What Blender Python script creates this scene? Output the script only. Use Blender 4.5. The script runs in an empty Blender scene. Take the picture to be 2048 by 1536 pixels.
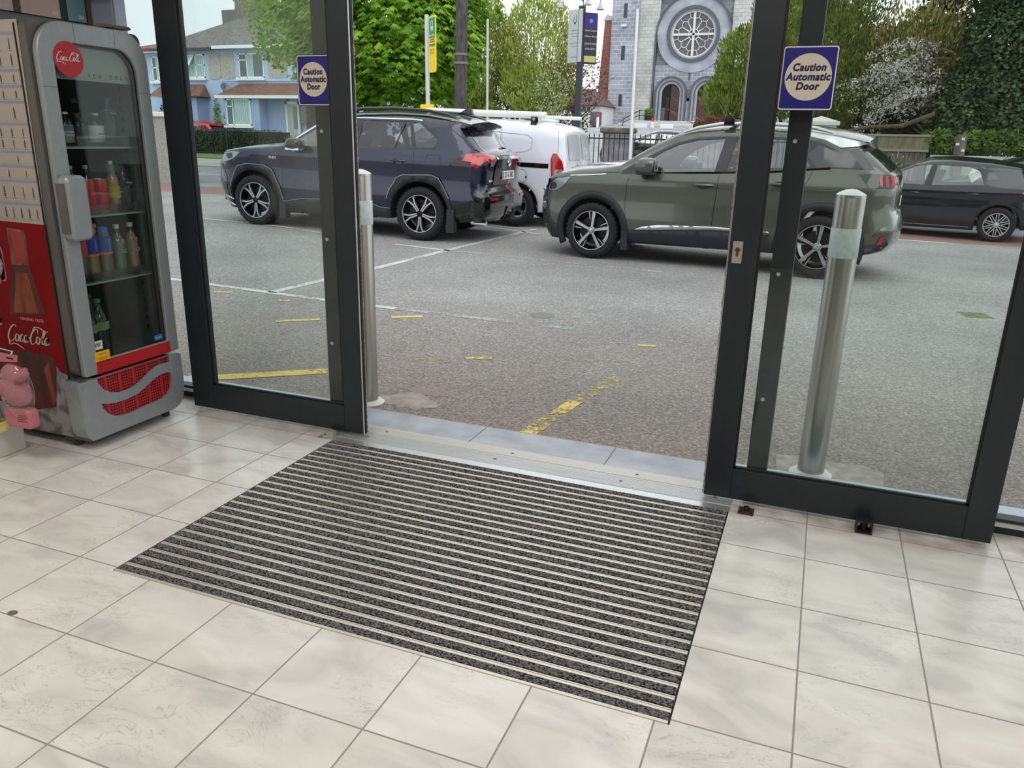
import bpy, bmesh, math, random
from math import pi, sin, cos, sqrt, radians, atan2
from mathutils import Vector, Matrix, noise
from mathutils.geometry import delaunay_2d_cdt

scene = bpy.context.scene
COL = scene.collection
random.seed(7)

# ------------------------------------------------------------------ camera
CAM = Vector((0.0, 0.0, 1.4103))
YAW, PITCH, ROLL, FPX = -0.3662402, 0.3059545, 0.0225621, 1558.974
_f = Vector((sin(YAW)*cos(PITCH), cos(YAW)*cos(PITCH), -sin(PITCH)))
_r = Vector((cos(YAW), -sin(YAW), 0)); _u = _r.cross(_f)
_r2 = cos(ROLL)*_r + sin(ROLL)*_u; _u2 = -sin(ROLL)*_r + cos(ROLL)*_u
cam_data = bpy.data.cameras.new('camera'); cam = bpy.data.objects.new('camera', cam_data)
COL.objects.link(cam)
M = Matrix(((_r2.x, _u2.x, -_f.x), (_r2.y, _u2.y, -_f.y), (_r2.z, _u2.z, -_f.z))).to_4x4()
M.translation = CAM
cam.matrix_world = M
cam_data.sensor_width = 36.0; cam_data.sensor_fit = 'HORIZONTAL'
cam_data.lens = FPX/2048*36.0
cam_data.clip_start = 0.05; cam_data.clip_end = 1000
scene.camera = cam

# ------------------------------------------------------------------ world: bright overcast sky
world = bpy.data.worlds.new('overcast_sky'); scene.world = world; world.use_nodes = True
wn, wl = world.node_tree.nodes, world.node_tree.links
wn.clear()
wo = wn.new('ShaderNodeOutputWorld'); bg = wn.new('ShaderNodeBackground')
tc = wn.new('ShaderNodeTexCoord'); nz = wn.new('ShaderNodeTexNoise'); rp = wn.new('ShaderNodeValToRGB')
mp = wn.new('ShaderNodeMapping'); mp.inputs['Scale'].default_value = (1, 1, 3)
nz.inputs['Scale'].default_value = 1.6; nz.inputs['Detail'].default_value = 5
wl.new(tc.outputs['Generated'], mp.inputs['Vector']); wl.new(mp.outputs[0], nz.inputs['Vector'])
wl.new(nz.outputs[0], rp.inputs[0])
rp.color_ramp.elements[0].position = .3; rp.color_ramp.elements[0].color = (0.74, 0.80, 0.84, 1)
rp.color_ramp.elements[1].position = .65; rp.color_ramp.elements[1].color = (0.97, 0.99, 1.0, 1)
sx_ = wn.new('ShaderNodeSeparateXYZ'); gx = wn.new('ShaderNodeMapRange'); cl_ = wn.new('ShaderNodeMix'); cl_.data_type = 'RGBA'   # thicker cloud to the west
wl.new(tc.outputs['Generated'], sx_.inputs[0]); wl.new(sx_.outputs[0], gx.inputs[0]); gx.inputs[1].default_value = -.72; gx.inputs[2].default_value = -.35
ca = [i for i in cl_.inputs if i.name == 'A' and i.type == 'RGBA'][0]; cb0 = [i for i in cl_.inputs if i.name == 'B' and i.type == 'RGBA'][0]
ca.default_value = (0.545, 0.625, 0.655, 1); wl.new(gx.outputs[0], cl_.inputs['Factor']); wl.new(rp.outputs[0], cb0)
wl.new([q for q in cl_.outputs if q.type == 'RGBA'][0], bg.inputs[0]); bg.inputs[1].default_value = 1.45
wl.new(bg.outputs[0], wo.inputs[0])

def lamp(name, kind, loc, energy, rot=(0, 0, 0), color=(1, 1, 1), **kw):
    d = bpy.data.lights.new(name, kind); d.energy = energy; d.color = color
    for k, v in kw.items(): setattr(d, k, v)
    o = bpy.data.objects.new(name, d); o.location = loc; o.rotation_euler = rot; COL.objects.link(o)
    return o
# very soft sun behind the cloud layer
sun = lamp('cloud_sun', 'SUN', (0, 0, 20), 0.9, (radians(38), 0, radians(35)), (1, .98, .95), angle=radians(50))
# shop ceiling panels (each light sits in the recessed panel built further down)
PANELS = [(-2.6, 1.2), (-.4, 1.2), (1.8, 1.2), (-2.6, -1.2), (-.4, -1.2), (1.8, -1.2)]
for i, (x, y) in enumerate(PANELS):
    lamp('panel_light', 'AREA', (x, y, 2.86), 16, (0, 0, 0), (1, .98, .95), shape='RECTANGLE', size=1.15, size_y=.55)

vs = scene.view_settings
vs.view_transform = 'Standard'; vs.look = 'None'; vs.gamma = 1; vs.use_curve_mapping = False
vs.exposure = 0.0

# ------------------------------------------------------------------ materials
def lin(c):
    return tuple((x/12.92 if x <= .04045 else ((x+.055)/1.055)**2.4) for x in (v/255 for v in c))
MATS = {}
def mat(name, rgb, rough=.6, metal=0, coat=0, spec=.5, noise_amt=0, nscale=20, bump=0, bscale=60, trans=0, alpha=1, emit=0, rgb2=None, detail=4, stretch=None, ramp=(.35, .65)):
    if name in MATS: return MATS[name]
    m = bpy.data.materials.new(name); m.use_nodes = True; MATS[name] = m
    n, l = m.node_tree.nodes, m.node_tree.links
    p = n['Principled BSDF']
    c = lin(rgb)+(1,)
    p.inputs['Base Color'].default_value = c
    p.inputs['Roughness'].default_value = rough; p.inputs['Metallic'].default_value = metal
    p.inputs['Coat Weight'].default_value = coat; p.inputs['Coat Roughness'].default_value = .05
    p.inputs['Specular IOR Level'].default_value = spec
    p.inputs['Transmission Weight'].default_value = trans; p.inputs['Alpha'].default_value = alpha
    if emit:
        p.inputs['Emission Color'].default_value = c; p.inputs['Emission Strength'].default_value = emit
    if noise_amt or rgb2 or bump:
        t = n.new('ShaderNodeTexCoord'); mp = n.new('ShaderNodeMapping')
        if stretch: mp.inputs['Scale'].default_value = stretch
        l.new(t.outputs['Object'], mp.inputs[0])
    if noise_amt or rgb2:
        x = n.new('ShaderNodeTexNoise'); x.inputs['Scale'].default_value = nscale; x.inputs['Detail'].default_value = detail
        r = n.new('ShaderNodeValToRGB'); r.color_ramp.elements[0].position = ramp[0]; r.color_ramp.elements[1].position = ramp[1]
        if rgb2: c2 = lin(rgb2)+(1,)
        else: c2 = tuple(min(1, v*(1+noise_amt)) for v in c[:3])+(1,); c = tuple(v*(1-noise_amt) for v in c[:3])+(1,)
        r.color_ramp.elements[0].color = c; r.color_ramp.elements[1].color = c2
        l.new(mp.outputs[0], x.inputs['Vector']); l.new(x.outputs[0], r.inputs[0]); l.new(r.outputs[0], p.inputs['Base Color'])
    if bump:
        x = n.new('ShaderNodeTexNoise'); x.inputs['Scale'].default_value = bscale; x.inputs['Detail'].default_value = 3
        b = n.new('ShaderNodeBump'); b.inputs['Strength'].default_value = bump; b.inputs['Distance'].default_value = .01
        l.new(mp.outputs[0], x.inputs['Vector']); l.new(x.outputs[0], b.inputs['Height']); l.new(b.outputs[0], p.inputs['Normal'])
    return m

def glass(name, tint, refl=1.0, rough=0.0, haze=0.0):
    """thin pane: tinted see-through with a real Fresnel reflection, optional dust haze"""
    if name in MATS: return MATS[name]
    m = bpy.data.materials.new(name); m.use_nodes = True; MATS[name] = m
    n, l = m.node_tree.nodes, m.node_tree.links; n.clear()
    o = n.new('ShaderNodeOutputMaterial'); t = n.new('ShaderNodeBsdfTransparent'); g = n.new('ShaderNodeBsdfGlossy')
    f = n.new('ShaderNodeLayerWeight'); f.inputs[0].default_value = .5; x = n.new('ShaderNodeMixShader')
    pw = n.new('ShaderNodeMath'); pw.operation = 'POWER'; pw.inputs[1].default_value = 5; l.new(f.outputs['Facing'], pw.inputs[0])
    mu = n.new('ShaderNodeMath'); mu.operation = 'MULTIPLY_ADD'; mu.inputs[1].default_value = .9*refl; mu.inputs[2].default_value = .045*refl
    t.inputs[0].default_value = tuple(v**.5 for v in tint)+(1,); g.inputs[0].default_value = (1, 1, 1, 1); g.inputs[1].default_value = rough
    l.new(pw.outputs[0], mu.inputs[0]); l.new(mu.outputs[0], x.inputs[0]); l.new(t.outputs[0], x.inputs[1]); l.new(g.outputs[0], x.inputs[2])
    out = x.outputs[0]
    if haze:
        d = n.new('ShaderNodeBsdfDiffuse'); d.inputs[0].default_value = (.62, .7, .66, 1); y = n.new('ShaderNodeMixShader'); y.inputs[0].default_value = haze
        l.new(out, y.inputs[1]); l.new(d.outputs[0], y.inputs[2]); out = y.outputs[0]
    l.new(out, o.inputs[0])
    return m

# ------------------------------------------------------------------ object helpers
def thing(name, label, cat, loc=(0, 0, 0), rotz=0, group=None):
    o = bpy.data.objects.new(name, None); o.empty_display_size = .1; COL.objects.link(o)
    o.location = loc; o.rotation_euler = (0, 0, rotz); o['label'] = label; o['category'] = cat
    if group: o['group'] = group
    return o
def tag(o, label=None, cat=None, group=None, kind=None):
    if label: o['label'] = label
    if cat: o['category'] = cat
    if group: o['group'] = group
    if kind: o['kind'] = kind
    return o
def obj(name, bm, m, parent=None, smooth=None, bevel=0):
    me = bpy.data.meshes.new(name); bm.to_mesh(me); bm.free()
    if m is not None:
        for q in (m if isinstance(m, (list, tuple)) else [m]): me.materials.append(q)
    if smooth is not None:
        me.polygons.foreach_set('use_smooth', [True]*len(me.polygons)); me.set_sharp_from_angle(angle=radians(smooth))
    o = bpy.data.objects.new(name, me); COL.objects.link(o)
    if parent: o.parent = parent
    if bevel:
        b = o.modifiers.new('bevel', 'BEVEL'); b.width = bevel; b.segments = 2; b.limit_method = 'ANGLE'; b.angle_limit = radians(50)
    return o
def struct(name, bm, m, smooth=None, bevel=0):
    o = obj(name, bm, m, None, smooth, bevel); o['kind'] = 'structure'; return o
def dup(root, loc, rotz=None, label=None, group=None, cat=None):
    r = root.copy(); COL.objects.link(r); r.location = loc
    if rotz is not None: r.rotation_euler = (0, 0, rotz)
    if label: r['label'] = label
    if group: r['group'] = group
    for ch in list(root.children):
        c = ch.copy(); COL.objects.link(c); c.parent = r
        for g in ch.children:
            d = g.copy(); COL.objects.link(d); d.parent = c
    return r

def B(): return bmesh.new()
def box(bm, x0, x1, y0, y1, z0, z1, mi=0, mx=None):
    vs_ = [Vector((x, y, z)) for z in (z0, z1) for y in (y0, y1) for x in (x0, x1)]
    if mx: vs_ = [mx @ v for v in vs_]
    v = [bm.verts.new(p) for p in vs_]
    for f in ((0, 2, 3, 1), (4, 5, 7, 6), (0, 1, 5, 4), (2, 6, 7, 3), (0, 4, 6, 2), (1, 3, 7, 5)):
        bm.faces.new([v[i] for i in f]).material_index = mi
    return bm
def bx(x0, x1, y0, y1, z0, z1): return box(B(), x0, x1, y0, y1, z0, z1)
def frame_of(d):
    d = Vector(d).normalized(); a = Vector((0, 0, 1)) if abs(d.z) < .9 else Vector((1, 0, 0))
    u = a.cross(d).normalized(); return u, d.cross(u)
def cyl(bm, p0, p1, r0, r1=None, seg=16, caps=True, mi=0):
    p0, p1 = Vector(p0), Vector(p1); r1 = r0 if r1 is None else r1
    u, w = frame_of(p1-p0)
    a = [bm.verts.new(p0+(u*cos(t)+w*sin(t))*r0) for t in (2*pi*i/seg for i in range(seg))]
    b = [bm.verts.new(p1+(u*cos(t)+w*sin(t))*r1) for t in (2*pi*i/seg for i in range(seg))]
    for i in range(seg):
        j = (i+1) % seg; bm.faces.new((a[i], a[j], b[j], b[i])).material_index = mi
    if caps:
        bm.faces.new(a[::-1]).material_index = mi; bm.faces.new(b).material_index = mi
    return bm
def tube(bm, pts, rad, seg=8, mi=0):
    pts = [Vector(p) for p in pts]; rings = []
    rads = rad if isinstance(rad, (list, tuple)) else [rad]*len(pts)
    u = None
    for i, p in enumerate(pts):
        d = (pts[min(i+1, len(pts)-1)]-pts[max(i-1, 0)]).normalized()
        if u is None: u, w = frame_of(d)
        else:
            u = (u-d*u.dot(d)).normalized(); w = d.cross(u)
        rings.append([bm.verts.new(p+(u*cos(t)+w*sin(t))*rads[i]) for t in (2*pi*k/seg for k in range(seg))])
    for a, b in zip(rings, rings[1:]):
        for i in range(seg):
            j = (i+1) % seg; bm.faces.new((a[i], a[j], b[j], b[i])).material_index = mi
    bm.faces.new(rings[0][::-1]).material_index = mi; bm.faces.new(rings[-1]).material_index = mi
    return bm
def lathe(bm, prof, org=(0, 0, 0), axis=(0, 0, 1), seg=24, mi=0):
    """prof: (radius, height) along axis"""
    org = Vector(org); d = Vector(axis).normalized(); u, w = frame_of(d); rings = []
    for r, h in prof:
        if r < 1e-5: rings.append([bm.verts.new(org+d*h)])
        else: rings.append([bm.verts.new(org+d*h+(u*cos(t)+w*sin(t))*r) for t in (2*pi*k/seg for k in range(seg))])
    for a, b in zip(rings, rings[1:]):
        for i in range(seg):
            j = (i+1) % seg
            if len(a) == 1 and len(b) == 1: continue
            if len(a) == 1: f = (a[0], b[j], b[i])
            elif len(b) == 1: f = (a[i], a[j], b[0])
            else: f = (a[i], a[j], b[j], b[i])
            bm.faces.new(f).material_index = mi
    return bm
def prism(bm, poly, z0, z1, mx=None, mi=0):
    """extrude a 2D polygon (x,y) from z0 to z1, optionally placed by matrix mx"""
    a = [Vector((x, y, z0)) for x, y in poly]; b = [Vector((x, y, z1)) for x, y in poly]
    if mx: a = [mx @ v for v in a]; b = [mx @ v for v in b]
    a = [bm.verts.new(v) for v in a]; b = [bm.verts.new(v) for v in b]; n = len(a)
    for i in range(n):
        j = (i+1) % n; bm.faces.new((a[i], a[j], b[j], b[i])).material_index = mi
    bm.faces.new(a[::-1]).material_index = mi; bm.faces.new(b).material_index = mi
    return bm
def rrect(x0, x1, y0, y1, r, n=6):
    o = []
    for cx, cy, a0 in ((x1-r, y1-r, 0), (x0+r, y1-r, 90), (x0+r, y0+r, 180), (x1-r, y0+r, 270)):
        for k in range(n+1):
            a = radians(a0+90*k/n); o.append((cx+r*cos(a), cy+r*sin(a)))
    return o
def holed(bm, outer, inner, z0, z1, mx=None, mi=0):
    """plate with a hole: both outlines have the same count"""
    n = len(outer); L = []
    for poly, z in ((outer, z0), (inner, z0), (outer, z1), (inner, z1)):
        vs_ = [Vector((x, y, z)) for x, y in poly]
        if mx: vs_ = [mx @ v for v in vs_]
        L.append([bm.verts.new(v) for v in vs_])
    o0, i0, o1, i1 = L
    for k in range(n):
        j = (k+1) % n
        for f in ((o0[k], i0[k], i0[j], o0[j]), (o1[k], o1[j], i1[j], i1[k]), (o0[k], o0[j], o1[j], o1[k]), (i0[k], i1[k], i1[j], i0[j])):
            bm.faces.new(f).material_index = mi
    return bm
PX = Matrix(((0, 0, 1, 0), (1, 0, 0, 0), (0, 1, 0, 0), (0, 0, 0, 1)))      # local (x,y,z) -> facing +X : right=+Y, up=+Z
PY = Matrix(((1, 0, 0, 0), (0, 0, -1, 0), (0, 1, 0, 0), (0, 0, 0, 1)))     # facing -Y : right=+X, up=+Z, out=-Y
def at(mx, x, y, z):
    m = mx.copy(); m.translation = Vector((x, y, z)); return m
def text(name, s, size, m, parent, mx, bold=0, shear=0, depth=.0006, space=1, align='CENTER', sx=1, line=1):
    c = bpy.data.curves.new(name, 'FONT'); c.body = s; c.size = size; c.shear = shear; c.extrude = depth
    c.space_character = space; c.align_x = align; c.align_y = 'CENTER'; c.resolution_u = 3; c.space_line = line
    t = bpy.data.objects.new(name, c); COL.objects.link(t)
    dg = bpy.context.evaluated_depsgraph_get(); dg.update()
    me = bpy.data.meshes.new_from_object(t.evaluated_get(dg)); me.name = name
    bpy.data.objects.remove(t); bpy.data.curves.remove(c)
    if bold > .04:                                       # heavy face: the outline thickened all round
        b0 = B(); b0.from_mesh(me); bm = B()
        for k in range(9):
            r_ = 0 if k == 8 else bold*size*.62; t0 = b0.copy(); bmesh.ops.translate(t0, verts=t0.verts, vec=(r_*cos(k*pi/4), r_*sin(k*pi/4), k*1.2e-5))
            tm = bpy.data.meshes.new('t'); t0.to_mesh(tm); t0.free(); bm.from_mesh(tm); bpy.data.meshes.remove(tm)
        bm.to_mesh(me); bm.free(); b0.free()
    me.transform(mx @ Matrix.Diagonal((sx, 1, 1, 1))); me.materials.clear(); me.materials.append(m)
    o = bpy.data.objects.new(name, me); COL.objects.link(o)
    if parent: o.parent = parent
    return o
def stroke(bm, pts, w0, mx, z=.0008, taper=True):
    """ribbon of varying width along a 2D curve (Catmull-Rom)"""
    P_ = []; n = len(pts)
    for i in range(n-1):
        p0, p1, p2, p3 = pts[max(i-1, 0)], pts[i], pts[i+1], pts[min(i+2, n-1)]
        for k in range(6):
            t = k/6
            P_.append(tuple(.5*((2*p1[a])+(-p0[a]+p2[a])*t+(2*p0[a]-5*p1[a]+4*p2[a]-p3[a])*t*t+(-p0[a]+3*p1[a]-3*p2[a]+p3[a])*t**3) for a in (0, 1)))
    P_.append(pts[-1]); N = len(P_); prev = None
    for i, p in enumerate(P_):
        a, b = P_[max(i-1, 0)], P_[min(i+1, N-1)]
        dx, dy = b[0]-a[0], b[1]-a[1]; L = sqrt(dx*dx+dy*dy) or 1
        w = w0*(.35+.65*abs(dy/L)) * ((.35+.65*min(1, 4*min(i, N-1-i)/N)) if taper else 1)/2
        l_ = bm.verts.new(mx @ Vector((p[0]-dy/L*w, p[1]+dx/L*w, z))); r_ = bm.verts.new(mx @ Vector((p[0]+dy/L*w, p[1]-dx/L*w, z)))
        if prev: bm.faces.new((prev[0], prev[1], r_, l_))
        prev = (l_, r_)
def script_logo(bm, width, mx):
    """flowing white script lettering, 10 units wide, drawn as pen strokes"""
    s = width/10.0; sl = .28
    S = [  # capital C
        [(2.0, 2.9), (1.75, 3.25), (1.25, 3.2), (.55, 2.3), (.3, 1.2), (.6, .45), (1.2, .4), (1.75, 1.0)],
        [(.5, .5), (.75, -.2), (2.0, .05), (3.4, -.45), (4.1, -.75)],
        [(2.6, 1.6), (2.2, 1.75), (1.95, 1.2), (2.1, .6), (2.5, .55), (2.75, 1.1), (2.6, 1.6), (3.0, 1.5)],
        [(3.75, 1.6), (3.4, 1.75), (3.05, 1.2), (3.15, .6), (3.5, .55), (3.85, .95)],
        [(4.65, 1.6), (4.3, 1.75), (3.95, 1.2), (4.05, .6), (4.35, .55), (4.7, 1.3), (4.8, 1.75), (4.6, .9), (4.75, .55), (5.0, .75)],
        [(4.9, 1.3), (5.3, 1.38)],
        [(7.0, 2.2), (6.85, 2.9), (6.3, 2.95), (5.6, 2.1), (5.4, 1.1), (5.7, .45), (6.3, .45), (6.9, 1.1)],
        [(5.75, 2.6), (6.2, 3.3), (7.3, 3.3), (8.6, 2.75), (9.2, 2.9)],
        [(7.4, 1.6), (7.0, 1.75), (6.8, 1.2), (6.95, .6), (7.3, .55), (7.55, 1.1), (7.4, 1.6), (7.8, 1.5)],
        [(7.9, 1.0), (8.5, 2.2), (8.55, 2.9), (8.25, 2.6), (8.05, 1.3), (8.2, .55), (8.55, .8)],
        [(9.3, 1.6), (8.95, 1.75), (8.65, 1.2), (8.75, .6), (9.05, .55), (9.35, 1.3), (9.45, 1.75), (9.3, .9), (9.45, .55), (9.8, .9)]]
    for k, st in enumerate(S):
        stroke(bm, [((x-5+sl*(y-1.3))*s, (y-1.3)*s) for x, y in st], .34*s, mx, .0008+k*.00006)
    return bm
def sphere(bm, c, r, seg=12, rings=8, sc=(1, 1, 1), mi=0, mx=None):
    c = Vector(c); R = []
    for i in range(rings+1):
        a = pi*i/rings
        if i in (0, rings): pts = [Vector((0, 0, cos(a)))]
        else: pts = [Vector((sin(a)*cos(2*pi*k/seg), sin(a)*sin(2*pi*k/seg), cos(a))) for k in range(seg)]
        R.append([bm.verts.new((mx @ v if mx else v) if False else (c+((mx @ Vector((v.x*sc[0]*r, v.y*sc[1]*r, v.z*sc[2]*r))) if mx else Vector((v.x*sc[0]*r, v.y*sc[1]*r, v.z*sc[2]*r))))) for v in pts])
    for a, b in zip(R, R[1:]):
        for k in range(seg):
            j = (k+1) % seg
            if len(a) == 1: f = (a[0], b[k], b[j])
            elif len(b) == 1: f = (a[j], a[k], b[0])
            else: f = (a[k], b[k], b[j], a[j])
            bm.faces.new(f).material_index = mi
    return bm
# ================================================================== SHOP INTERIOR
T = .3333
def tile_mat():
    m = bpy.data.materials.new('floor_tiles'); m.use_nodes = True
    n, l = m.node_tree.nodes, m.node_tree.links; p = n['Principled BSDF']
    t = n.new('ShaderNodeTexCoord'); s = n.new('ShaderNodeSeparateXYZ'); l.new(t.outputs['Object'], s.inputs[0])
    def M_(op, a, b=None, c=None):
        x = n.new('ShaderNodeMath'); x.operation = op
        for i, v in enumerate((a, b, c)):
            if v is None: continue
            if isinstance(v, (int, float)): x.inputs[i].default_value = v
            else: l.new(v, x.inputs[i])
        return x.outputs[0]
    def mix(f, a, b):
        x = n.new('ShaderNodeMix'); x.data_type = 'RGBA'
        l.new(f, x.inputs['Factor'])
        for k, v in (('A', a), ('B', b)):
            i = [q for q in x.inputs if q.name == k and q.type == 'RGBA'][0]
            if isinstance(v, tuple): i.default_value = v
            else: l.new(v, i)
        return [q for q in x.outputs if q.type == 'RGBA'][0]
    ux = M_('DIVIDE', M_('SUBTRACT', s.outputs[0], .1025-20*T), T); uy = M_('DIVIDE', M_('SUBTRACT', s.outputs[1], 2.6887-20*T), T)
    dx = M_('ABSOLUTE', M_('SUBTRACT', M_('FRACT', M_('ADD', ux, .5)), .5)); dy = M_('ABSOLUTE', M_('SUBTRACT', M_('FRACT', M_('ADD', uy, .5)), .5))
    near = M_('LESS_THAN', s.outputs[1], 2.85)                       # the last row is cut at the door
    dy = M_('ADD', dy, M_('MULTIPLY', M_('SUBTRACT', 1, near), 1))
    edge = M_('ABSOLUTE', M_('DIVIDE', M_('SUBTRACT', s.outputs[1], 2.972), T))
    d = M_('MINIMUM', M_('MINIMUM', dx, dy), edge)
    g = n.new('ShaderNodeMapRange'); l.new(d, g.inputs[0]); g.inputs[1].default_value = .006; g.inputs[2].default_value = .0095
    # each tile gets its own veining
    cell = n.new('ShaderNodeCombineXYZ'); l.new(M_('MULTIPLY', M_('FLOOR', ux), 3.7), cell.inputs[0]); l.new(M_('MULTIPLY', M_('FLOOR', uy), 5.3), cell.inputs[1])
    va = n.new('ShaderNodeVectorMath'); l.new(t.outputs['Object'], va.inputs[0]); l.new(cell.outputs[0], va.inputs[1])
    mp = n.new('ShaderNodeMapping'); mp.inputs['Rotation'].default_value = (0, 0, .5); mp.inputs['Scale'].default_value = (1, 2.1, 1); l.new(va.outputs[0], mp.inputs[0])
    a = n.new('ShaderNodeTexNoise'); a.inputs['Scale'].default_value = 3.2; a.inputs['Detail'].default_value = 8; a.inputs['Distortion'].default_value = .9; l.new(mp.outputs[0], a.inputs['Vector'])
    r = n.new('ShaderNodeValToRGB'); e = r.color_ramp.elements; e[0].position = .3; e[0].color = lin((200, 198, 194))+(1,); e[1].position = .68; e[1].color = lin((234, 231, 225))+(1,)
    e = r.color_ramp.elements.new(.5); e.color = lin((222, 218, 212))+(1,)
    l.new(a.outputs[0], r.inputs[0])
    v = n.new('ShaderNodeTexNoise'); v.inputs['Scale'].default_value = 5.5; v.inputs['Detail'].default_value = 9; v.inputs['Roughness'].default_value = .62; v.inputs['Distortion'].default_value = 1.6; l.new(mp.outputs[0], v.inputs['Vector'])
    vv = M_('ABSOLUTE', M_('SUBTRACT', v.outputs[0], .5)); vr = n.new('ShaderNodeMapRange'); l.new(vv, vr.inputs[0]); vr.inputs[1].default_value = 0; vr.inputs[2].default_value = .009; vr.inputs[3].default_value = .6; vr.inputs[4].default_value = 0
    wv = n.new('ShaderNodeTexNoise'); wv.inputs['Scale'].default_value = 2.2; l.new(va.outputs[0], wv.inputs['Vector'])
    wr = n.new('ShaderNodeMapRange'); l.new(wv.outputs[0], wr.inputs[0]); wr.inputs[1].default_value = .48; wr.inputs[2].default_value = .6
    col = mix(M_('MULTIPLY', vr.outputs[0], wr.outputs[0]), r.outputs[0], lin((150, 144, 135))+(1,))
    # brown grime along the door track
    gn = n.new('ShaderNodeTexNoise'); gn.inputs['Scale'].default_value = 9; gn.inputs['Detail'].default_value = 5; l.new(t.outputs['Object'], gn.inputs['Vector'])
    gy = n.new('ShaderNodeMapRange'); l.new(s.outputs[1], gy.inputs[0]); gy.inputs[1].default_value = 2.9; gy.inputs[2].default_value = 3.03
    gm = n.new('ShaderNodeMapRange'); l.new(gn.outputs[0], gm.inputs[0]); gm.inputs[1].default_value = .4; gm.inputs[2].default_value = .7; gm.inputs[4].default_value = .6
    col = mix(M_('MULTIPLY', gy.outputs[0], gm.outputs[0]), col, lin((138, 108, 84))+(1,))
    col = mix(M_('SUBTRACT', 1, g.outputs[0]), col, lin((150, 145, 138))+(1,))
    l.new(col, p.inputs['Base Color'])
    rr = M_('ADD', .24, M_('MULTIPLY', M_('SUBTRACT', 1, g.outputs[0]), .5)); l.new(rr, p.inputs['Roughness'])
    b = n.new('ShaderNodeBump'); b.inputs['Strength'].default_value = .25; b.inputs['Distance'].default_value = .002
    h = M_('ADD', g.outputs[0], M_('MULTIPLY', v.outputs[0], .35)); l.new(h, b.inputs['Height']); l.new(b.outputs[0], p.inputs['Normal'])
    return m
WX0, WX1, RY0 = -3.62, 3.3, -3.6
fb = B()
for a in ((WX0, WX1, RY0, 1.668, -.1, 0), (WX0, -2.058, 1.668, 3.2, -.1, 0), (-.192, WX1, 1.668, 3.2, -.1, 0)): box(fb, *a)
box(fb, -2.058, -.192, 1.668, 2.975, -.1, -.012); box(fb, -2.058, -.192, 2.975, 3.17, -.1, -.002)
struct('floor', fb, tile_mat())
wall_m = mat('wall_paint', (226, 222, 214), .85)
darkalu = mat('anthracite_aluminium', (40, 47, 51), .40, metal=.3, noise_amt=.04, nscale=3)
blackrub = mat('black_rubber', (14, 15, 15), .6)
struct('wall_left', bx(WX0-.2, WX0, RY0, 3.28, 0, 2.9), wall_m)
struct('wall_right', bx(WX1, WX1+.2, RY0, 3.28, 0, 2.9), wall_m)
struct('wall_back', bx(WX0-.2, WX1+.2, RY0-.2, RY0, 0, 2.9), mat('back_shelving', (104, 98, 92), .9))
cb = bx(WX0-.2, WX1+.2, RY0-.2, 3.5, 2.9, 3.1); struct('ceiling', cb, mat('ceiling_white', (235, 234, 230), .9))
for i, (x, y) in enumerate(PANELS):
    p = thing('ceiling_light', 'flat white ceiling light panel over the shop floor', 'ceiling light', (x, y, 2.9), group='ceiling light panels over the shop floor')
    f_ = holed(B(), rrect(-.6, .6, -.3, .3, .01, 1), rrect(-.58, .58, -.28, .28, .01, 1), -.035, 0); obj('frame', f_, mat('panel_frame', (230, 230, 230), .5), p)
    obj('diffuser', bx(-.58, .58, -.28, .28, -.012, -.004), mat('diffuser', (255, 247, 236), .6, emit=1.2), p)
# shop front above the doors and the canopy line seen from outside
struct('wall_front', bx(WX0-.9, WX1+.9, 3.16, 3.42, 2.32, 3.7), mat('fascia', (120, 124, 128), .6))
struct('trim_1', bx(WX0, WX1, 2.98, 3.16, 2.12, 2.32), darkalu, bevel=.004)          # sliding door operator housing

# -------- fixed side screens (setting)
alu_m = mat('brushed_aluminium', (214, 216, 216), .34, metal=.75, noise_amt=.06, nscale=120, stretch=(.02, 1, 1))
sill_m = mat('pale_sill', (190, 200, 214), .45)
screen_glass = glass('side_screen_glass', (.95, .98, .97), .45)
for k, (x0, x1, px0, px1) in enumerate(((-3.40, -2.205, -2.205, -2.125), (-.155, 2.9, -.155, -.075))):
    f_ = B()
    box(f_, x0, x1, 3.19, 3.25, 0, .062)                  # bottom rail
    box(f_, px0, px1, 3.17, 3.27, .0, 2.32)               # post beside the opening
    box(f_, x0, x1, 3.19, 3.25, 2.26, 2.32)
    if k == 1: box(f_, 1.05, 1.12, 3.19, 3.25, 0, 2.32); box(f_, 2.8, 2.9, 3.17, 3.27, 0, 2.32)
    s_ = struct('window_%d' % (k+1), f_, darkalu, bevel=.003)
    obj('pane', bx(x0, x1, 3.214, 3.226, .06, 2.27), screen_glass, s_)
    obj('glazing_bead', bx(x0, x1, 3.175, 3.19, .035, .05), alu_m, s_)
    g_ = B()
    for z in (.42, .93, 1.42): cyl(g_, (px0+.03, 3.17, z), (px0+.03, 3.166, z), .009, .007, 10)
    obj('screw', g_, alu_m, s_)
    obj('sill', bx(x0-.1, x1, 3.25, 3.44, -.02, .016), sill_m, s_)
struct('trim_2', bx(-3.64, -3.55, 3.262, 3.30, 0, 2.9), mat('cream_post', (206, 194, 176), .7))
struct('trim_3', bx(-3.56, -3.405, 3.24, 3.31, 0, 2.32), mat('pale_upvc', (150, 158, 172), .5), bevel=.003)

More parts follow.
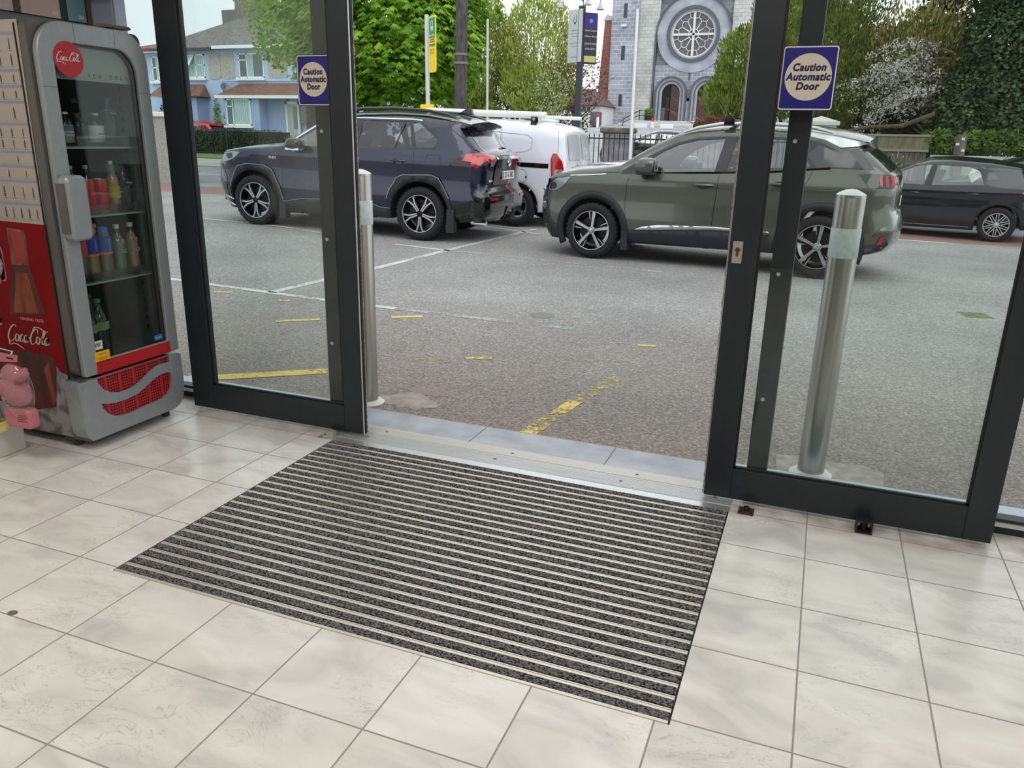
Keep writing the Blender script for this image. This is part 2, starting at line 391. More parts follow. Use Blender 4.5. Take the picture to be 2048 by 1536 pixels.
# -------- sliding door leaves
leaf_glass = glass('door_glass', (.91, .955, .935), .6)
def leaf(k, x0, x1, sl, sr, right=False):
    f_ = B(); y0, y1 = 3.045, 3.09
    zt = 2.25
    box(f_, x0, x0+sl, y0, y1, .018, zt); box(f_, x1-sr, x1, y0, y1, .018, zt)
    box(f_, x0+sl, x1-sr, y0, y1, .018, .15); box(f_, x0+sl, x1-sr, y0, y1, zt-.12, zt)
    d = struct('door_%d' % k, f_, darkalu, bevel=.0025)
    obj('pane', bx(x0+sl-.005, x1-sr+.005, 3.062, 3.07, .145, zt-.11), leaf_glass, d)
    gk = B(); a, b_ = x0+sl, x1-sr
    for q in ((a, a+.009, .15, zt-.12), (b_-.009, b_, .15, zt-.12), (a, b_, .15, .159)): box(gk, q[0], q[1], 3.052, 3.06, q[2], q[3])
    obj('gasket', gk, blackrub, d)
    e_ = B()
    if not right:
        box(e_, x1, x1+.004, y0+.004, y0+.012, .02, zt); box(e_, x1, x1+.004, y1-.012, y1-.004, .02, zt)
        ex = x1+.004
        obj('seal_channel', box(box(B(), x1, x1+.007, y0+.014, y0+.028, .02, 1.0), x1, x1+.007, y0+.014, y0+.028, 1.06, zt), blackrub, d)
    else:
        ex = x0-.003
    obj('edge_strip', e_ if not right else bx(x0-.002, x0, y0+.006, y1-.006, .02, zt), alu_m, d)
    br = B()                                              # worn pile brush seal along the meeting edge
    rr = random.Random(k); z = .02; yy = (y0+.03) if not right else (y0+.012)
    while z < zt:
        h = rr.uniform(.006, .014); w = rr.uniform(.002, .0055)
        if not right: box(br, ex, ex+w, yy, yy+.005, z, z+h)
        else: box(br, ex-w, ex, yy, yy+.005, z, z+h)
        z += h
    obj('brush_seal', br, mat('brush_pile', (150, 146, 138), .9), d)
    obj('joint', bx(x0+sl-.001, x0+sl+.001, y0-.0006, y0, .02, .15) if not right else bx(x1-sr-.001, x1-sr+.001, y0-.0006, y0, .02, .15), blackrub, d)
    return d
dl = leaf(1, -2.972, -1.938, .136, .102)
dr = leaf(2, -.306, .738, .104, .094, True)
lk = obj('lock_plate', prism(B(), rrect(-.293, -.256, .979, 1.059, .003, 3), -3.045, -3.049+.008, None), mat('satin_steel', (190, 184, 172), .4, metal=.8), None)
bpy.data.objects.remove(lk)
lp = obj('lock_plate', prism(B(), rrect(-.018, .018, -.041, .041, .003, 3), 0, .003, at(PY, -.275, 3.045, 1.019)), MATS['satin_steel'], dr)
kh = B(); cyl(kh, (-.275, 3.042, 1.028), (-.275, 3.0395, 1.028), .0095, seg=18); prism(kh, rrect(-.005, .005, -.021, .0, .004, 3), 0, .002, at(PY, -.275, 3.042, 1.024))
obj('keyhole', kh, mat('old_brass', (120, 88, 66), .4, metal=.7), dr)
k2 = B(); box(k2, -.2762, -.2738, 3.038, 3.0394, 1.024, 1.033); obj('key_slot', k2, blackrub, dr)

# -------- caution stickers on the door glass
blue_m = mat('sticker_blue', (8, 8, 112), .4); white_m = mat('sticker_white', (222, 218, 212), .5); navy_m = mat('sticker_navy', (10, 8, 70), .5)
cream_m = mat('sticker_cream', (206, 196, 178), .5)
for nm, x, dxx, lab in (('L', -2.129, -.164/2, 'blue caution sticker on the left sliding door glass'), ('R', -.104, -.18/2, 'blue caution sticker on the right sliding door glass, the larger-looking one')):
    w, h, zc = (.163, .203, 1.629) if nm == 'L' else (.178, .206, 1.628)
    t_ = thing('door_sign', lab, 'sign', (x, 3.0615, zc), group=None)
    hw, hh = w/2, h/2
    obj('backing', prism(B(), rrect(-hw-.003, hw+.003, -hh-.003, hh+.003, .010, 5), 0, .0015, PY), navy_m, t_)
    obj('border', prism(B(), rrect(-hw, hw, -hh, hh, .009, 5), .0015, .0019, PY), white_m, t_)
    obj('panel', prism(B(), rrect(-hw+.004, hw-.004, -hh+.004, hh-.004, .007, 5), .0019, .0022, PY), blue_m, t_)
    rx = hw*.86; ry = hw*.82 if nm == 'R' else hw*.86
    obj('disc', prism(B(), [(rx*cos(2*pi*i/64), rx*sin(2*pi*i/64)+.004) for i in range(64)], .0022, .0026, PY), cream_m, t_)
    for s_, dz in (('Caution', .0345), ('Automatic', .004), ('Door', -.0265)):
        text('lettering', s_, .0335, navy_m, t_, PY @ Matrix.Translation((0, dz, .0031)), bold=.075, shear=(.18 if nm == 'R' else 0), depth=.0002, space=1.08, sx=(.84 if nm == 'L' else .94))
# -------- threshold plates
th = B()
box(th, -2.14, -.19, 2.955, 3.205, -.004, .003)
for i in range(24):
    y = 3.005+i*.0078
    if i == 14: continue
    box(th, -2.14, -.19, y, y+.0035, .003, .0052)
t_ = thing('threshold_plate', 'ribbed aluminium threshold plate between the mat and the grey tiles', 'threshold', (0, 0, 0))
obj('plate', th, alu_m, t_)
obj('cream_insert', bx(-2.14, -.19, 3.118, 3.20, .003, .0045), mat('cream_grip', (205, 196, 182), .6, bump=.2, bscale=200), t_)
for x in (-1.92, -1.25, -.66, -.26):
    for y in (3.06, 3.155): obj('screw', cyl(B(), (x+(.05 if y > 3.1 else 0), y, .004), (x+(.05 if y > 3.1 else 0), y, .0068), .009, .006, 10), mat('dull_screw', (120, 110, 100), .5, metal=.6), t_)
tt = B(); tx = [-2.29, -1.45, -.775, -.1]
slate_m = mat('blue_grey_tile', (158, 164, 174), .5, rgb2=(182, 187, 194), nscale=7)
for a, b_ in zip(tx, tx[1:]): box(tt, a+.003, b_-.003, 3.21, 3.435, -.03, .0)
struct('trim_4', tt, slate_m)
struct('trim_5', bx(-2.29, -.1, 3.20, 3.434, -.03, -.003), mat('grout_grey', (134, 136, 138), .8))
struct('trim_6', bx(-2.31, -.08, 3.434, 3.446, -.03, -.001), mat('timber_edge', (176, 150, 128), .8))

# -------- barrier mat
mt = thing('entrance_mat', 'recessed entrance mat of charcoal carpet strips and aluminium rails', 'mat', (-1.125, 2.31, 0))
def carpet_mat():
    m = bpy.data.materials.new('carpet_pile'); m.use_nodes = True; n, l = m.node_tree.nodes, m.node_tree.links; p = n['Principled BSDF']
    t = n.new('ShaderNodeTexCoord'); a = n.new('ShaderNodeTexNoise'); a.inputs['Scale'].default_value = 260; a.inputs['Detail'].default_value = 2
    mp = n.new('ShaderNodeMapping'); mp.inputs['Scale'].default_value = (.55, 1, 1)
    r = n.new('ShaderNodeValToRGB'); r.color_ramp.elements[0].position = .38; r.color_ramp.elements[0].color = lin((26, 26, 29))+(1,); r.color_ramp.elements[1].position = .66; r.color_ramp.elements[1].color = lin((150, 149, 152))+(1,)
    l.new(t.outputs['Object'], mp.inputs[0]); l.new(mp.outputs[0], a.inputs['Vector']); l.new(a.outputs[0], r.inputs[0]); p.inputs['Roughness'].default_value = 1
    s = n.new('ShaderNodeSeparateXYZ'); l.new(t.outputs['Object'], s.inputs[0])       # groove shade between the yarn rows, darkened in the colour
    def Q(op, a_, b_):
        x = n.new('ShaderNodeMath'); x.operation = op
        for i, v in enumerate((a_, b_)):
            if isinstance(v, (int, float)): x.inputs[i].default_value = v
            else: l.new(v, x.inputs[i])
        return x.outputs[0]
    ph = Q('FRACT', Q('DIVIDE', Q('SUBTRACT', s.outputs[1], -.6285-1.0370), .05185), 0); row = Q('MULTIPLY', ph, .05185/.0061)
    row = Q('ABSOLUTE', Q('SUBTRACT', Q('FRACT', row, 0), .5), 0); gr = n.new('ShaderNodeMapRange'); l.new(row, gr.inputs[0]); gr.inputs[1].default_value = .28; gr.inputs[2].default_value = .5; gr.inputs[3].default_value = 1; gr.inputs[4].default_value = .30
    mx = n.new('ShaderNodeMix'); mx.data_type = 'RGBA'; mx.blend_type = 'MULTIPLY'; mx.inputs['Factor'].default_value = 1
    l.new(r.outputs[0], [i for i in mx.inputs if i.name == 'A' and i.type == 'RGBA'][0]); l.new(gr.outputs[0], [i for i in mx.inputs if i.name == 'B' and i.type == 'RGBA'][0])
    l.new([q for q in mx.outputs if q.type == 'RGBA'][0], p.inputs['Base Color'])
    p.inputs['Specular IOR Level'].default_value = .1
    b = n.new('ShaderNodeBump'); b.inputs['Strength'].default_value = .9; b.inputs['Distance'].default_value = .003; l.new(a.outputs[0], b.inputs['Height']); l.new(b.outputs[0], p.inputs['Normal'])
    return m
carpet = carpet_mat()
X0, X1, Y0, Y1 = -.932, .932, -.641, .645
pit = .05185
obj('base', bx(X0+.002, X1-.002, Y0+.002, Y1-.002, -.011, -.007), blackrub, mt)
rail_m = mat('mat_rail', (228, 220, 204), .36, metal=.5, noise_amt=.05, nscale=6)
rails = B(); y = Y0+.004
box(rails, X0+.004, X1-.004, Y0, Y0+.010, -.008, .0025)
seg0 = None
y = Y0+.0125
for i in range(25):
    c = B(); w = .0305; nr = 5
    # ribbed pile: five ridges
    prof = [(y, -.007)]
    for k in range(nr*4+1):
        u = k/(nr*4); prof.append((y+u*w, -.0005+.0042*abs(sin(pi*nr*u))**.6))
    prof.append((y+w, -.007))
    prism(c, [(b_, a) for a, b_ in [(z_, y_) for y_, z_ in prof]], X0+.004, X1-.004, Matrix(((0, 0, 1, 0), (1, 0, 0, 0), (0, 1, 0, 0), (0, 0, 0, 1))))
    o = obj('carpet_strip', c, carpet, mt, smooth=50)
    yy = y+w
    if i < 24:
        box(rails, X0+.004, X1-.004, yy+.0015, yy+.0105, -.008, .0005)
        box(rails, X0+.004, X1-.004, yy+.0125, yy+.0165, -.008, .0012)
        box(rails, X0+.004, X1-.004, yy+.0105, yy+.0125, -.008, -.003)
    y += pit
obj('rail', rails, rail_m, mt)
obj('side_frame', bx(X1-.003, X1, Y0, Y1, -.01, .001), blackrub, mt); obj('side_frame', bx(X0, X0+.003, Y0, Y1, -.01, .001), blackrub, mt)

# -------- floor guides and a flattened bit of gum
gs = mat('cast_steel', (176, 174, 168), .5, metal=.4)
t_ = thing('door_guide', 'small grey metal floor guide at the mat corner by the left door', 'door guide', (-2.10, 3.0, 0))
obj('block', prism(B(), rrect(-.03, .03, -.018, .018, .004, 3), 0, .03), gs, t_, bevel=.003); obj('bolt_hole', cyl(B(), (-.012, -.0182, .014), (-.012, -.019, .014), .004, seg=10), blackrub, t_)
t_ = thing('door_guide', 'small dark bracket on the floor at the right corner of the mat', 'door guide', (-.128, 2.99, 0))
obj('plate', bx(-.03, .03, -.035, .03, 0, .004), mat('grimy_steel', (92, 84, 74), .5, metal=.6), t_); obj('bolt', cyl(cyl(cyl(B(), (0, 0, .004), (0, 0, .02), .012), (-.02, -.022, .004), (-.02, -.022, .008), .005, seg=8), (.02, -.022, .004), (.02, -.022, .008), .005, seg=8), mat('black_bolt', (30, 30, 30), .5), t_)
t_ = thing('door_guide', 'square black door stop under the middle of the right door', 'door guide', (.305, 2.995, 0))
h_ = B(); box(h_, -.03, .03, -.02, .035, .0, .006); box(h_, -.03, -.024, -.02, .035, .006, .044); box(h_, .024, .03, -.02, .035, .006, .044); box(h_, -.03, .03, -.02, .035, .044, .05); obj('housing', h_, mat('black_steel', (44, 42, 40), .45, metal=.4), t_, bevel=.001)
obj('roller', cyl(B(), (0, .01, .006), (0, .01, .044), .014), blackrub, t_)
gum = B(); lathe(gum, [(.0, .004), (.011, .0035), (.016, .0005), (.017, 0)], seg=9); o = obj('chewing_gum', gum, mat('gum', (112, 100, 88), .8), None, smooth=60); o.location = (-2.134, 1.367, 0); o.scale = (1, .8, 1); tag(o, 'small flattened grey blob stuck on a floor tile, left edge', 'gum')
# ================================================================== DRINKS FRIDGE
silver = mat('fridge_silver', (150, 156, 158), .38, metal=.35, noise_amt=.03, nscale=30)
bodygrey = mat('fridge_body_grey', (96, 94, 90), .42, metal=.35)
fred = mat('fridge_red', (176, 14, 22), .4); fred2 = mat('print_red', (122, 2, 6), .5, spec=.15)
dkgreen = mat('fridge_lining', (74, 84, 78), .7); inner_dark = mat('fridge_inner_dark', (26, 34, 32), .7)
fr = thing('drinks_fridge', 'tall silver and red glass-fronted drinks fridge at the left of the doors', 'fridge', (0, 0, 0))
XD = -2.965
def toprr(x0, x1, y0, y1, r, n=10, rb=.008):
    o = []
    for cx, cy, a0, q in ((x1-r, y1-r, 0, r), (x0+r, y1-r, 90, r), (x0+rb, y0+rb, 180, rb), (x1-rb, y0+rb, 270, rb)):
        for k in range(n+1): a = radians(a0+90*k/n); o.append((cx+q*cos(a), cy+q*sin(a)))
    return o
# cabinet: back, sides, top, bottom round a hollow
cb_ = B()
box(cb_, -3.60, -3.56, 2.40, 2.96, .045, 1.805); box(cb_, -3.56, -3.05, 2.40, 2.43, .045, 1.805); box(cb_, -3.56, -3.05, 2.935, 2.965, .045, 1.805); box(cb_, -3.56, -3.05, 2.43, 2.935, 1.78, 1.805); box(cb_, -3.56, -3.05, 2.43, 2.935, .045, .37)
obj('cabinet', cb_, bodygrey, fr, bevel=.004)
li = B(); box(li, -3.555, -3.54, 2.44, 2.925, .375, 1.775); box(li, -3.54, -3.06, 2.432, 2.44, .375, 1.775); box(li, -3.54, -3.06, 2.925, 2.933, .375, 1.775); box(li, -3.54, -3.06, 2.44, 2.925, .372, .385); box(li, -3.54, -3.06, 2.44, 2.925, 1.765, 1.778)
obj('lining', li, dkgreen, fr)
rk = B()
for k in range(26): box(rk, -3.10, -3.095, 2.915, 2.926, .45+k*.045, .455+k*.045+.02)
obj('shelf_slots', rk, inner_dark, fr)
# head fairing behind the rounded door top
hf = B(); holed(hf, rrect(2.400, 2.970, .345, 1.818, .035, 8), rrect(2.47, 2.93, .39, 1.76, .10, 8), -3.052, XD-.03, PX); obj('front_collar', hf, bodygrey, fr, 40)
obj('top_trim', prism(B(), [(2.79, 1.832), (2.925, 1.832), (2.935, 1.838), (2.925, 1.846), (2.79, 1.844)], -3.06, -3.0, PX), mat('brown_grey_trim', (98, 86, 80), .5), fr)
# door
dr_ = obj('door', holed(B(), toprr(2.415, 2.972, .345, 1.822, .135), toprr(2.487, 2.908, .405, 1.742, .105), XD-.028, XD, PX), silver, fr, 35, bevel=.004)
obj('red_band', bx(XD-.02, XD+.0015, 2.478, 2.916, .345, .402), fred, dr_)
obj('gasket', holed(B(), toprr(2.485, 2.910, .402, 1.744, .105), toprr(2.492, 2.885, .41, 1.737, .10), XD-.026, XD-.016, PX), blackrub, dr_)
gp = obj('glass_pane', prism(B(), toprr(2.488, 2.907, .403, 1.742, .105), XD-.022, XD-.014, PX), glass('fridge_glass', (.84, .88, .86), .6), dr_)
gj = B()
for y in (2.597, 2.80): box(gj, XD-.001, XD+.0006, y-.0008, y+.0008, 1.742, 1.822)
for y0, y1 in ((2.415, 2.487), (2.908, 2.972)): box(gj, XD-.001, XD+.0006, y0, y1, 1.566, 1.5675)
obj('door_joint', gj, mat('joint_dark', (70, 74, 76), .6), dr_)
hdl = B(); prism(hdl, rrect(2.408, 2.512, .952, 1.222, .03, 6), XD, XD+.062, PX); obj('door_handle', hdl, silver, dr_, 40, bevel=.012)
obj('handle_side', bx(XD+.001, XD+.05, 2.404, 2.409, .985, 1.19), bodygrey, dr_)
# header behind the glass
obj('header_panel', prism(B(), [(2.49, 1.603), (2.895, 1.603), (2.895, 1.73), (2.49, 1.735)], XD-.045, XD-.035, PX), mat('header_grey', (138, 150, 146), .5), fr)
for k_, ch_ in enumerate('ICE COLD'):
    if ch_ != ' ': text('lettering', ch_, .021, mat('ink_dark', (40, 48, 50), .6), fr, at(PX, XD-.034, 2.675+k_*.0285, 1.624), bold=.02)
dc = obj('logo_disc', cyl(B(), (XD+.001, 2.553, 1.678), (XD+.0035, 2.553, 1.678), .069, seg=48), mat('disc_red', (178, 16, 30), .4), dr_)
obj('script_lettering', script_logo(B(), .118, at(PX, XD+.0036, 2.552, 1.682)), white_m, dc)
# stickers
obj('barcode_sticker', prism(B(), rrect(2.478, 2.535, .452, .492, .002, 2), 0, .001, at(PX, XD-.013, 0, 0)), white_m, dr_)
bc = B(); rr = random.Random(3); y = 2.487
while y < 2.527: w_ = rr.uniform(.001, .003); prism(bc, [(y, .466), (y+w_, .466), (y+w_, .484), (y, .484)], .001, .0014, at(PX, XD-.013, 0, 0)); y += w_+rr.uniform(.001, .003)
obj('barcode', bc, mat('ink', (24, 24, 26), .6), dr_)
ys_ = obj('yellow_sticker', prism(B(), rrect(2.476, 2.556, .374, .447, .003, 2), 0, .0012, at(PX, XD+.001, 0, 0)), mat('sticker_yellow', (226, 172, 22), .5), dr_)
ys_.location.x = -.001
for s_, z, sz in (('Customer', .434, .011), ('The Customer Service', .417, .0075), ('Phone Number', .409, .0075), ('1800 263 220 (ROI)', .396, .0105), ('for Technical Service Requests', .381, .006)):
    text('lettering', s_, sz, MATS['ink'], ys_, at(PX, XD+.0024, 2.516, z), bold=.02, depth=.0001)
obj('blue_sticker', prism(B(), rrect(2.835, 2.888, .418, .445, .012, 5), 0, .001, at(PX, XD-.013, 0, 0)), mat('sticker_bright_blue', (26, 104, 186), .4), dr_); text('lettering', 'Recycle', .012, white_m, dr_, at(PX, XD-.0118, 2.861, .431), bold=.02, depth=.0001)
# plinth with punched grille and ribbon wave
pl_o = rrect(2.36, 2.968, .045, .335, .03, 6)
go = [(2.463, .33)]+[(2.89, .333)]+[(2.893, .20), (2.885, .165), (2.862, .14), (2.82, .126)]+[(2.62, .115), (2.575, .118), (2.535, .128), (2.50, .148), (2.475, .18), (2.464, .22)]
pb_ = B(); n_ = 40
def resamp(P_, n):
    L_ = [0]
    for a, b in zip(P_, P_[1:]+P_[:1]): L_.append(L_[-1]+sqrt((a[0]-b[0])**2+(a[1]-b[1])**2))
    o = []; Q_ = P_+P_[:1]
    for i in range(n):
        t = L_[-1]*i/n; k = max(j for j in range(len(L_)-1) if L_[j] <= t); u = (t-L_[k])/max(1e-9, L_[k+1]-L_[k]); o.append((Q_[k][0]+(Q_[k+1][0]-Q_[k][0])*u, Q_[k][1]+(Q_[k+1][1]-Q_[k][1])*u))
    return o
po = [(2.36, .332), (2.968, .332), (2.972, .20), (2.968, .12), (2.94, .07), (2.90, .05), (2.40, .05), (2.37, .08)]
holed(pb_, resamp(po, 64), resamp(go, 64), -3.04, -2.955, PX)
pl_ = obj('plinth', pb_, silver, fr, 40)
obj('plinth_side', prism(B(), [(-3.055, .05), (-2.96, .05), (-2.957, .335), (-3.055, .335)], 0, .03, at(Matrix(((1, 0, 0, 0), (0, 0, 1, 0), (0, 1, 0, 0), (0, 0, 0, 1))), 0, 2.385, 0)), bodygrey, pl_)
def grille_mat():
    m = bpy.data.materials.new('punched_red_grille'); m.use_nodes = True; n, l = m.node_tree.nodes, m.node_tree.links; p = n['Principled BSDF']; out = n['Material Output']
    t = n.new('ShaderNodeTexCoord'); s = n.new('ShaderNodeSeparateXYZ'); l.new(t.outputs['Object'], s.inputs[0])
    def M_(op, *a):
        x = n.new('ShaderNodeMath'); x.operation = op
        for i, v in enumerate(a):
            if isinstance(v, (int, float)): x.inputs[i].default_value = v
            else: l.new(v, x.inputs[i])
        return x.outputs[0]
    u = M_('DIVIDE', M_('SUBTRACT', s.outputs[1], 2.40), .0135); v = M_('DIVIDE', s.outputs[2], .0135)
    row = M_('MODULO', M_('FLOOR', v), 2); u2 = M_('ADD', u, M_('MULTIPLY', row, .0))
    fu = M_('SUBTRACT', M_('FRACT', u2), .5); fv = M_('SUBTRACT', M_('FRACT', v), .5)
    d = M_('SQRT', M_('ADD', M_('MULTIPLY', fu, fu), M_('MULTIPLY', fv, fv)))
    hole = M_('LESS_THAN', d, .37)
    bar = M_('GREATER_THAN', M_('MODULO', M_('FLOOR', M_('ADD', u, 100)), 6), .5)
    h = M_('MULTIPLY', hole, bar)
    mx = n.new('ShaderNodeMix'); mx.data_type = 'RGBA'; l.new(h, mx.inputs['Factor'])
    [i for i in mx.inputs if i.name == 'A' and i.type == 'RGBA'][0].default_value = lin((186, 16, 28))+(1,); [i for i in mx.inputs if i.name == 'B' and i.type == 'RGBA'][0].default_value = lin((12, 6, 8))+(1,)
    l.new([q for q in mx.outputs if q.type == 'RGBA'][0], p.inputs['Base Color']); p.inputs['Roughness'].default_value = .45
    return m
obj('grille', bx(-3.0, -2.968, 2.462, 2.895, .11, .334), grille_mat(), pl_)
wv = B(); top = [(2.460, .315), (2.49, .27), (2.53, .245), (2.575, .233), (2.62, .232), (2.67, .240), (2.72, .262), (2.77, .287), (2.81, .300), (2.85, .303), (2.893, .297)]
bot = [(2.893, .245), (2.86, .252), (2.82, .25), (2.77, .235), (2.72, .212), (2.67, .195), (2.61, .188), (2.55, .19), (2.50, .198), (2.460, .212)]
prism(wv, [(a, b) for a, b in bot+top], -2.965, -2.9545, PX); obj('ribbon_wave', wv, silver, pl_)
fg = mat('foot_grey', (60, 58, 54), .6)
obj('foot', box(cyl(B(), (-3.10, 2.44, .0), (-3.10, 2.44, .045), .022, .03, 12), -3.14, -3.07, 2.40, 2.47, .028, .045), fg, fr)
for x, y in ((-3.03, 2.90), (-3.5, 2.44), (-3.5, 2.90)): obj('foot', cyl(B(), (x, y, .0), (x, y, .048), .02, seg=12), fg, fr)
# shelves
sh_m = mat('shelf_wire', (150, 158, 154), .4, metal=.5)
for z, lab in ((1.333, 'top'), (1.040, 'middle'), (.745, 'lower')):
    s_ = B(); box(s_, -3.022, -3.014, 2.445, 2.92 if z > .8 else 2.90, z-.008, z+.004)
    for k in range(16): box(s_, -3.53, -3.02, 2.455+k*.030, 2.459+k*.030, z-.004, z)
    box(s_, -3.53, -3.522, 2.445, 2.92, z-.006, z+.002); obj('shelf', s_, sh_m, fr)
    cf = B(); box(cf, -3.014, -3.010, 2.45, 2.90, z+.0, z+.045); obj('shelf_front_strip', cf, glass('clear_plastic', (.88, .9, .9), 1.4), fr)
# printed side panel (on the flank facing the room)
YS = 2.3990
def sp_(pts, m, nm, off=0, par=None): return obj(nm, prism(B(), pts, 0, .0008+off, at(PY, 0, YS, 0)), m, par or sdp)
sdp = obj('side_print', prism(B(), [(-3.598, .05), (-3.058, .05), (-3.058, 1.02), (-3.598, 1.02)], 0, .0006, at(PY, 0, YS+.0006, 0)), fred2, fr)
snow = mat('crushed_ice_print', (150, 148, 148), .6, rgb2=(96, 94, 98), nscale=16, detail=8, ramp=(.45, .62))
sp_([(-3.598, .05), (-3.058, .05), (-3.058, .352), (-3.10, .36), (-3.118, .385), (-3.125, .34), (-3.16, .20), (-3.24, .19), (-3.30, .16), (-3.42, .15), (-3.598, .17)], snow, 'ice_print')
cola = mat('cola_print', (44, 10, 10), .5, rgb2=(96, 26, 14), nscale=5, stretch=(3, 1, .7)); amber = mat('amber_print', (96, 30, 18), .5, rgb2=(140, 66, 32), nscale=6, stretch=(5, 1, .8)); gls = mat('glass_print', (128, 96, 78), .5, rgb2=(92, 40, 34), nscale=10, stretch=(3, 1, 1))
sp_([(-3.471, .42), (-3.30, .438), (-3.124, .428), (-3.126, .34), (-3.158, .186), (-3.30, .15), (-3.50, .15)], cola, 'lower_bottle_print', .0003)
sp_([(-3.20, .36), (-3.165, .40), (-3.15, .22), (-3.175, .19)], amber, 'amber_glint_print', .0006)
sp_([(-3.36, .60), (-3.13, .622), (-3.150, .68), (-3.172, .78), (-3.184, .83), (-3.296, .83), (-3.305, .78), (-3.335, .70)], cola, 'bottle_print', .0003)
sp_([(-3.335, .61), (-3.17, .625), (-3.19, .70), (-3.205, .80), (-3.275, .80), (-3.295, .72)], amber, 'bottle_liquid_print', .0006)
sp_([(-3.296, .83), (-3.184, .832), (-3.182, .90), (-3.178, .925), (-3.182, .985), (-3.286, .992), (-3.289, .93), (-3.284, .905)], gls, 'bottle_neck_print', .0003)
sp_([(-3.268, .84), (-3.20, .84), (-3.20, .975), (-3.268, .98)], mat('neck_red_print', (150, 40, 36), .5), 'neck_highlight_print', .0006)
bk2 = B(); prism(bk2, [(-3.598, .435), (-3.42, .43), (-3.46, .62), (-3.50, .80), (-3.598, .84)], 0, .0010, at(PY, 0, YS, 0)); obj('second_bottle_print', bk2, cola, sdp)
sp_([(-3.598, .43), (-3.42, .43), (-3.42, .52), (-3.598, .52)], fred2, 'second_label_print', .0006)
obj('script_lettering', script_logo(B(), .275, at(PY, -3.262, YS-.0012, .500)), mat('print_cream', (196, 178, 170), .5), sdp)
obj('script_lettering', script_logo(B(), .275, at(PY, -3.545, YS-.0018, .565)), MATS['print_cream'], sdp)
text('lettering', 'ORIGINAL TASTE', .019, MATS['print_cream'], sdp, at(PY, -3.225, YS-.0012, .588), bold=.02, depth=.0001)
# planogram poster
po_ = obj('planogram_poster', prism(B(), [(-3.598, 1.022), (-3.046, 1.016), (-3.032, 1.812), (-3.598, 1.815)], 0, .0012, at(PY, 0, YS, 0)), mat('poster_cream', (166, 156, 146), .75, spec=.2), fr)
bl_m = mat('poster_blue_bar', (130, 140, 152), .7); ink2 = mat('poster_ink', (76, 66, 62), .7); lnm = mat('poster_line', (150, 138, 130), .7)
bars = B(); pics = B(); lns = B()
for k, z in enumerate((1.762, 1.625, 1.565, 1.505, 1.420, 1.310, 1.252, 1.192, 1.098)):
    prism(bars, [(-3.59, z-.006), (-3.055, z-.006), (-3.054, z+.005), (-3.59, z+.005)], .0012, .0016, at(PY, 0, YS, 0))
    zb_ = (1.762, 1.625, 1.565, 1.505, 1.420, 1.310, 1.252, 1.192, 1.098, 1.02)[k+1]
    prism(lns, [(-3.585, zb_+.010), (-3.06, zb_+.010), (-3.06, zb_+.0112), (-3.585, zb_+.0112)], .0012, .0015, at(PY, 0, YS, 0))
    n_ = (8, 7, 7, 4, 8, 3, 5, 9, 11)[k]; rows = 2 if k in (0, 4) else 1
    for r_ in range(rows):
        for i in range(n_):
            x = -3.57+(i+.5)*.51/n_; zc = z-.012-(z-zb_-.02)*(r_+.45)/rows; hh = min(.022, (z-zb_-.02)/rows*.36); w_ = rr.uniform(.0022, .0045)
            prism(pics, [(x-w_, zc-hh), (x+w_, zc-hh), (x+w_, zc+hh*.4), (x+w_*.4, zc+hh), (x-w_*.4, zc+hh), (x-w_, zc+hh*.4)], .0012, .0016, at(PY, 0, YS, 0))
            prism(pics, [(x-.012, zc-hh-.006), (x+.012, zc-hh-.006), (x+.012, zc-hh-.0045), (x-.012, zc-hh-.0045)], .0012, .0015, at(PY, 0, YS, 0))
obj('poster_bar', bars, bl_m, po_); obj('poster_picture', pics, ink2, po_); obj('poster_rule', lns, lnm, po_)
obj('edge_channel', bx(-3.052, -3.046, 2.394, 2.40, .06, 1.80), blackrub, fr)

# ---------------------------------------------------------------- drinks (each one its own thing)
def gm(n, tint, refl=1.3): return glass(n, tint, refl)
clearp = gm('clear_bottle', (.74, .80, .78)); greenp = gm('green_bottle', (.42, .62, .54)); whitecap = mat('white_cap', (190, 190, 186), .5); greencap = mat('green_cap', (20, 110, 78), .45); navycap = mat('navy_cap', (26, 32, 76), .45)
def bottle(name, lab, x, y, z, h, r, body, cap, liquid=None, label=None, lz=(.35, .62), grp=None, capr=.42, caph=.08, neck=.68, txt=None, tilt=None):
    y *= 1.026; t_ = thing(name, lab, 'bottle' if 'can' not in name else 'can', (x, y, z), group=grp)
    pr = [(0, 0), (r*.85, 0), (r, .006), (r*.97, h*.12), (r, h*.2), (r*.97, h*.45), (r, neck*h*.9), (r*.86, h*neck*1.05), (r*.5, h*.84), (r*.36, h*.90), (r*.36, h*.93)]
    obj('bottle_body', lathe(B(), pr, seg=24), body, t_, 50)
    if liquid: obj('liquid', lathe(B(), [(0, .004)]+[(a*.93, b_) for a, b_ in pr[2:8]]+[(r*.45, h*.82), (0, h*.82)], seg=20), liquid, t_, 50)
    obj('cap', lathe(B(), [(0, h*(1-caph)), (r*capr, h*(1-caph)), (r*capr, h*.99), (r*capr*.85, h), (0, h)], seg=18), cap, t_, 50)
    if label: 
        lb_ = obj('label', lathe(B(), [(r*1.012, h*lz[0]), (r*1.015, h*lz[0]+.002), (r*1.015, h*lz[1]-.002), (r*1.012, h*lz[1])], seg=28), label, t_, 50)
        if txt:
            m_ = Matrix.Rotation(pi/2, 4, 'Z') if False else Matrix.Identity(4)
            zc = h*(lz[0]+lz[1])/2
            if txt[0] == 'v': mm = at(PX, r*1.03, 0, zc) @ Matrix.Rotation(pi/2, 4, 'Z')
            else: mm = at(PX, r*1.03, 0, zc)
            text('lettering', txt[1], txt[2], txt[3], lb_, mm, bold=.02, depth=.0002)
    return t_
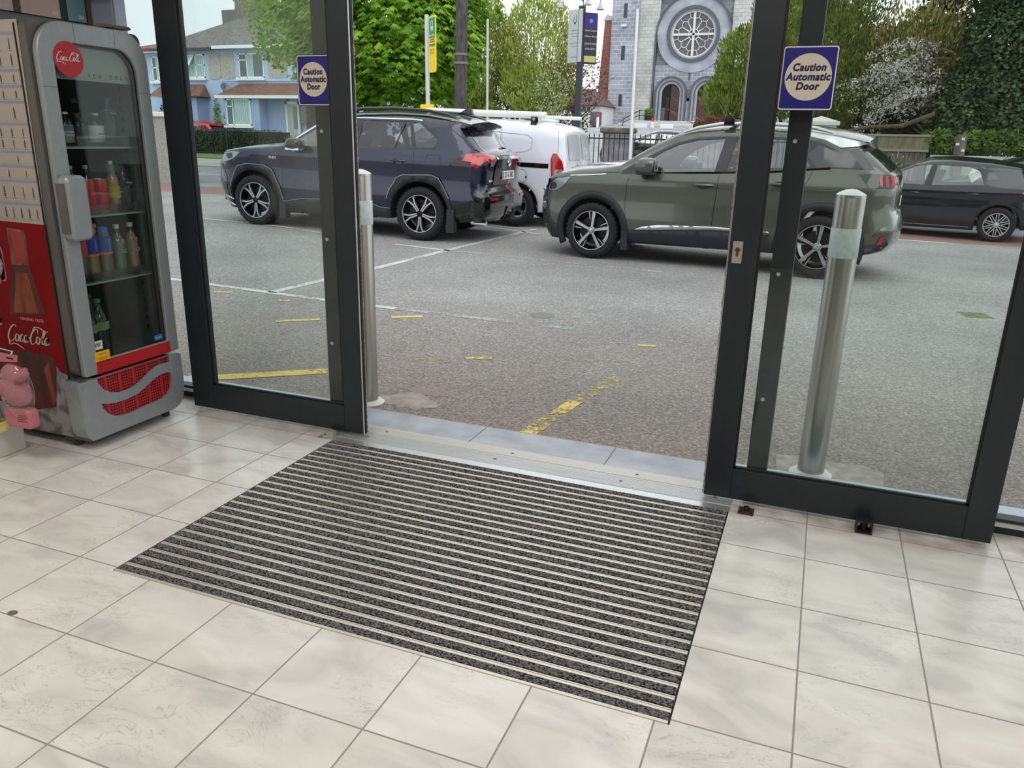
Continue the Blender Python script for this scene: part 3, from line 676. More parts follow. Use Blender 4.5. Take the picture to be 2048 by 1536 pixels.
lbw = mat('label_white', (176, 180, 180), .6); lbb = mat('label_dull_blue', (70, 110, 136), .6); lu = mat('label_royal_blue', (22, 62, 150), .45)
# top shelf
for k, (y, l_, ex) in enumerate(((2.502, 'squat bottle with silver cap and blue and white label, first on the top fridge shelf', lbb), (2.655, 'squat bottle with silver cap and white label, in the middle of the top fridge shelf', lbw))):
    t_ = bottle('juice_bottle', l_, -3.055, y, 1.337, .138, .032, gm('dark_glass', (.30, .26, .24)), mat('silver_cap', (170, 172, 170), .3, metal=.8), None, lbw, (.10, .62), capr=.62, caph=.07, neck=.72, txt=('h', 'DEEP RIVER' if k == 0 else 'SUPER 8', .0095, MATS['ink']))
    if k == 0: obj('label_band', lathe(B(), [(.0330, .060), (.0333, .061), (.0333, .084), (.0330, .085)], seg=28), lbb, t_, 50)
bottle('dark_bottle', 'dark bottle between the two labelled bottles on the top fridge shelf', -3.07, 2.578, 1.337, .135, .030, gm('very_dark_glass', (.16, .2, .18)), inner_dark, None, None)
bottle('water_bottle', 'clear water bottle with dark blue band on the top fridge shelf', -3.065, 2.735, 1.337, .205, .034, clearp, navycap, None, navycap, (.62, .74), txt=('h', 'Volvic', .014, lbw))
for y, l_ in ((2.60, 'shadowy green bottle behind the first bottles of the top shelf'), (2.70, 'shadowy green bottle at the back of the top shelf')): bottle('green_bottle', l_, -3.22, y, 1.337, .20, .034, gm('deep_green_glass', (.10, .2, .12)), greencap)
# middle shelf: slim cans, a juice, a water
canred = mat('can_red', (172, 14, 24), .3, metal=.3); canlid = mat('can_lid', (176, 178, 180), .3, metal=.8)
def can(lab, y, x=-3.052):
    t_ = thing('drinks_can', lab, 'can', (x, y*1.026, 1.044), group='red cans on the middle fridge shelf'); r, h = .031, .150
    obj('can_body', lathe(B(), [(0, 0), (r*.8, 0), (r, .012), (r, h-.014), (r*.86, h-.002)], seg=28), canred, t_, 50); obj('lid', lathe(B(), [(r*.86, h-.003), (r*.88, h), (r*.80, h), (r*.78, h-.004), (0, h-.004)], seg=24), canlid, t_, 50)
    obj('foot_ring', lathe(B(), [(r*.80, .0), (r*.99, .011), (r*.99, .013)], seg=24), canlid, t_, 50)
    sl = B(); script_logo(sl, .046, at(PX, 0, 0, 0) @ Matrix.Translation((0, .095, 0)))
    for v in sl.verts: a = v.co.y/(r+.0006); v.co.x = (r+.0006)*cos(a)+.0002; v.co.y = (r+.0006)*sin(a)
    obj('script_lettering', sl, mat('can_script_dark', (44, 8, 12), .5), t_); return t_
for y, l_ in ((2.500, 'red drinks can nearest the door handle on the middle shelf'), (2.567, 'second red drinks can along the middle shelf'), (2.634, 'third red drinks can along the middle shelf, beside the orange juice')): can(l_, y)
orj = mat('orange_juice', (168, 112, 22), .5)
bottle('juice_bottle', 'orange juice bottle with white-topped green cap on the middle shelf', -3.052, 2.702, 1.044, .212, .030, clearp, greencap, orj, mat('label_yellow_green', (150, 140, 50), .5), (.30, .55), caph=.18, capr=.55, txt=('h', 'Fruit Shoot', .010, lbw))
obj('cap_top', cyl(B(), (0, 0, .205), (0, 0, .226), .010, seg=14), whitecap, bpy.data.objects[[o.name for o in COL.objects if o.name.startswith('juice_bottle')][-1]])
bottle('water_bottle', 'clear water bottle with navy cap and label on the middle shelf', -3.058, 2.772, 1.044, .205, .033, clearp, navycap, None, navycap, (.55, .70), caph=.10, txt=('h', 'Volvic', .015, lbw))
for y, l_ in ((2.51, 'leftmost white-capped green bottle behind the red cans'), (2.58, 'middle white-capped green bottle behind the red cans'), (2.66, 'rightmost white-capped green bottle behind the red cans')): bottle('green_bottle', l_, -3.16, y, 1.044, .205, .028, MATS['deep_green_glass'], whitecap, grp='white-capped bottles behind the cans')
# lower shelf
pale_or = mat('pale_orange_drink', (146, 128, 84), .5); 
bottle('squash_bottle', 'pink-labelled bottle partly hidden at the left of the lower shelf', -3.058, 2.492, .749, .215, .030, clearp, navycap, mat('grey_drink', (90, 92, 88), .5), mat('label_pink', (176, 60, 84), .5), (.55, .85))
t1 = bottle('sports_drink_bottle', 'sports drink bottle with an orange cap and blue label on the lower shelf', -3.050, 2.540, .749, .235, .032, clearp, mat('orange_cap', (226, 104, 40), .45), pale_or, lu, (.52, .86), caph=.13, capr=.85, neck=.86, txt=('v', 'Lucozade', .014, lbw))
t2 = bottle('sports_drink_bottle', 'sports drink bottle with a bright blue cap and blue label on the lower shelf', -3.050, 2.612, .749, .235, .032, clearp, mat('bright_blue_cap', (30, 110, 200), .45), mat('amber_drink', (120, 104, 70), .5), lu, (.50, .82), caph=.15, capr=.7, neck=.84, txt=('v', 'Lucozade', .014, lbw))
for t_, m_ in ((t1, MATS['orange_cap']), (t2, MATS['orange_cap'])): obj('label_band', lathe(B(), [(.0325, .112), (.0328, .113), (.0328, .120), (.0325, .121)], seg=28), m_, t_, 50)
bottle('flavoured_water_bottle', 'greenish flavoured water bottle with a white cap on the lower shelf', -3.050, 2.688, .749, .238, .031, clearp, whitecap, mat('pale_green_drink', (92, 118, 98), .4), None); bottle('flavoured_water_bottle', 'peach flavoured water bottle with a white cap, last on the lower shelf', -3.055, 2.770, .749, .240, .031, clearp, whitecap, mat('peach_drink', (150, 124, 92), .4), None)
for o in [q for q in COL.objects if q.name.startswith('flavoured_water_bottle')]: text('lettering', 'ICE', .024, lbw, o, at(PX, .0318, 0, .115), depth=.0002); obj('fruit_picture', lathe(B(), [(0, .001), (.010, .001), (.010, 0)], (.0300, 0, .163), (1, 0, .0), 14), mat('fruit_print', (170, 110, 60), .5), o)
bottle('flavoured_water_bottle', 'white-capped clear bottle behind the two sports drinks', -3.16, 2.66, .749, .238, .031, clearp, whitecap)
# bottom: large green-tinted water bottles
for k, (x, y, l_) in enumerate(((-3.07, 2.545, 'large green-tinted water bottle at the front of the fridge floor'), (-3.06, 2.475, 'large water bottle half hidden by the door frame at the fridge floor'), (-3.19, 2.60, 'large water bottle second from the front on the fridge floor'), (-3.30, 2.53, 'large water bottle at the back of the fridge floor'))):
    bottle('large_water_bottle', l_, x, y, .386, .275, .043, greenp, greencap, None, mat('label_green', (96, 132, 84), .5), (.48, .62), caph=.06)

# ================================================================== GOODS AT THE LEFT EDGE
pink = mat('pink_plush', (184, 118, 126), .95, bump=.6, bscale=300); pinkc = mat('pink_card', (190, 112, 118), .6)
st = thing('display_stand', 'white display stand at the extreme left edge, holding the pink slippers pack', 'display stand', (0, 0, 0))
sb_ = B(); box(sb_, -3.46, -3.262, 2.16, 2.30, 0, .13); obj('base', sb_, mat('stand_white', (208, 206, 200), .5), st, bevel=.006); obj('post', cyl(B(), (-3.34, 2.24, .13), (-3.34, 2.24, 1.25), .016, seg=12), MATS['stand_white'], st)
hk = B(); tube(hk, [(-3.34, 2.24, .50), (-3.12, 2.21, .50), (-3.12, 2.20, .488)], .003, 6); tube(hk, [(-3.34, 2.24, .985), (-3.10, 2.21, .985), (-3.10, 2.20, .975)], .003, 6); obj('hook', hk, alu_m, st)
pk = thing('plush_pack', 'pink plush bunny slippers in a clear bag on a pink card at the left edge', 'soft toy', (-3.12, 2.20, .165))
obj('header_card', prism(B(), [(-.07, .285), (.03, .295), (.04, .323), (-.07, .326)], -.002, .002, PY), pinkc, pk); obj('hang_slot', prism(B(), rrect(-.03, .015, .303, .311, .004, 3), .0021, .0026, PY), MATS['ink'], pk)
bd_ = B(); sphere(bd_, (0, 0, .155), .055, 16, 12, (1.35, .8, 1.15)); sphere(bd_, (-.01, 0, .235), .045, 16, 12, (1.3, .8, 1.0)); sphere(bd_, (.03, -.01, .225), .03, 14, 10, (2.6, .75, .85), mx=Matrix.Rotation(-.45, 3, 'Y')); sphere(bd_, (.06, -.005, .250), .02, 12, 8, (1.9, .7, .8), mx=Matrix.Rotation(-.75, 3, 'Y')); sphere(bd_, (-.02, -.02, .17), .05, 14, 10, (1.1, .6, 1.1))
obj('plush_body', bd_, pink, pk, 60)
ba = B(); prism(ba, rrect(-.072, .078, .0, .09, .02, 5), -.028, .028, PY); obj('pink_tray', ba, pinkc, pk, bevel=.012)
pb3 = B()
for k, (w_, z) in enumerate(((.055, .060), (.06, .051), (.05, .042), (.058, .033))): prism(pb3, [(.012, z), (.012+w_, z+.004), (.012+w_, z+.007), (.012, z+.003)], .0285, .029, PY)
obj('printed_text', pb3, mat('brown_ink', (104, 56, 56), .6), pk)
cv = B(); sphere(cv, (.0, 0, .16), .09, 18, 12, (.95, .55, 1.45)); obj('clear_bag', cv, glass('clear_bag', (.95, .93, .93), 1.6), pk, 60)
sl_ = thing('slipper_pack', 'pink and grey striped slippers hanging on a black card at the left edge', 'slippers', (-3.10, 2.20, .78))
obj('card', prism(B(), rrect(-.11, .035, .03, .20, .02, 5), -.002, .002, PY), mat('card_black', (24, 24, 28), .6), sl_); obj('card_edge', holed(B(), rrect(-.115, .040, .025, .17, .02, 5), rrect(-.110, .035, .03, .165, .018, 5), .0021, .003, PY), mat('card_pink_edge', (200, 90, 120), .6), sl_); obj('orange_header', prism(B(), [(-.11, .17), (.02, .165), (.035, .18), (-.06, .215)], .0021, .003, PY), mat('card_orange', (190, 120, 70), .6), sl_)
def stripe_mat():
    m = mat('striped_cloth', (204, 140, 150), .9); n, l = m.node_tree.nodes, m.node_tree.links; t = n.new('ShaderNodeTexCoord'); w = n.new('ShaderNodeTexWave'); w.inputs['Scale'].default_value = 18; mp = n.new('ShaderNodeMapping'); mp.inputs['Rotation'].default_value = (0, .9, 0); r = n.new('ShaderNodeValToRGB'); r.color_ramp.interpolation = 'CONSTANT'; r.color_ramp.elements[0].color = lin((206, 130, 146))+(1,); r.color_ramp.elements[1].position = .4; r.color_ramp.elements[1].color = lin((138, 142, 140))+(1,)
    l.new(t.outputs['Object'], mp.inputs[0]); l.new(mp.outputs[0], w.inputs['Vector']); l.new(w.outputs[0], r.inputs[0]); l.new(r.outputs[0], n['Principled BSDF'].inputs['Base Color']); return m
sb2 = B(); sphere(sb2, (-.015, -.02, .095), .05, 16, 12, (1.15, .6, 1.2)); obj('slipper', sb2, stripe_mat(), sl_, 60); sb2 = B(); sphere(sb2, (-.02, -.018, .035), .034, 14, 10, (1.2, .6, 1)); obj('slipper_sole', sb2, mat('sole_pink', (196, 110, 126), .8), sl_, 60)
gb = thing('boxed_toy', 'grey and yellow boxed item standing at the bottom left corner of the display', 'box', (-3.28, 2.17, .13))
obj('carton', prism(B(), rrect(-.06, .068, .0, .045, .006, 3), -.03, .03, PY), mat('yellow_carton', (206, 186, 96), .6, rgb2=(226, 214, 150), nscale=30), gb); gq = B(); sphere(gq, (.0, 0, .085), .06, 18, 12, (1.1, .5, .75)); obj('grey_toy', gq, mat('grey_toy', (146, 148, 154), .7), gb, 60); gq = B(); sphere(gq, (-.02, -.012, .118), .04, 14, 10, (1, .55, .6)); obj('white_toy_top', gq, white_m, gb, 60)
# wall display above the fridge
wd = thing('wall_display', 'wall rack of coloured folders high on the left wall above the fridge', 'display rack', (-3.61, 2.70, 1.88))
obj('base_strip', bx(0, .04, -.6, .56, -.03, .03), mat('rack_grey', (98, 102, 104), .5), wd); obj('back_board', bx(-.008, .004, -.6, .56, .03, .75), mat('rack_dark', (30, 32, 34), .6), wd); obj('wood_end', bx(0, .05, .515, .56, -.0, .75), mat('brown_wood', (112, 82, 66), .6, noise_amt=.1, nscale=12), wd)
for y0, y1, m1, m2, lab in ((-.30, -.10, (176, 150, 160), (60, 66, 62), 'mauve-grey folder farthest left in the wall rack'), (-.06, .105, (186, 164, 168), (58, 62, 60), 'pale pink folder in the wall rack'), (.125, .352, (178, 150, 138), (72, 48, 40), 'peach folder in the wall rack beside the teal one'), (.375, .50, (98, 136, 144), (22, 24, 26), 'teal folder in the wall rack, next to its wooden end')):
    f_ = thing('folder', lab, 'folder', (-3.566, 2.70+y0, 1.912)); w_ = y1-y0
    obj('cover', bx(0, .012, 0 if y0 < .1 else .02, w_, 0, .30), mat('folder_%d' % m1[0], m1, .6), f_); obj('spine', bx(-.002, .010, -.035, 0 if y0 < .1 else .02, 0, .30), mat('spine_%d' % m2[0], m2, .6), f_); obj('white_label', bx(.012, .0125, w_-.045, w_-.012, .012, .03), lbw, f_)
# ================================================================== CARS
def interp(t, x):
    if x <= t[0][0]: return t[0][1]
    for (a, va), (b, vb) in zip(t, t[1:]):
        if x <= b:
            u = (x-a)/(b-a); u = u*u*(3-2*u)*.5+u*.5
            return va+(vb-va)*u
    return t[-1][1]
def inpoly(x, z, P_):
    c = False; n = len(P_); j = n-1
    for i in range(n):
        xi, zi = P_[i][0], P_[i][1]; xj, zj = P_[j][0], P_[j][1]
        if (zi > z) != (zj > z) and x < (xj-xi)*(z-zi)/(zj-zi)+xi: c = not c
        j = i
    return c
def dens(P_, step, closed=True):
    o = []; n = len(P_)
    for i in range(n if closed else n-1):
        a, b = P_[i], P_[(i+1) % n]
        L = sqrt((a[0]-b[0])**2+(a[1]-b[1])**2); k = max(1, int(L/step+.5))
        for q in range(k):
            t = q/k; o.append(tuple(a[c]+(b[c]-a[c])*t if isinstance(a[c], (int, float)) else a[c] for c in range(len(a))))
    if not closed: o.append(P_[-1])
    return o
def rnd(P_, r=.03, n=3):
    """round polygon corners"""
    o = []; N = len(P_)
    for i in range(N):
        p, a, b = P_[i], P_[i-1], P_[(i+1) % N]
        da = sqrt((a[0]-p[0])**2+(a[1]-p[1])**2); db = sqrt((b[0]-p[0])**2+(b[1]-p[1])**2)
        ra, rb = min(r, da*.45)/da, min(r, db*.45)/db
        s = (p[0]+(a[0]-p[0])*ra, p[1]+(a[1]-p[1])*ra); e = (p[0]+(b[0]-p[0])*rb, p[1]+(b[1]-p[1])*rb)
        for k in range(n+1):
            t = k/n; o.append(tuple((1-t)**2*s[c]+2*t*(1-t)*p[c]+t*t*e[c] for c in (0, 1)))
    return o

class Car:
    """x: 0 at the front axle, growing rearwards; y: side, negative = left side; z up.
    The body is a side elevation inflated to its real width, so every point has true depth."""
    def __init__(s, name, label, L, outline, W, plan, R, F, side_off, crown=.07, loc=None):
        R, F = Vector(R), Vector(F); ax = (R-F).normalized(); up = (Vector((0, 0, 1))-ax*ax.z).normalized(); n = ax.cross(up)
        if n.y > 0: n = -n
        s.root = thing(name, label, 'car'); m = Matrix(((ax.x, -n.x, up.x, 0), (ax.y, -n.y, up.y, 0), (ax.z, -n.z, up.z, 0), (0, 0, 0, 1)))
        m.translation = R-ax*L-n*side_off
        s.root.matrix_world = m; s.L = L; s.W = W; s.plan = plan; s.crown = crown
        s.out = dens(outline, .05)                       # (x,z,dr,drop,tag)
        s.poly = [(p[0], p[1]) for p in s.out]
    def hw(s, x, z):
        w = interp(s.W, z)*interp(s.plan, x)
        return w
    def y(s, x, z):
        """half width with rounding toward the outline"""
        best = 0
        for p in s.out:
            dr, dp = p[2], p[3]
            if dp <= 0: continue
            d = sqrt((p[0]-x)**2+(p[1]-z)**2)
            if d < dr: best = max(best, dp*(1-sqrt(max(0, 1-(1-d/dr)**2))))
        return s.hw(x, z)-best
    def part(s, name, bm, m, smooth=40, parent=None): return obj(name, bm, m, parent or s.root, smooth)
    def cdt(s, loops, grid=.06, rings=True, region=None):
        pts = []; edges = []; key = {}
        def add(x, z):
            k = (round(x, 4), round(z, 4))
            if k not in key: key[k] = len(pts); pts.append(Vector((x, z)))
            return key[k]
        for lp in loops:
            ids = [add(p[0], p[1]) for p in lp]
            for i in range(len(ids)):
                if ids[i] != ids[(i+1) % len(ids)]: edges.append((ids[i], ids[(i+1) % len(ids)]))
        bnd = [p.copy() for p in pts]; dom = region or s.poly
        xs = [p[0] for p in dom]; zs = [p[1] for p in dom]
        def far(x, z, d): return all(abs(b.x-x) > d or abs(b.y-z) > d or (b.x-x)**2+(b.y-z)**2 > d*d for b in bnd)
        extra = []
        if rings:
            for p, q in zip(s.out, s.out[1:]+s.out[:1]):
                if p[3] <= 0: continue
                dx, dz = q[0]-p[0], q[1]-p[1]; l_ = sqrt(dx*dx+dz*dz) or 1
                for fr in (.12, .35, .7):
                    for sg in (1, -1):
                        x, z = p[0]-sg*dz/l_*p[2]*fr, p[1]+sg*dx/l_*p[2]*fr
                        if inpoly(x, z, dom) and far(x, z, min(.02, p[2]*.1)) and all((x-e[0])**2+(z-e[1])**2 > .0006 for e in extra): extra.append((x, z))
        nx = int((max(xs)-min(xs))/grid)+1; nz = int((max(zs)-min(zs))/grid)+1
        for i in range(nx):
            for j in range(nz):
                x = min(xs)+(i+.5)*grid; z = min(zs)+(j+.5)*grid
                if inpoly(x, z, dom) and far(x, z, grid*.4) and all((x-e[0])**2+(z-e[1])**2 > (grid*.35)**2 for e in extra): extra.append((x, z))
        for e in extra: add(*e)
        v, e, f, *_ = delaunay_2d_cdt(pts, edges, [], 0, 1e-5)
        tris = []
        for t in f:
            cx = sum(v[i].x for i in t)/len(t); cz = sum(v[i].y for i in t)/len(t)
            tris.append((t, cx, cz))
        return v, tris
    def body(s, paint, holes=(), regions=(), strips=None, both=True, inner=True):
        """holes: window polygons cut through; regions: (name, poly, material) panels in the same skin"""
        loops = [s.poly]+[dens(h, .06) for h in holes]+[dens(r[1], .06) for r in regions]
        v, tris = s.cdt(loops)
        groups = {}
        for t, cx, cz in tris:
            if not inpoly(cx, cz, s.poly): continue
            if any(inpoly(cx, cz, h) for h in holes): continue
            k = -1
            for i, r in enumerate(regions):
                if inpoly(cx, cz, r[1]): k = i
            groups.setdefault(k, []).append(t)
        Y = [s.y(p.x, p.y) for p in v]
        def skin(bm, ts, off=0, sgs=(-1, 1)):
            for sg in sgs:
                mp_ = {}
                for t in ts:
                    f_ = []
                    for i in t:
                        if i not in mp_: mp_[i] = bm.verts.new((v[i].x, sg*(Y[i]+off), v[i].y))
                        f_.append(mp_[i])
                    a, b, c = f_[0].co, f_[1].co, f_[2].co
                    nrm = (b-a).cross(c-a)
                    if nrm.y*sg < 0: f_.reverse()
                    try: bm.faces.new(f_)
                    except ValueError: pass
        sb = {}                                          # outline strips by tag
        N = len(s.out); K = 10
        tags = {}
        for i in range(N):
            tags.setdefault(s.out[i][4], []).append(i)
        def strip(bm, idx, shrink=0):
            cache = {}
            def row(i):
                i %= N
                if i not in cache:
                    p = s.out[i]; a, b = s.out[i-1], s.out[(i+1) % N]
                    dx, dz = b[0]-a[0], b[1]-a[1]; l_ = sqrt(dx*dx+dz*dz) or 1
                    nx_, nz_ = dz/l_, -dx/l_
                    if inpoly(p[0]+nx_*.004, p[1]+nz_*.004, s.poly): nx_, nz_ = -nx_, -nz_
                    yy = s.y(p[0], p[1])-shrink; cr = (s.crown if s.crown_on(p) else 0)
                    cache[i] = [bm.verts.new((p[0]+nx_*(cr*(1-t*t)-shrink), yy*t, p[1]+nz_*(cr*(1-t*t)-shrink))) for t in [(-1+2*k/K) for k in range(K+1)]]
                return cache[i]
            for i in idx:
                a, b = row(i), row(i+1)
                for k in range(K): bm.faces.new((a[k], a[k+1], b[k+1], b[k]))
        bm = B(); skin(bm, groups.get(-1, []))
        strip(bm, tags.get('p', []))
        o = s.part('body', bm, paint); bmesh_fix(o, flip=False)
        s.bodyobj = o
        for i, r in enumerate(regions):
            for q in (-1, 1):
                bm = B(); skin(bm, groups.get(i, []), 0, (q,))
                if len(bm.faces): s.part(r[0], bm, r[2])
        for tg, (nm, m_) in (strips or {}).items():
            if tg in tags:
                bm = B(); strip(bm, tags[tg]); s.part(nm, bm, m_)
        if inner:
            bm = B(); skin(bm, groups.get(-1, []), -.03); strip(bm, tags.get('p', []), .03)
            s.part('cabin_lining', bm, mat('cabin_lining', (34, 35, 37), .9))
    def crown_on(s, p): return p[4] != 'u'
    def patch(s, name, poly, m, off=.004, sides=(-1, 1), grid=.08, parent=None, thick=0, step=.04):
        """a panel lying on the flank"""
        if len(sides) > 1: return [s.patch(name, poly, m, off, (q,), grid, parent, thick, step) for q in sides][0]
        loop = dens(poly, step); v, tris = s.cdt([loop], grid=grid, rings=False, region=loop); bm = B()
        for sg in sides:
            mp_ = {}
            for t, cx, cz in tris:
                if not inpoly(cx, cz, loop): continue
                f_ = []
                for i in t:
                    if i not in mp_: mp_[i] = bm.verts.new((v[i].x, sg*(s.y(v[i].x, v[i].y)+off), v[i].y))
                    f_.append(mp_[i])
                if (f_[1].co-f_[0].co).cross(f_[2].co-f_[0].co).y*sg < 0: f_.reverse()
                try: bm.faces.new(f_)
                except ValueError: pass
        o = s.part(name, bm, m, 50, parent)
        if thick:
            k = o.modifiers.new('solid', 'SOLIDIFY'); k.thickness = thick; k.offset = -1
        return o
    def line(s, name, pts, m, w=.006, off=.003, sides=(-1, 1), parent=None, bm=None, hgt=0):
        if bm is None and len(sides) > 1: return [s.line(name, pts, m, w, off, (q,), parent, None, hgt) for q in sides][0]
        own = bm is None; bm = bm or B(); P_ = dens(pts, .05, False)
        for sg in sides:
            pr = None
            for i, p in enumerate(P_):
                a, b = P_[max(0, i-1)], P_[min(len(P_)-1, i+1)]
                dx, dz = b[0]-a[0], b[1]-a[1]; l_ = sqrt(dx*dx+dz*dz) or 1; nx_, nz_ = -dz/l_*w/2, dx/l_*w/2
                q = [bm.verts.new((p[0]+nx_*t, sg*(s.y(p[0], p[1])+off), p[1]+nz_*t)) for t in (1, -1)]
                if pr: bm.faces.new((pr[0], pr[1], q[1], q[0]))
                pr = q
        if own:
            o = s.part(name, bm, m, 50, parent)
            if hgt:
                k = o.modifiers.new('solid', 'SOLIDIFY'); k.thickness = hgt; k.offset = 0
            return o
    # ---- rear face: depth from the outline's rear edge
    def rear_x(s, yv, z):
        ps = [p for p in s.out if p[5] == 1]
        best = None
        for a, b in zip(ps, ps[1:]):
            if (a[1]-z)*(b[1]-z) <= 0 and abs(a[1]-b[1]) > 1e-6:
                t = (z-a[1])/(b[1]-a[1]); x = a[0]+(b[0]-a[0])*t
                best = x if best is None else max(best, x)
        if best is None: best = min(ps, key=lambda p: abs(p[1]-z))[0]
        ye = s.y(best, z); t = min(1, abs(yv)/ye)
        x = best+s.crown*(1-t*t)
        if abs(yv) > ye:                                # round the corner onto the flank
            lo, hi = best-.5, best
            for _ in range(18):
                md = (lo+hi)/2
                if s.y(md, z) > abs(yv): lo = md
                else: hi = md
            x = lo
        return x
    def rpatch(s, name, poly, m, off=.006, parent=None, step=.04, thick=0):
        loop = dens(poly, step); v, tris = s.cdt([loop], grid=.06, rings=False, region=loop); bm = B(); mp_ = {}
        for t, cx, cz in tris:
            if not inpoly(cx, cz, loop): continue
            f_ = []
            for i in t:
                if i not in mp_: mp_[i] = bm.verts.new((s.rear_x(v[i].x, v[i].y)+off, v[i].x, v[i].y))
                f_.append(mp_[i])
            if (f_[1].co-f_[0].co).cross(f_[2].co-f_[0].co).x < 0: f_.reverse()
            try: bm.faces.new(f_)
            except ValueError: pass
        o = s.part(name, bm, m, 50, parent)
        if thick:
            k = o.modifiers.new('solid', 'SOLIDIFY'); k.thickness = thick; k.offset = -1
        return o
def bmesh_fix(o, flip=False):
    bm = B(); bm.from_mesh(o.data); bmesh.ops.remove_doubles(bm, verts=bm.verts, dist=.0008); bmesh.ops.recalc_face_normals(bm, faces=bm.faces)
    bm.to_mesh(o.data); bm.free(); o.data.set_sharp_from_angle(angle=radians(42))

tyre_m = mat('tyre', (28, 29, 31), .85, bump=.3, bscale=90)
rimdark = mat('rim_dark', (16, 16, 18), .4, metal=.5)
rimsilver = mat('machined_alloy', (190, 192, 196), .28, metal=.85)
greyalloy = mat('grey_alloy', (112, 114, 118), .45, metal=.7)
disc_m = mat('brake_disc', (46, 45, 46), .5, metal=.6)
chrome = mat('chrome', (225, 228, 230), .12, metal=1)
plastic = mat('black_cladding', (34, 36, 42), .62)
gloss_black = mat('gloss_black', (10, 11, 14), .08, coat=.6)
seat_m = mat('seat_cloth', (38, 39, 42), .85)
light_red = mat('red_lens', (172, 6, 18), .18, coat=1, emit=.04)
light_dark = mat('smoked_lens', (20, 22, 30), .08, coat=1)
light_clear = mat('clear_lens', (150, 156, 162), .1, metal=.5, coat=1)
def wheel_mats(): pass
def wheel(parent, x, yc, rt, rr, width, kind, side, z=None):
    """axis along y; side -1 faces -y"""
    w = bpy.data.objects.new('wheel', None); w.empty_display_size = .1; COL.objects.link(w); w.parent = parent
    w.location = (x, yc, z if z is not None else rt)
    hw_ = width/2; ax = (0, side, 0)
    bm = B(); lathe(bm, [(rr*.97, -hw_*.8), (rr*1.03, -hw_), (rt*.86, -hw_*1.06), (rt*.97, -hw_*.86), (rt, -hw_*.5), (rt, hw_*.5), (rt*.97, hw_*.86), (rt*.9, hw_*1.04), (rt*.82, hw_*1.08), (rr*1.06, hw_), (rr*.985, hw_*.92), (rr*.95, hw_*.5)], axis=ax, seg=56)
    for k in range(36):                                   # shoulder tread blocks
        a = 2*pi*k/36
        for q in (-1, 1):
            m_ = Matrix.Rotation(a, 4, 'Y') @ Matrix.Translation((rt-.004, 0, 0))
            y0, y1 = (hw_*.45, hw_*.8) if q > 0 else (-hw_*.8, -hw_*.45)
            box(bm, -.004, .006, y0*side if side > 0 else -y1, y1*side if side > 0 else -y0, -.018, .014, mx=m_)
    obj('tyre', bm, tyre_m, w, 40)
    bm = B(); lathe(bm, [(rr*.99, hw_*.96), (rr*.965, hw_*.98), (rr*.93, hw_*.8), (rr*.92, -hw_*.6), (rr*.93, -hw_*.75)], axis=ax, seg=48)
    obj('rim', bm, rimdark if kind in ('rav', 'peu') else greyalloy, w, 40)
    bm = B(); lathe(bm, [(.0, hw_*.12), (rr*.72, hw_*.12), (rr*.72, hw_*.0), (0, 0)], axis=ax, seg=32); obj('brake_disc', bm, disc_m, w, 40)
    if kind in ('peu', 'rav'):
        bm = B(); lathe(bm, [(rr*.995, hw_*.985), (rr*.985, hw_*1.01), (rr*.955, hw_*1.0), (rr*.95, hw_*.9)], axis=ax, seg=48); obj('rim_lip', bm, rimsilver, w, 40)
    bm = B(); bd = B()
    def sp(bmx, poly, a, y0, y1):                        # polygon in (radial, tangential)
        mm = Matrix.Rotation(-a*side, 4, 'Y') @ Matrix(((1, 0, 0, 0), (0, 0, side, 0), (0, 1, 0, 0), (0, 0, 0, 1)))
        prism(bmx, [(p[0]*rr, p[1]*rr) for p in poly], y0, y1, mm)
    yo, yi = hw_*.82, hw_*.45
    if kind == 'peu':
        for k in range(5):
            a = 2*pi*k/5+1.05
            sp(bm, [(.14, -.055), (.95, -.10), (.95, .075), (.14, .05)], a, yi, yo)
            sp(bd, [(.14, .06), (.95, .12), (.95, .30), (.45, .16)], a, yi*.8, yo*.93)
            sp(bm, [(.50, .135), (.95, .235), (.95, .30), (.55, .175)], a, yi, yo*.97)
    elif kind == 'rav':
        for k in range(5):
            a = 2*pi*k/5+pi/2
            for q in (1, -1):
                f_ = lambda P_: [(p[0], q*p[1]) for p in (P_ if q > 0 else P_[::-1])]
                sp(bm, f_([(.16, .012), (.62, .025), (.96, .16), (.96, .285), (.88, .27), (.88, .20), (.60, .105), (.16, .075)]), a, yi, yo)
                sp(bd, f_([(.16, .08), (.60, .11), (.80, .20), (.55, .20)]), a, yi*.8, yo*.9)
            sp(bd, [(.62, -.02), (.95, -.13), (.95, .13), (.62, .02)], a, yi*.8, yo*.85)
    elif kind == 'van':
        for k in range(5):
            a = 2*pi*k/5+pi/2+.3
            sp(bm, [(.15, -.14), (.5, -.09), (.78, -.13), (.96, -.36), (.96, .36), (.78, .13), (.5, .09), (.15, .14)], a, yi, yo)
        lathe(bm, [(rr*.97, yo*.95), (rr*.97, yo*1.1), (rr*.86, yo*1.1), (rr*.84, yo*.95)], axis=ax, seg=40)
    elif kind == 'mesh':
        for k in range(10):
            a = 2*pi*k/10
            for q in (.30, -.30):
                sp(bm, [(.2, -.028-q*.1), (.95, -.03+q*.75), (.95, .03+q*.75), (.2, .028-q*.1)], a, yi, yo)
        lathe(bm, [(rr*.97, yo*.95), (rr*.97, yo*1.08), (rr*.9, yo*1.08), (rr*.9, yo*.95)], axis=ax, seg=40)
    elif kind == 'plain':
        for k in range(7): sp(bm, [(.15, -.08), (.95, -.10), (.95, .10), (.15, .08)], 2*pi*k/7, yi, yo)
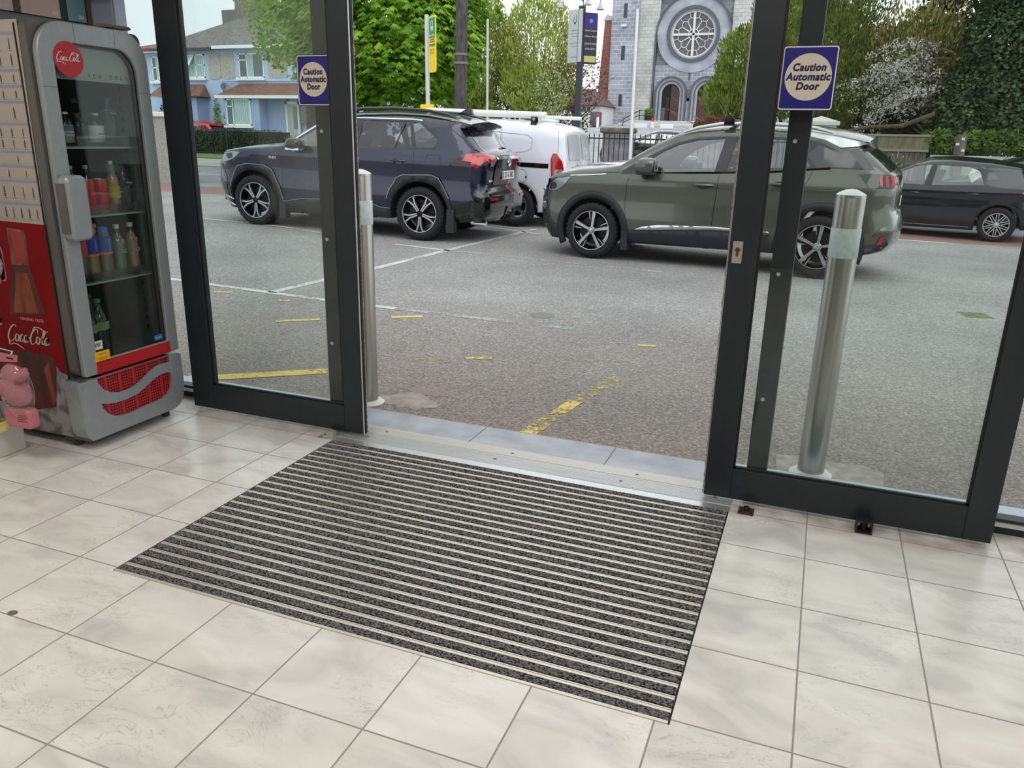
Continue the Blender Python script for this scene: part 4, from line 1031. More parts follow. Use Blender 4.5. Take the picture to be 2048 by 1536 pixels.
    sm = {'peu': rimsilver, 'rav': rimsilver, 'van': greyalloy, 'mesh': mat('silver_alloy', (200, 202, 204), .4, metal=.5), 'plain': greyalloy}[kind]
    if len(bd.verts): obj('spoke_dark_panel', bd, rimdark, w, 40)  # dark backing pieces between the machined spokes
    else: bd.free()
    obj('spoke', bm, sm, w, 40)
    bm = B(); lathe(bm, [(rr*.19, yi), (rr*.19, yo*.95), (rr*.15, yo*1.0), (rr*.13, yo*.9), (rr*.12, yo*1.03), (rr*.08, yo*1.08), (0, yo*1.1)], axis=ax, seg=24)
    for k in range(5):
        a = 2*pi*k/5+.4; cyl(bm, (rr*.24*cos(a), side*yi, rr*.24*sin(a)), (rr*.24*cos(a), side*yo*.8, rr*.24*sin(a)), rr*.03, seg=8)
    obj('hub_cap', bm, rimdark if kind == 'rav' else sm, w, 40)
    return w
def seats(car, xf, xr, z0=.42, m_=None, w=.25):
    m_ = m_ or seat_m
    for x in (xf,):
        for yv in (-.37, .37):
            bm = B(); box(bm, x-.25, x+.28, yv-w, yv+w, z0, z0+.16); mm = Matrix.Translation((x+.25, yv, z0+.1)) @ Matrix.Rotation(.3, 4, 'Y')
            box(bm, -.06, .08, -w, w, 0, .58, mx=mm); box(bm, -.04, .06, -.13, .13, .62, .80, mx=mm); box(bm, 0, .01, -.05, .05, .58, .63, mx=mm)
            car.part('front_seat', bm, m_).modifiers.new('b', 'BEVEL').width = .03
    bm = B(); box(bm, xr-.25, xr+.28, -.62, .62, z0, z0+.16); mm = Matrix.Translation((xr+.25, 0, z0+.1)) @ Matrix.Rotation(.35, 4, 'Y'); box(bm, -.06, .08, -.62, .62, 0, .52, mx=mm)
    for yv in (-.38, 0, .38): box(bm, -.03, .05, yv-.12, yv+.12, .54, .66, mx=mm)
    car.part('rear_seat', bm, m_).modifiers.new('b', 'BEVEL').width = .03
def dash(car, x, z=1.0, w=.7, left=False):
    bm = B(); prism(bm, [(x-.35, .5), (x-.35, z-.05), (x-.1, z), (x+.12, z-.03), (x+.2, z-.15), (x+.1, .5)], -w, w, Matrix(((1, 0, 0, 0), (0, 0, 1, 0), (0, 1, 0, 0), (0, 0, 0, 1))))
    car.part('dashboard', bm, mat('dashboard', (40, 42, 44), .8))
    yv = .36
    bm = B(); c = Vector((x+.28, yv, z-.06)); mm = Matrix.Rotation(-1.15, 3, 'Y'); R_ = .18; pr = []
    pts = [c+mm @ Vector((R_*cos(a), R_*sin(a), 0)) for a in (2*pi*i/24 for i in range(25))]
    tube(bm, pts, .016, 6); tube(bm, [c+mm @ Vector((-R_, 0, 0)), c, c+mm @ Vector((R_, 0, 0))], .018, 6); tube(bm, [c, c+mm @ Vector((0, 0, -.16))], .02, 6)
    car.part('steering_wheel', bm, mat('steering_black', (24, 24, 26), .5))
def mirror(car, x, z, m_, low, sy=1.0, out=.13, w=.24, h=.17):
    for sg in (-1, 1):
        yb = car.hw(x, z)
        r = bpy.data.objects.new('door_mirror', None); r.empty_display_size = .05; COL.objects.link(r); r.parent = car.root; r.location = (x, sg*(yb+out), z)
        bm = B(); sphere(bm, (0, 0, 0), 1, 18, 12, (w/2, .10, h/2))
        for v in bm.verts:                               # squarer shell
            v.co.x = w/2*math.copysign(abs(v.co.x/(w/2))**.72, v.co.x); v.co.z = h/2*math.copysign(abs(v.co.z/(h/2))**.75, v.co.z)
            v.co.x += .12*v.co.z
        o = obj('shell', bm, m_, r, 60)
        bm = B(); box(bm, -w*.42, w*.40, -.07, .07, -h*.52, -h*.30); obj('lower_shell', bm, low, r, bevel=.01)
        bm = B(); box(bm, w*.42, w*.44, -.075, .075, -h*.32, h*.32); obj('mirror_glass', bm, gloss_black, r)
        bm = B(); tube(bm, [(-.02, 0, -h*.45), (-.03, -sg*out*.7, -h*.6), (-.04, -sg*out*1.05, -h*.62)], .028, 8); obj('arm', bm, low, r)
def handle(car, x0, x1, z, m_, lab=None):
    for sg in (-1, 1):
        y_ = car.y((x0+x1)/2, z)
        bm = B(); tube(bm, [(x0, sg*(y_+.0), z), (x0+.03, sg*(y_+.028), z+.002), ((x0+x1)/2, sg*(y_+.036), z+.004), (x1-.03, sg*(y_+.028), z+.004), (x1, sg*(y_+0), z+.003)], [.008, .013, .014, .013, .008], 8)
        car.part('door_handle', bm, m_)
def dash_cup(car, x0, x1, z, m_=None):
    c = (x0+x1)/2; car.patch('handle_recess', [(c+(x1-x0)*.36*cos(a), z-.006+.035*sin(a)) for a in (2*pi*i/20 for i in range(20))], m_ or plastic, .002, grid=.1, step=.02)
def arc(cx, cz, r, a0, a1, n=12): return [(cx+r*cos(radians(a0+(a1-a0)*i/n)), cz+r*sin(radians(a0+(a1-a0)*i/n))) for i in range(n+1)]
def under(pts, dr=.06, dp=.02, tg='u'): return [(x, z, dr, dp, tg, 0) for x, z in pts]
def archcut(cx, cz, r, zb): 
    a = math.degrees(math.asin((zb-cz)/r)); return arc(cx, cz, r, a, 180-a, 16)
def lettering_side(car, name, s, x, z, size, m, side=-1, bold=.02, shear=0, sx=1):
    y_ = car.y(x, z)+.004
    return text(name, s, size, m, car.root, at(Matrix(((1, 0, 0, 0), (0, 0, -1, 0), (0, 1, 0, 0), (0, 0, 0, 1))), x, -y_, z), bold=bold, shear=shear, depth=.001, sx=sx)
REARM = Matrix(((0, 0, 1, 0), (1, 0, 0, 0), (0, 1, 0, 0), (0, 0, 0, 1)))

# ---------------------------------------------------------------- grey crossover
def paint(name, rgb, metal=.45, rough=.32): return mat(name, rgb, rough, metal=metal, coat=1)
pg = paint('grey_green_paint', (88, 90, 81), .5, .27)
side_glass_clear = glass('car_glass_clear', (.82, .95, .92), 4.0)
side_glass_dark = glass('car_glass_privacy', (.22, .24, .26), 1.9)
screen_m = glass('windscreen', (.5, .6, .58), 1.9)
WP = [(.2, .86), (.35, .90), (.50, .915), (.66, .900), (.78, .903), (.93, .925), (1.0, .905), (1.1, .865), (1.45, .71), (1.62, .63)]
o = [(-.60, .20, .15, .08, 'p', 0), (-.74, .27, .45, .30, 'p', 0), (-.80, .37, .45, .30, 'p', 0), (-.82, .55, .45, .30, 'p', 0), (-.80, .72, .45, .28, 'p', 0), (-.76, .84, .40, .25, 'p', 0), (-.66, .945, .25, .16, 'p', 0), (-.50, 1.01, .12, .10, 'p', 0), (-.25, 1.06, .10, .09, 'p', 0), (.05, 1.09, .10, .09, 'p', 0),
     (.30, 1.125, .07, .06, 'g', 0), (.45, 1.225, .06, .04, 'g', 0), (.68, 1.365, .06, .04, 'g', 0), (.95, 1.495, .06, .05, 'g', 0), (1.15, 1.548, .08, .06, 'p', 0), (1.45, 1.578, .09, .07, 'p', 0), (1.9, 1.582, .09, .07, 'p', 0), (2.35, 1.56, .09, .07, 'p', 0), (2.68, 1.515, .08, .06, 'p', 0), (3.0, 1.45, .05, .04, 'p', 0), (3.01, 1.425, .05, .03, 'p', 0),
     (2.93, 1.40, .08, .06, 'k', 1), (3.10, 1.27, .10, .10, 'k', 1), (3.25, 1.14, .15, .12, 'p', 1), (3.29, 1.10, .25, .16, 'p', 1), (3.31, .95, .28, .18, 'p', 1), (3.31, .74, .28, .18, 'p', 1), (3.35, .66, .28, .18, 'p', 1), (3.38, .55, .30, .18, 'p', 1), (3.36, .42, .30, .18, 'p', 1), (3.29, .33, .25, .14, 'p', 1), (3.10, .27, .1, .05, 'u', 0)]
o += under([(3.02, .262)]+archcut(2.638, .335, .395, .25)[1:-1]+[(2.25, .225), (.40, .212)]+archcut(-.01, .335, .395, .22)[1:-1]+[(-.41, .205)])
A = Car('grey_crossover_car', 'grey-green crossover car with silver roof rails, parked in front of the open doorway', 2.638, o, WP, [(-.85, .9), (-.4, .975), (.3, 1), (2.3, 1), (3.0, .97), (3.4, .95)], (0, 9.25, 0), (-2.628, 9.48, 0), .905)
dlo = [(.33, 1.045), (.46, 1.125), (.66, 1.25), (.83, 1.34), (.97, 1.40), (1.19, 1.455), (1.5, 1.478), (2.0, 1.482), (2.34, 1.475), (2.53, 1.43), (2.72, 1.35), (2.90, 1.385), (3.10, 1.165), (2.65, 1.165), (2.49, 1.15), (2.0, 1.10), (1.44, 1.075), (.70, 1.045)]
hF = [(.56, 1.075), (.66, 1.20), (.83, 1.31), (.96, 1.37), (1.19, 1.432), (1.49, 1.452), (1.435, 1.09), (.72, 1.066)]
hR = [(1.63, 1.455), (2.0, 1.462), (2.34, 1.452), (2.36, 1.30), (2.47, 1.165), (2.0, 1.115), (1.56, 1.10)]
A.body(pg, [hF, hR], [('window_surround', dlo, gloss_black)], {'g': ('windscreen', screen_m), 'k': ('rear_window', gloss_black), 'u': ('underbody', plastic)})
A.patch('front_door_window', hF, side_glass_clear, -.006, grid=.15); A.patch('rear_door_window', hR, side_glass_dark, -.006, grid=.15)
A.patch('quarter_window', [(2.40, 1.30), (2.50, 1.41), (2.70, 1.335), (2.80, 1.36), (2.98, 1.18), (2.65, 1.18), (2.52, 1.17)], mat('privacy_glass', (30, 33, 38), .06, coat=1), .003, grid=.12)
for cx, nm in ((-.01, 0), (2.638, 1)):
    ring = arc(cx, .335, .475, -20 if nm else -24, 200 if nm else 205, 26)+arc(cx, .335, .392, 205 if nm == 0 else 200, -24 if nm == 0 else -20, 26)
    A.patch('wheel_arch_trim', ring, plastic, .016, thick=.03, grid=.1, step=.06)
A.patch('sill_cladding', [(.44, .22), (.455, .375), (1.47, .435), (2.13, .42), (2.2, .235)], plastic, .012, thick=.02)
A.patch('front_bumper_cladding', [(-.40, .21), (-.60, .205), (-.70, .26), (-.76, .37), (-.78, .70), (-.68, .66), (-.60, .44), (-.47, .34)], plastic, .008, thick=.01)
A.patch('rear_bumper_cladding', [(3.06, .275), (3.04, .40), (3.21, .39), (3.31, .47), (3.34, .40), (3.27, .335), (3.10, .28)], plastic, .008, thick=.01)
A.patch('chrome_trim', [(.53, .383), (.66, .43), (.84, .458), (1.471, .482), (2.10, .468), (2.13, .452), (1.473, .45), (.72, .392)], chrome, .018, thick=.006, grid=.2)
A.patch('headlight', rnd([(-.66, .80), (-.62, .885), (-.50, .94), (-.30, .975), (-.39, .87), (-.48, .81), (-.58, .785)], .03), light_clear, .006)
A.patch('headlight_projector', [(-.56+.05*cos(a), .855+.045*sin(a)) for a in (2*pi*i/14 for i in range(14))], light_dark, .010, step=.02); A.patch('headlight_projector', [(-.63, .82), (-.60, .88), (-.585, .88), (-.60, .80)], light_dark, .010, step=.02)
A.patch('silver_roof_wedge', [(2.30, 1.508), (2.55, 1.465), (2.73, 1.385), (2.90, 1.402), (2.985, 1.432), (2.66, 1.50), (2.34, 1.548)], mat('satin_silver_panel', (206, 208, 210), .3, metal=.6), .014)  # satin silver wedge above the rear quarter window
A.patch('headlight_bezel', [(-.70, .78), (-.66, .93), (-.50, .965), (-.62, .885), (-.665, .80)], gloss_black, .008)
A.patch('grille', [(-.79, .50), (-.79, .80), (-.70, .78), (-.69, .62), (-.74, .50)], gloss_black, .006)
A.patch('fog_light', [(-.72+.045*cos(a), .60+.05*sin(a)) for a in (2*pi*i/16 for i in range(16))], light_clear, .016, step=.02)
A.patch('taillight', [(2.945, 1.122), (3.10, 1.128), (3.27, 1.12), (3.285, .99), (3.08, .98)], light_dark, .006)
for k in range(3):
    x = 3.145+k*.055; A.patch('light_claw', [(x, 1.112), (x+.032, 1.112), (x+.058, .995), (x+.03, .998)], light_red, .012, grid=.2, parent=None)
A.rpatch('rear_light_panel', [(-.80, .985), (-.80, 1.115), (.80, 1.115), (.80, .985)], light_dark)
for q in (-1, 1):
    for k in range(3):
        y_ = q*(.74-.07*k); A.rpatch('light_claw', [(y_, 1.0), (y_, 1.11), (y_-q*.035, 1.11), (y_-q*.035, 1.0)][::q], light_red, .012)
A.patch('rear_reflector', [(3.225, .40), (3.25, .475), (3.29, .49), (3.275, .40)], light_red, .014, grid=.2)
A.patch('bumper_scoop', [(3.18, .49), (3.24, .575), (3.35, .62), (3.365, .52), (3.30, .50)], pg, .016, thick=.02)
A.rpatch('number_plate', [(-.26, .78), (-.26, .89), (.26, .89), (.26, .78)], mat('plate_white', (225, 225, 220), .5))
A.line('panel_gap', [(.468, 1.043), (.425, .93), (.408, .702), (.43, .461), (.46, .38)], gloss_black); A.line('panel_gap', [(1.50, 1.075), (1.49, .874), (1.472, .644), (1.47, .47), (1.478, .24)], gloss_black)
A.line('panel_gap', [(2.49, 1.15), (2.44, 1.0), (2.38, .83), (2.26, .70)], gloss_black); A.line('panel_gap', [(-.44, .955), (.10, 1.035), (.33, 1.045)], gloss_black, .008)
A.line('bonnet_chrome_strip', [(-.32, .985), (-.1, 1.0), (.15, 1.02)], chrome, .012, .006)
A.line('window_sill_strip', [(.34, 1.04), (.72, 1.052), (1.44, 1.08), (2.0, 1.105), (2.49, 1.155), (2.66, 1.168)], gloss_black, .022, .006)
A.line('pillar_chrome_line', [(.30, 1.06), (.46, 1.145), (.66, 1.27), (.83, 1.36), (.97, 1.42), (1.19, 1.477), (1.5, 1.50), (2.0, 1.504), (2.34, 1.497), (2.55, 1.45), (2.72, 1.375)], mat('satin_silver', (200, 202, 203), .25, metal=.9), .026, .008)
handle(A, 1.22, 1.46, .94, pg); dash_cup(A, 1.22, 1.46, .94); handle(A, 2.06, 2.30, .985, pg); dash_cup(A, 2.06, 2.30, .985)
mirror(A, .68, 1.13, pg, plastic, out=.15, w=.26, h=.19)
for q in (-1, 1):
    rail = B(); tube(rail, [(x, q*(A.hw(x, z-.04)-.02), z) for x, z in ((1.0, 1.515), (1.15, 1.565), (1.4, 1.61), (1.8, 1.622), (2.2, 1.61), (2.45, 1.58), (2.62, 1.535))], [.012, .02, .022, .022, .022, .02, .012], 8)
    A.part('roof_rail', rail, mat('satin_silver', (0, 0, 0)))
for q in (-1, 1):
    fb = B(); prism(fb, [(1.45, 1.60), (1.46, 1.67), (1.49, 1.70), (1.53, 1.70), (1.56, 1.67), (1.575, 1.60)], q*(A.hw(1.5, 1.56))-.04, q*(A.hw(1.5, 1.56))+.04, Matrix(((1, 0, 0, 0), (0, 0, 1, 0), (0, 1, 0, 0), (0, 0, 0, 1))))
    A.part('roof_bar_foot', fb, gloss_black)
A.part('roof_bar', prism(B(), [(1.475, 1.668), (1.55, 1.668), (1.55, 1.688), (1.475, 1.688)], -.66, .66, Matrix(((1, 0, 0, 0), (0, 0, 1, 0), (0, 1, 0, 0), (0, 0, 0, 1)))), gloss_black)
wb = B(); tube(wb, [(3.18, .35, 1.27), (3.20, .30, 1.30)], .012); tube(wb, [(3.23, .0, 1.16), (3.27, .05, 1.20), (3.33, .10, 1.24)], .01); A.part('rear_wiper', wb, plastic)
for x in (-.01, 2.638):
    for sd in (-1, 1): wheel(A.root, x, sd*.80, .335, .242, .215, 'peu', sd)
for q in (-1, 1): A.part('mud_flap', bx(.385, .465, q*.86-.05, q*.86+.05, .13, .36), plastic)
seats(A, .98, 1.95); dash(A, .62, 1.04)

# ---------------------------------------------------------------- navy SUV
pb = paint('navy_paint', (22, 25, 54), .35, .22)
WR = [(.2, .85), (.40, .905), (.60, .925), (.76, .90), (.90, .905), (1.08, .93), (1.17, .895), (1.25, .84), (1.5, .725), (1.70, .60)]
o = [(-.55, .22, .15, .08, 'p', 0), (-.74, .28, .60, .36, 'p', 0), (-.82, .42, .60, .36, 'p', 0), (-.84, .65, .60, .36, 'p', 0), (-.82, .84, .55, .34, 'p', 0), (-.74, .96, .45, .28, 'p', 0), (-.54, 1.06, .20, .14, 'p', 0), (-.2, 1.115, .12, .10, 'p', 0), (.15, 1.155, .12, .10, 'p', 0),
     (.47, 1.18, .06, .05, 'g', 0), (.64, 1.29, .06, .04, 'g', 0), (1.0, 1.51, .06, .04, 'g', 0), (1.30, 1.63, .06, .05, 'p', 0), (1.65, 1.675, .08, .06, 'p', 0), (2.2, 1.70, .08, .06, 'p', 0), (2.65, 1.695, .08, .06, 'p', 0), (2.95, 1.665, .08, .06, 'p', 0), (3.15, 1.63, .06, .05, 'p', 0), (3.34, 1.588, .04, .03, 'p', 0), (3.345, 1.568, .04, .03, 'p', 0),
     (3.22, 1.52, .2, .10, 'p', 1), (3.36, 1.37, .22, .12, 'p', 1), (3.50, 1.235, .22, .13, 'p', 1), (3.60, 1.205, .22, .14, 'p', 1), (3.635, 1.15, .22, .15, 'p', 1), (3.63, .98, .22, .15, 'p', 1), (3.61, .79, .22, .15, 'p', 1), (3.65, .71, .22, .14, 'p', 1), (3.68, .66, .22, .14, 'p', 1), (3.69, .52, .22, .14, 'p', 1), (3.67, .40, .22, .14, 'p', 1), (3.56, .32, .2, .1, 'p', 1), (3.30, .28, .1, .05, 'u', 0)]
o += under([(3.14, .30)]+archcut(2.70, .365, .445, .29)[1:-1]+[(2.26, .27), (.43, .215)]+archcut(0, .365, .445, .22)[1:-1]+[(-.44, .22)])
R_ = Car('navy_suv_car', 'navy blue SUV parked beyond the left sliding door, its back to the doorway', 2.701, o, WR, [(-.85, .92), (-.4, .98), (.3, 1), (2.4, 1), (3.2, .97), (3.7, .94)], (-5.26, 9.90, 0), (-7.957, 9.763, .07), .90, crown=.05)
hF = [(.62, 1.185), (1.01, 1.44), (1.28, 1.555), (1.60, 1.575), (1.62, 1.195)]
hR = [(1.735, 1.575), (2.45, 1.592), (2.56, 1.244), (1.715, 1.20)]
hQ = rnd([(2.50, 1.585), (2.60, 1.575), (2.77, 1.465), (2.925, 1.36), (2.875, 1.26), (2.62, 1.248)], .02)
dlo = [(.53, 1.165), (.60, 1.205), (1.0, 1.465), (1.28, 1.58), (1.7, 1.60), (2.48, 1.61), (2.62, 1.60), (2.79, 1.485), (2.96, 1.365), (2.90, 1.235), (2.58, 1.215), (1.7, 1.175)]
R_.body(pb, [hF, hR, hQ], [('window_surround', dlo, gloss_black), ('bumper_cladding', [(3.13, .29), (3.12, .50), (3.25, .525), (3.47, .60), (3.60, .735), (3.72, .74), (3.74, .3), (3.3, .25)], gloss_black), ('roof_side', [(1.2, 1.60), (1.7, 1.62), (2.5, 1.63), (2.65, 1.60), (2.77, 1.52), (3.02, 1.545), (3.25, 1.535), (3.8, 1.53), (3.8, 1.8), (1.2, 1.8)], mat('roof_black', (20, 22, 28), .15, coat=1))], {'g': ('windscreen', screen_m), 'u': ('underbody', plastic)})
R_.patch('front_door_window', hF, side_glass_clear, -.006, grid=.15); R_.patch('rear_door_window', hR, side_glass_dark, -.006, grid=.15); R_.patch('quarter_window', hQ, side_glass_dark, -.006, grid=.15)
R_.line('window_divider', [(2.385, 1.592), (2.30, 1.235)], gloss_black, .022, .0)
R_.line('window_chrome_line', [(.57, 1.19), (1.0, 1.478), (1.28, 1.592), (1.7, 1.612), (2.48, 1.622), (2.63, 1.612)], chrome, .016, .006)
outF = [(-.44, .40), (-.417, .538), (-.343, .744), (-.264, .85), (-.10, .89), (.20, .888), (.325, .835), (.466, .594), (.52, .387), (.50, .22)]
inF = [(.42, .22)]+arc(0, .365, .44, -15, 190, 20)
R_.patch('wheel_arch_trim', outF+inF, plastic, .018, thick=.03, grid=.1, step=.06)
outR = [(2.24, .29), (2.209, .542), (2.261, .688), (2.364, .84), (2.45, .882), (2.879, .903), (2.985, .867), (3.15, .607), (3.19, .45), (3.17, .29)]
R_.patch('wheel_arch_trim', outR+arc(2.70, .365, .44, -12, 192, 20), plastic, .018, thick=.03, grid=.1, step=.06)
R_.line('arch_highlight', outR[1:8], mat('grey_trim', (120, 124, 130), .4), .014, .022); R_.line('arch_highlight', outF[1:9], MATS['grey_trim'], .012, .022)
R_.patch('sill_cladding', [(.50, .22), (.514, .385), (.808, .445), (1.176, .465), (1.948, .475), (2.112, .42), (2.253, .415), (2.25, .275)], plastic, .012, thick=.02)
R_.line('sill_line', [(.514, .385), (.808, .445), (1.176, .465), (1.948, .475), (2.112, .42), (2.253, .415)], MATS['grey_trim'], .010, .018)
R_.patch('headlight', rnd([(-.62, .90), (-.55, 1.02), (-.36, 1.055), (-.20, 1.05), (-.32, .96), (-.48, .90)], .03), light_clear, .006)
R_.patch('front_bumper_grille', [(-.78, .30), (-.80, .86), (-.62, .86), (-.50, .66), (-.52, .52), (-.50, .30)], gloss_black, .006)
for z in (.395, .30): R_.line('front_bumper_chrome', [(-.74, z), (-.5, z-.015), (-.40, z-.04)], chrome, .018, .014)
R_.patch('taillight_surround', [(3.13, 1.035), (3.34, 1.225), (3.59, 1.20), (3.62, 1.03)], gloss_black, .005)
R_.patch('taillight', [(3.315, 1.115), (3.375, 1.21), (3.585, 1.20), (3.625, 1.15), (3.60, 1.10), (3.54, 1.03), (3.44, 1.05), (3.46, 1.105)], light_red, .012)
for q in (-1, 1):
    P_ = [(q*.80, 1.10), (q*.80, 1.215), (q*.47, 1.215), (q*.50, 1.15), (q*.58, 1.145), (q*.66, 1.10)]; R_.rpatch('taillight', P_[::-q], light_red, .012)
    P_ = [(q*.665, 1.05), (q*.655, 1.095), (q*.575, 1.14), (q*.50, 1.145), (q*.58, 1.05)]; R_.rpatch('reversing_light', P_[::-q], light_clear, .012)
    P_ = [(q*.74, .60), (q*.74, .63), (q*.50, .63), (q*.50, .60)]; R_.rpatch('rear_reflector', P_[::-q], light_red, .012)
R_.rpatch('rear_window', rnd([(-.60, 1.245), (-.53, 1.49), (.53, 1.49), (.60, 1.245)], .05), mat('rear_glass', (52, 56, 62), .05, coat=1), .005)
R_.rpatch('spoiler_shadow_panel', rnd([(-.58, 1.45), (-.55, 1.525), (.55, 1.525), (.58, 1.45), (.3, 1.435), (-.3, 1.435)], .03), gloss_black, .012)
R_.rpatch('tailgate_chrome', [(-.60, 1.10), (-.45, 1.185), (.45, 1.185), (.60, 1.10), (.56, 1.075), (.43, 1.145), (-.43, 1.145), (-.56, 1.075)][::-1], chrome, .014)
R_.rpatch('tailgate_panel', rnd([(-.52, .80), (-.50, 1.04), (-.40, 1.145), (.40, 1.145), (.50, 1.04), (.52, .80)], .03), gloss_black, .009)
R_.rpatch('bumper_chrome_line', [(-.70, .655), (-.70, .672), (.70, .672), (.70, .655)], chrome, .012)
R_.rpatch('rear_bumper', [(-.80, .36), (-.80, .655), (.80, .655), (.80, .36), (.5, .32), (-.5, .32)], gloss_black, .006)
xp = R_.rear_x(0, .93)+.012
pl = bpy.data.objects.new('number_plate', None); COL.objects.link(pl); pl.parent = R_.root
obj('plate', prism(B(), rrect(-.26, .26, -.058, .058, .008, 3), 0, .006, at(REARM, xp, 0, .925)), mat('plate_white', (0, 0, 0)), pl)
obj('blue_band', prism(B(), rrect(-.255, -.212, -.052, .052, .005, 2), .0062, .007, at(REARM, xp, 0, .925)), mat('plate_blue', (20, 60, 170), .5), pl)
text('lettering', '221-C-882', .105, mat('plate_black', (16, 16, 18), .5), pl, at(REARM, xp+.0075, .022, .925), bold=.012, depth=.0006, sx=.82)
text('badge', 'RAV4', .055, chrome, R_.root, at(REARM, R_.rear_x(-.62, .90)+.012, -.62, .85), bold=.02, depth=.003)
em = B(); 
for a_, b_ in ((.062, .045), (.030, .040), (.045, .016)):
    tube(em, [Vector((R_.rear_x(0, 1.09)+.016, a_*cos(t), 1.09+b_*sin(t)+(.018 if b_ == .016 else 0))) for t in (2*pi*i/24 for i in range(25))], .005, 6)
R_.part('emblem', em, chrome)
wb = B(); tube(wb, [(R_.rear_x(0, 1.26)+.02, .02, 1.25), (R_.rear_x(.2, 1.29)+.03, .18, 1.29), (R_.rear_x(.2, 1.31)+.02, .46, 1.27)], [.02, .014, .008]); lathe(wb, [(0, .03), (.03, .02), (.04, 0)], (R_.rear_x(0, 1.25), .02, 1.25), (1, 0, .2), 12); R_.part('rear_wiper', wb, plastic)
ex = B(); cyl(ex, (3.38, -.60, .27), (3.60, -.60, .265), .035, .04, 14); R_.part('exhaust_tip', ex, chrome)
tb = B(); tube(tb, [(3.45, 0, .32), (3.62, 0, .30), (3.74, 0, .33), (3.79, 0, .42)], .02); sphere(tb, (3.79, 0, .45), .026, 12, 8); tube(tb, [(3.66, .06, .34), (3.72, .12, .36)], .03); R_.part('tow_bar', tb, plastic)
R_.line('panel_gap', [(.525, 1.16), (.505, .967), (.504, .714), (.514, .387)], gloss_black); R_.line('panel_gap', [(1.66, 1.18), (1.66, .9), (1.655, .46)], gloss_black)
R_.line('panel_gap', [(2.595, 1.226), (2.62, 1.064), (2.57, .886)], gloss_black); R_.line('panel_gap', [(3.03, 1.64), (3.03, 1.57), (3.10, 1.50), (3.26, 1.40), (3.44, 1.265), (3.50, 1.235)], gloss_black, .012)
R_.line('panel_gap', [(2.28, 1.04), (2.25+.06, 1.16), (2.35, 1.175), (2.49, 1.18), (2.52, 1.16), (2.525, 1.04), (2.5, 1.02), (2.3, 1.02), (2.28, 1.04)] if False else [(2.79, 1.03), (2.80, 1.15), (2.82, 1.168), (2.97, 1.178), (2.995, 1.16), (3.01, 1.05), (2.99, 1.03), (2.80, 1.022)], gloss_black, .005)
R_.line('panel_gap', [(-.55, 1.03), (-.2, 1.085), (.2, 1.12), (.5, 1.155)], gloss_black, .006)
handle(R_, 2.275, 2.515, 1.065, pb); dash_cup(R_, 2.275, 2.515, 1.065, gloss_black); handle(R_, 1.30, 1.54, 1.04, pb)
lettering_side(R_, 'badge', 'PHEV', .36, 1.0, .055, white_m, bold=.03)
mirror(R_, .80, 1.21, gloss_black, chrome, out=.15, w=.27, h=.17)
for q in (-1, 1):
    rail = B(); tube(rail, [(x, q*(R_.hw(x, z-.06)-.03), z) for x, z in ((1.05, 1.585), (1.3, 1.68), (1.7, 1.735), (2.2, 1.755), (2.7, 1.74), (2.95, 1.705), (3.1, 1.665))], [.012, .022, .024, .024, .024, .02, .012], 8)
    R_.part('roof_rail', rail, gloss_black)
fin = B(); prism(fin, [(2.90, 1.72), (3.02, 1.80), (3.10, 1.80), (3.13, 1.72)], -.03, .03, Matrix(((1, 0, 0, 0), (0, 0, 1, 0), (0, 1, 0, 0), (0, 0, 0, 1)))); R_.part('aerial_fin', fin, gloss_black)
for x in (0, 2.701):
    for sd in (-1, 1): wheel(R_.root, x, sd*.785, .365, .262, .23, 'rav', sd)
for x in (.44, 3.13):
    for q in (-1, 1): R_.part('mud_flap', bx(x-.01, x+.10, q*.85-.06, q*.85+.06, .14, .46), plastic)
seats(R_, 1.1, 2.05, .5); dash(R_, .75, 1.12)

# ---------------------------------------------------------------- white van
pw = mat('van_white', (226, 230, 240), .3, coat=1)
WV = [(.2, .86), (.5, .90), (.9, .91), (1.1, .90), (1.42, .86), (1.67, .78)]
o = [(-.70, .22, .3, .2, 'p', 0), (-.85, .4, .4, .28, 'p', 0), (-.85, .75, .4, .28, 'p', 0), (-.70, .98, .3, .2, 'p', 0), (-.1, 1.12, .12, .1, 'p', 0), (.1, 1.16, .08, .06, 'g', 0), (.75, 1.68, .08, .06, 'p', 0), (1.2, 1.80, .12, .12, 'p', 0), (2.2, 1.83, .12, .12, 'p', 0), (3.1, 1.80, .14, .14, 'p', 0), (3.36, 1.74, .14, .12, 'p', 1),
     (3.44, 1.62, .12, .10, 'p', 1), (3.50, 1.2, .12, .10, 'p', 1), (3.53, .95, .12, .10, 'p', 1), (3.53, .55, .12, .10, 'p', 1), (3.55, .40, .12, .1, 'p', 1), (3.5, .28, .1, .06, 'u', 0), (3.10, .25, .05, .02, 'u', 0)]
vq = lambda z: z if z < 1.1 else 1.1+(z-1.1)*.78
o = [(a, vq(b), c, d, e, f) for a, b, c, d, e, f in o]
o += under([(3.08, .25)]+archcut(2.70, .33, .385, .26)[1:-1]+[(2.32, .24), (.38, .22)]+archcut(0, .33, .385, .23)[1:-1]+[(-.38, .22)])
V = Car('white_van', 'white panel van with a white tube on its roof, parked behind the navy SUV', 2.70, o, WV, [(-.85, .9), (-.3, .98), (3.0, 1), (3.5, .97)], (-4.77, 12.36, 0), (-7.468, 12.28, .07), .90, crown=.035)
hF = [(.45, 1.14), (.95, 1.49), (1.30, 1.505), (1.30, 1.11)]
V.body(pw, [hF], [], {'g': ('windscreen', screen_m), 'u': ('underbody', plastic)})
V.patch('front_door_window', hF, side_glass_clear, -.006, grid=.2)
V.patch('rub_strip', [(1.3, .965), (1.3, 1.035), (3.24, 1.035), (3.24, .965)], gloss_black, .008, grid=.3)
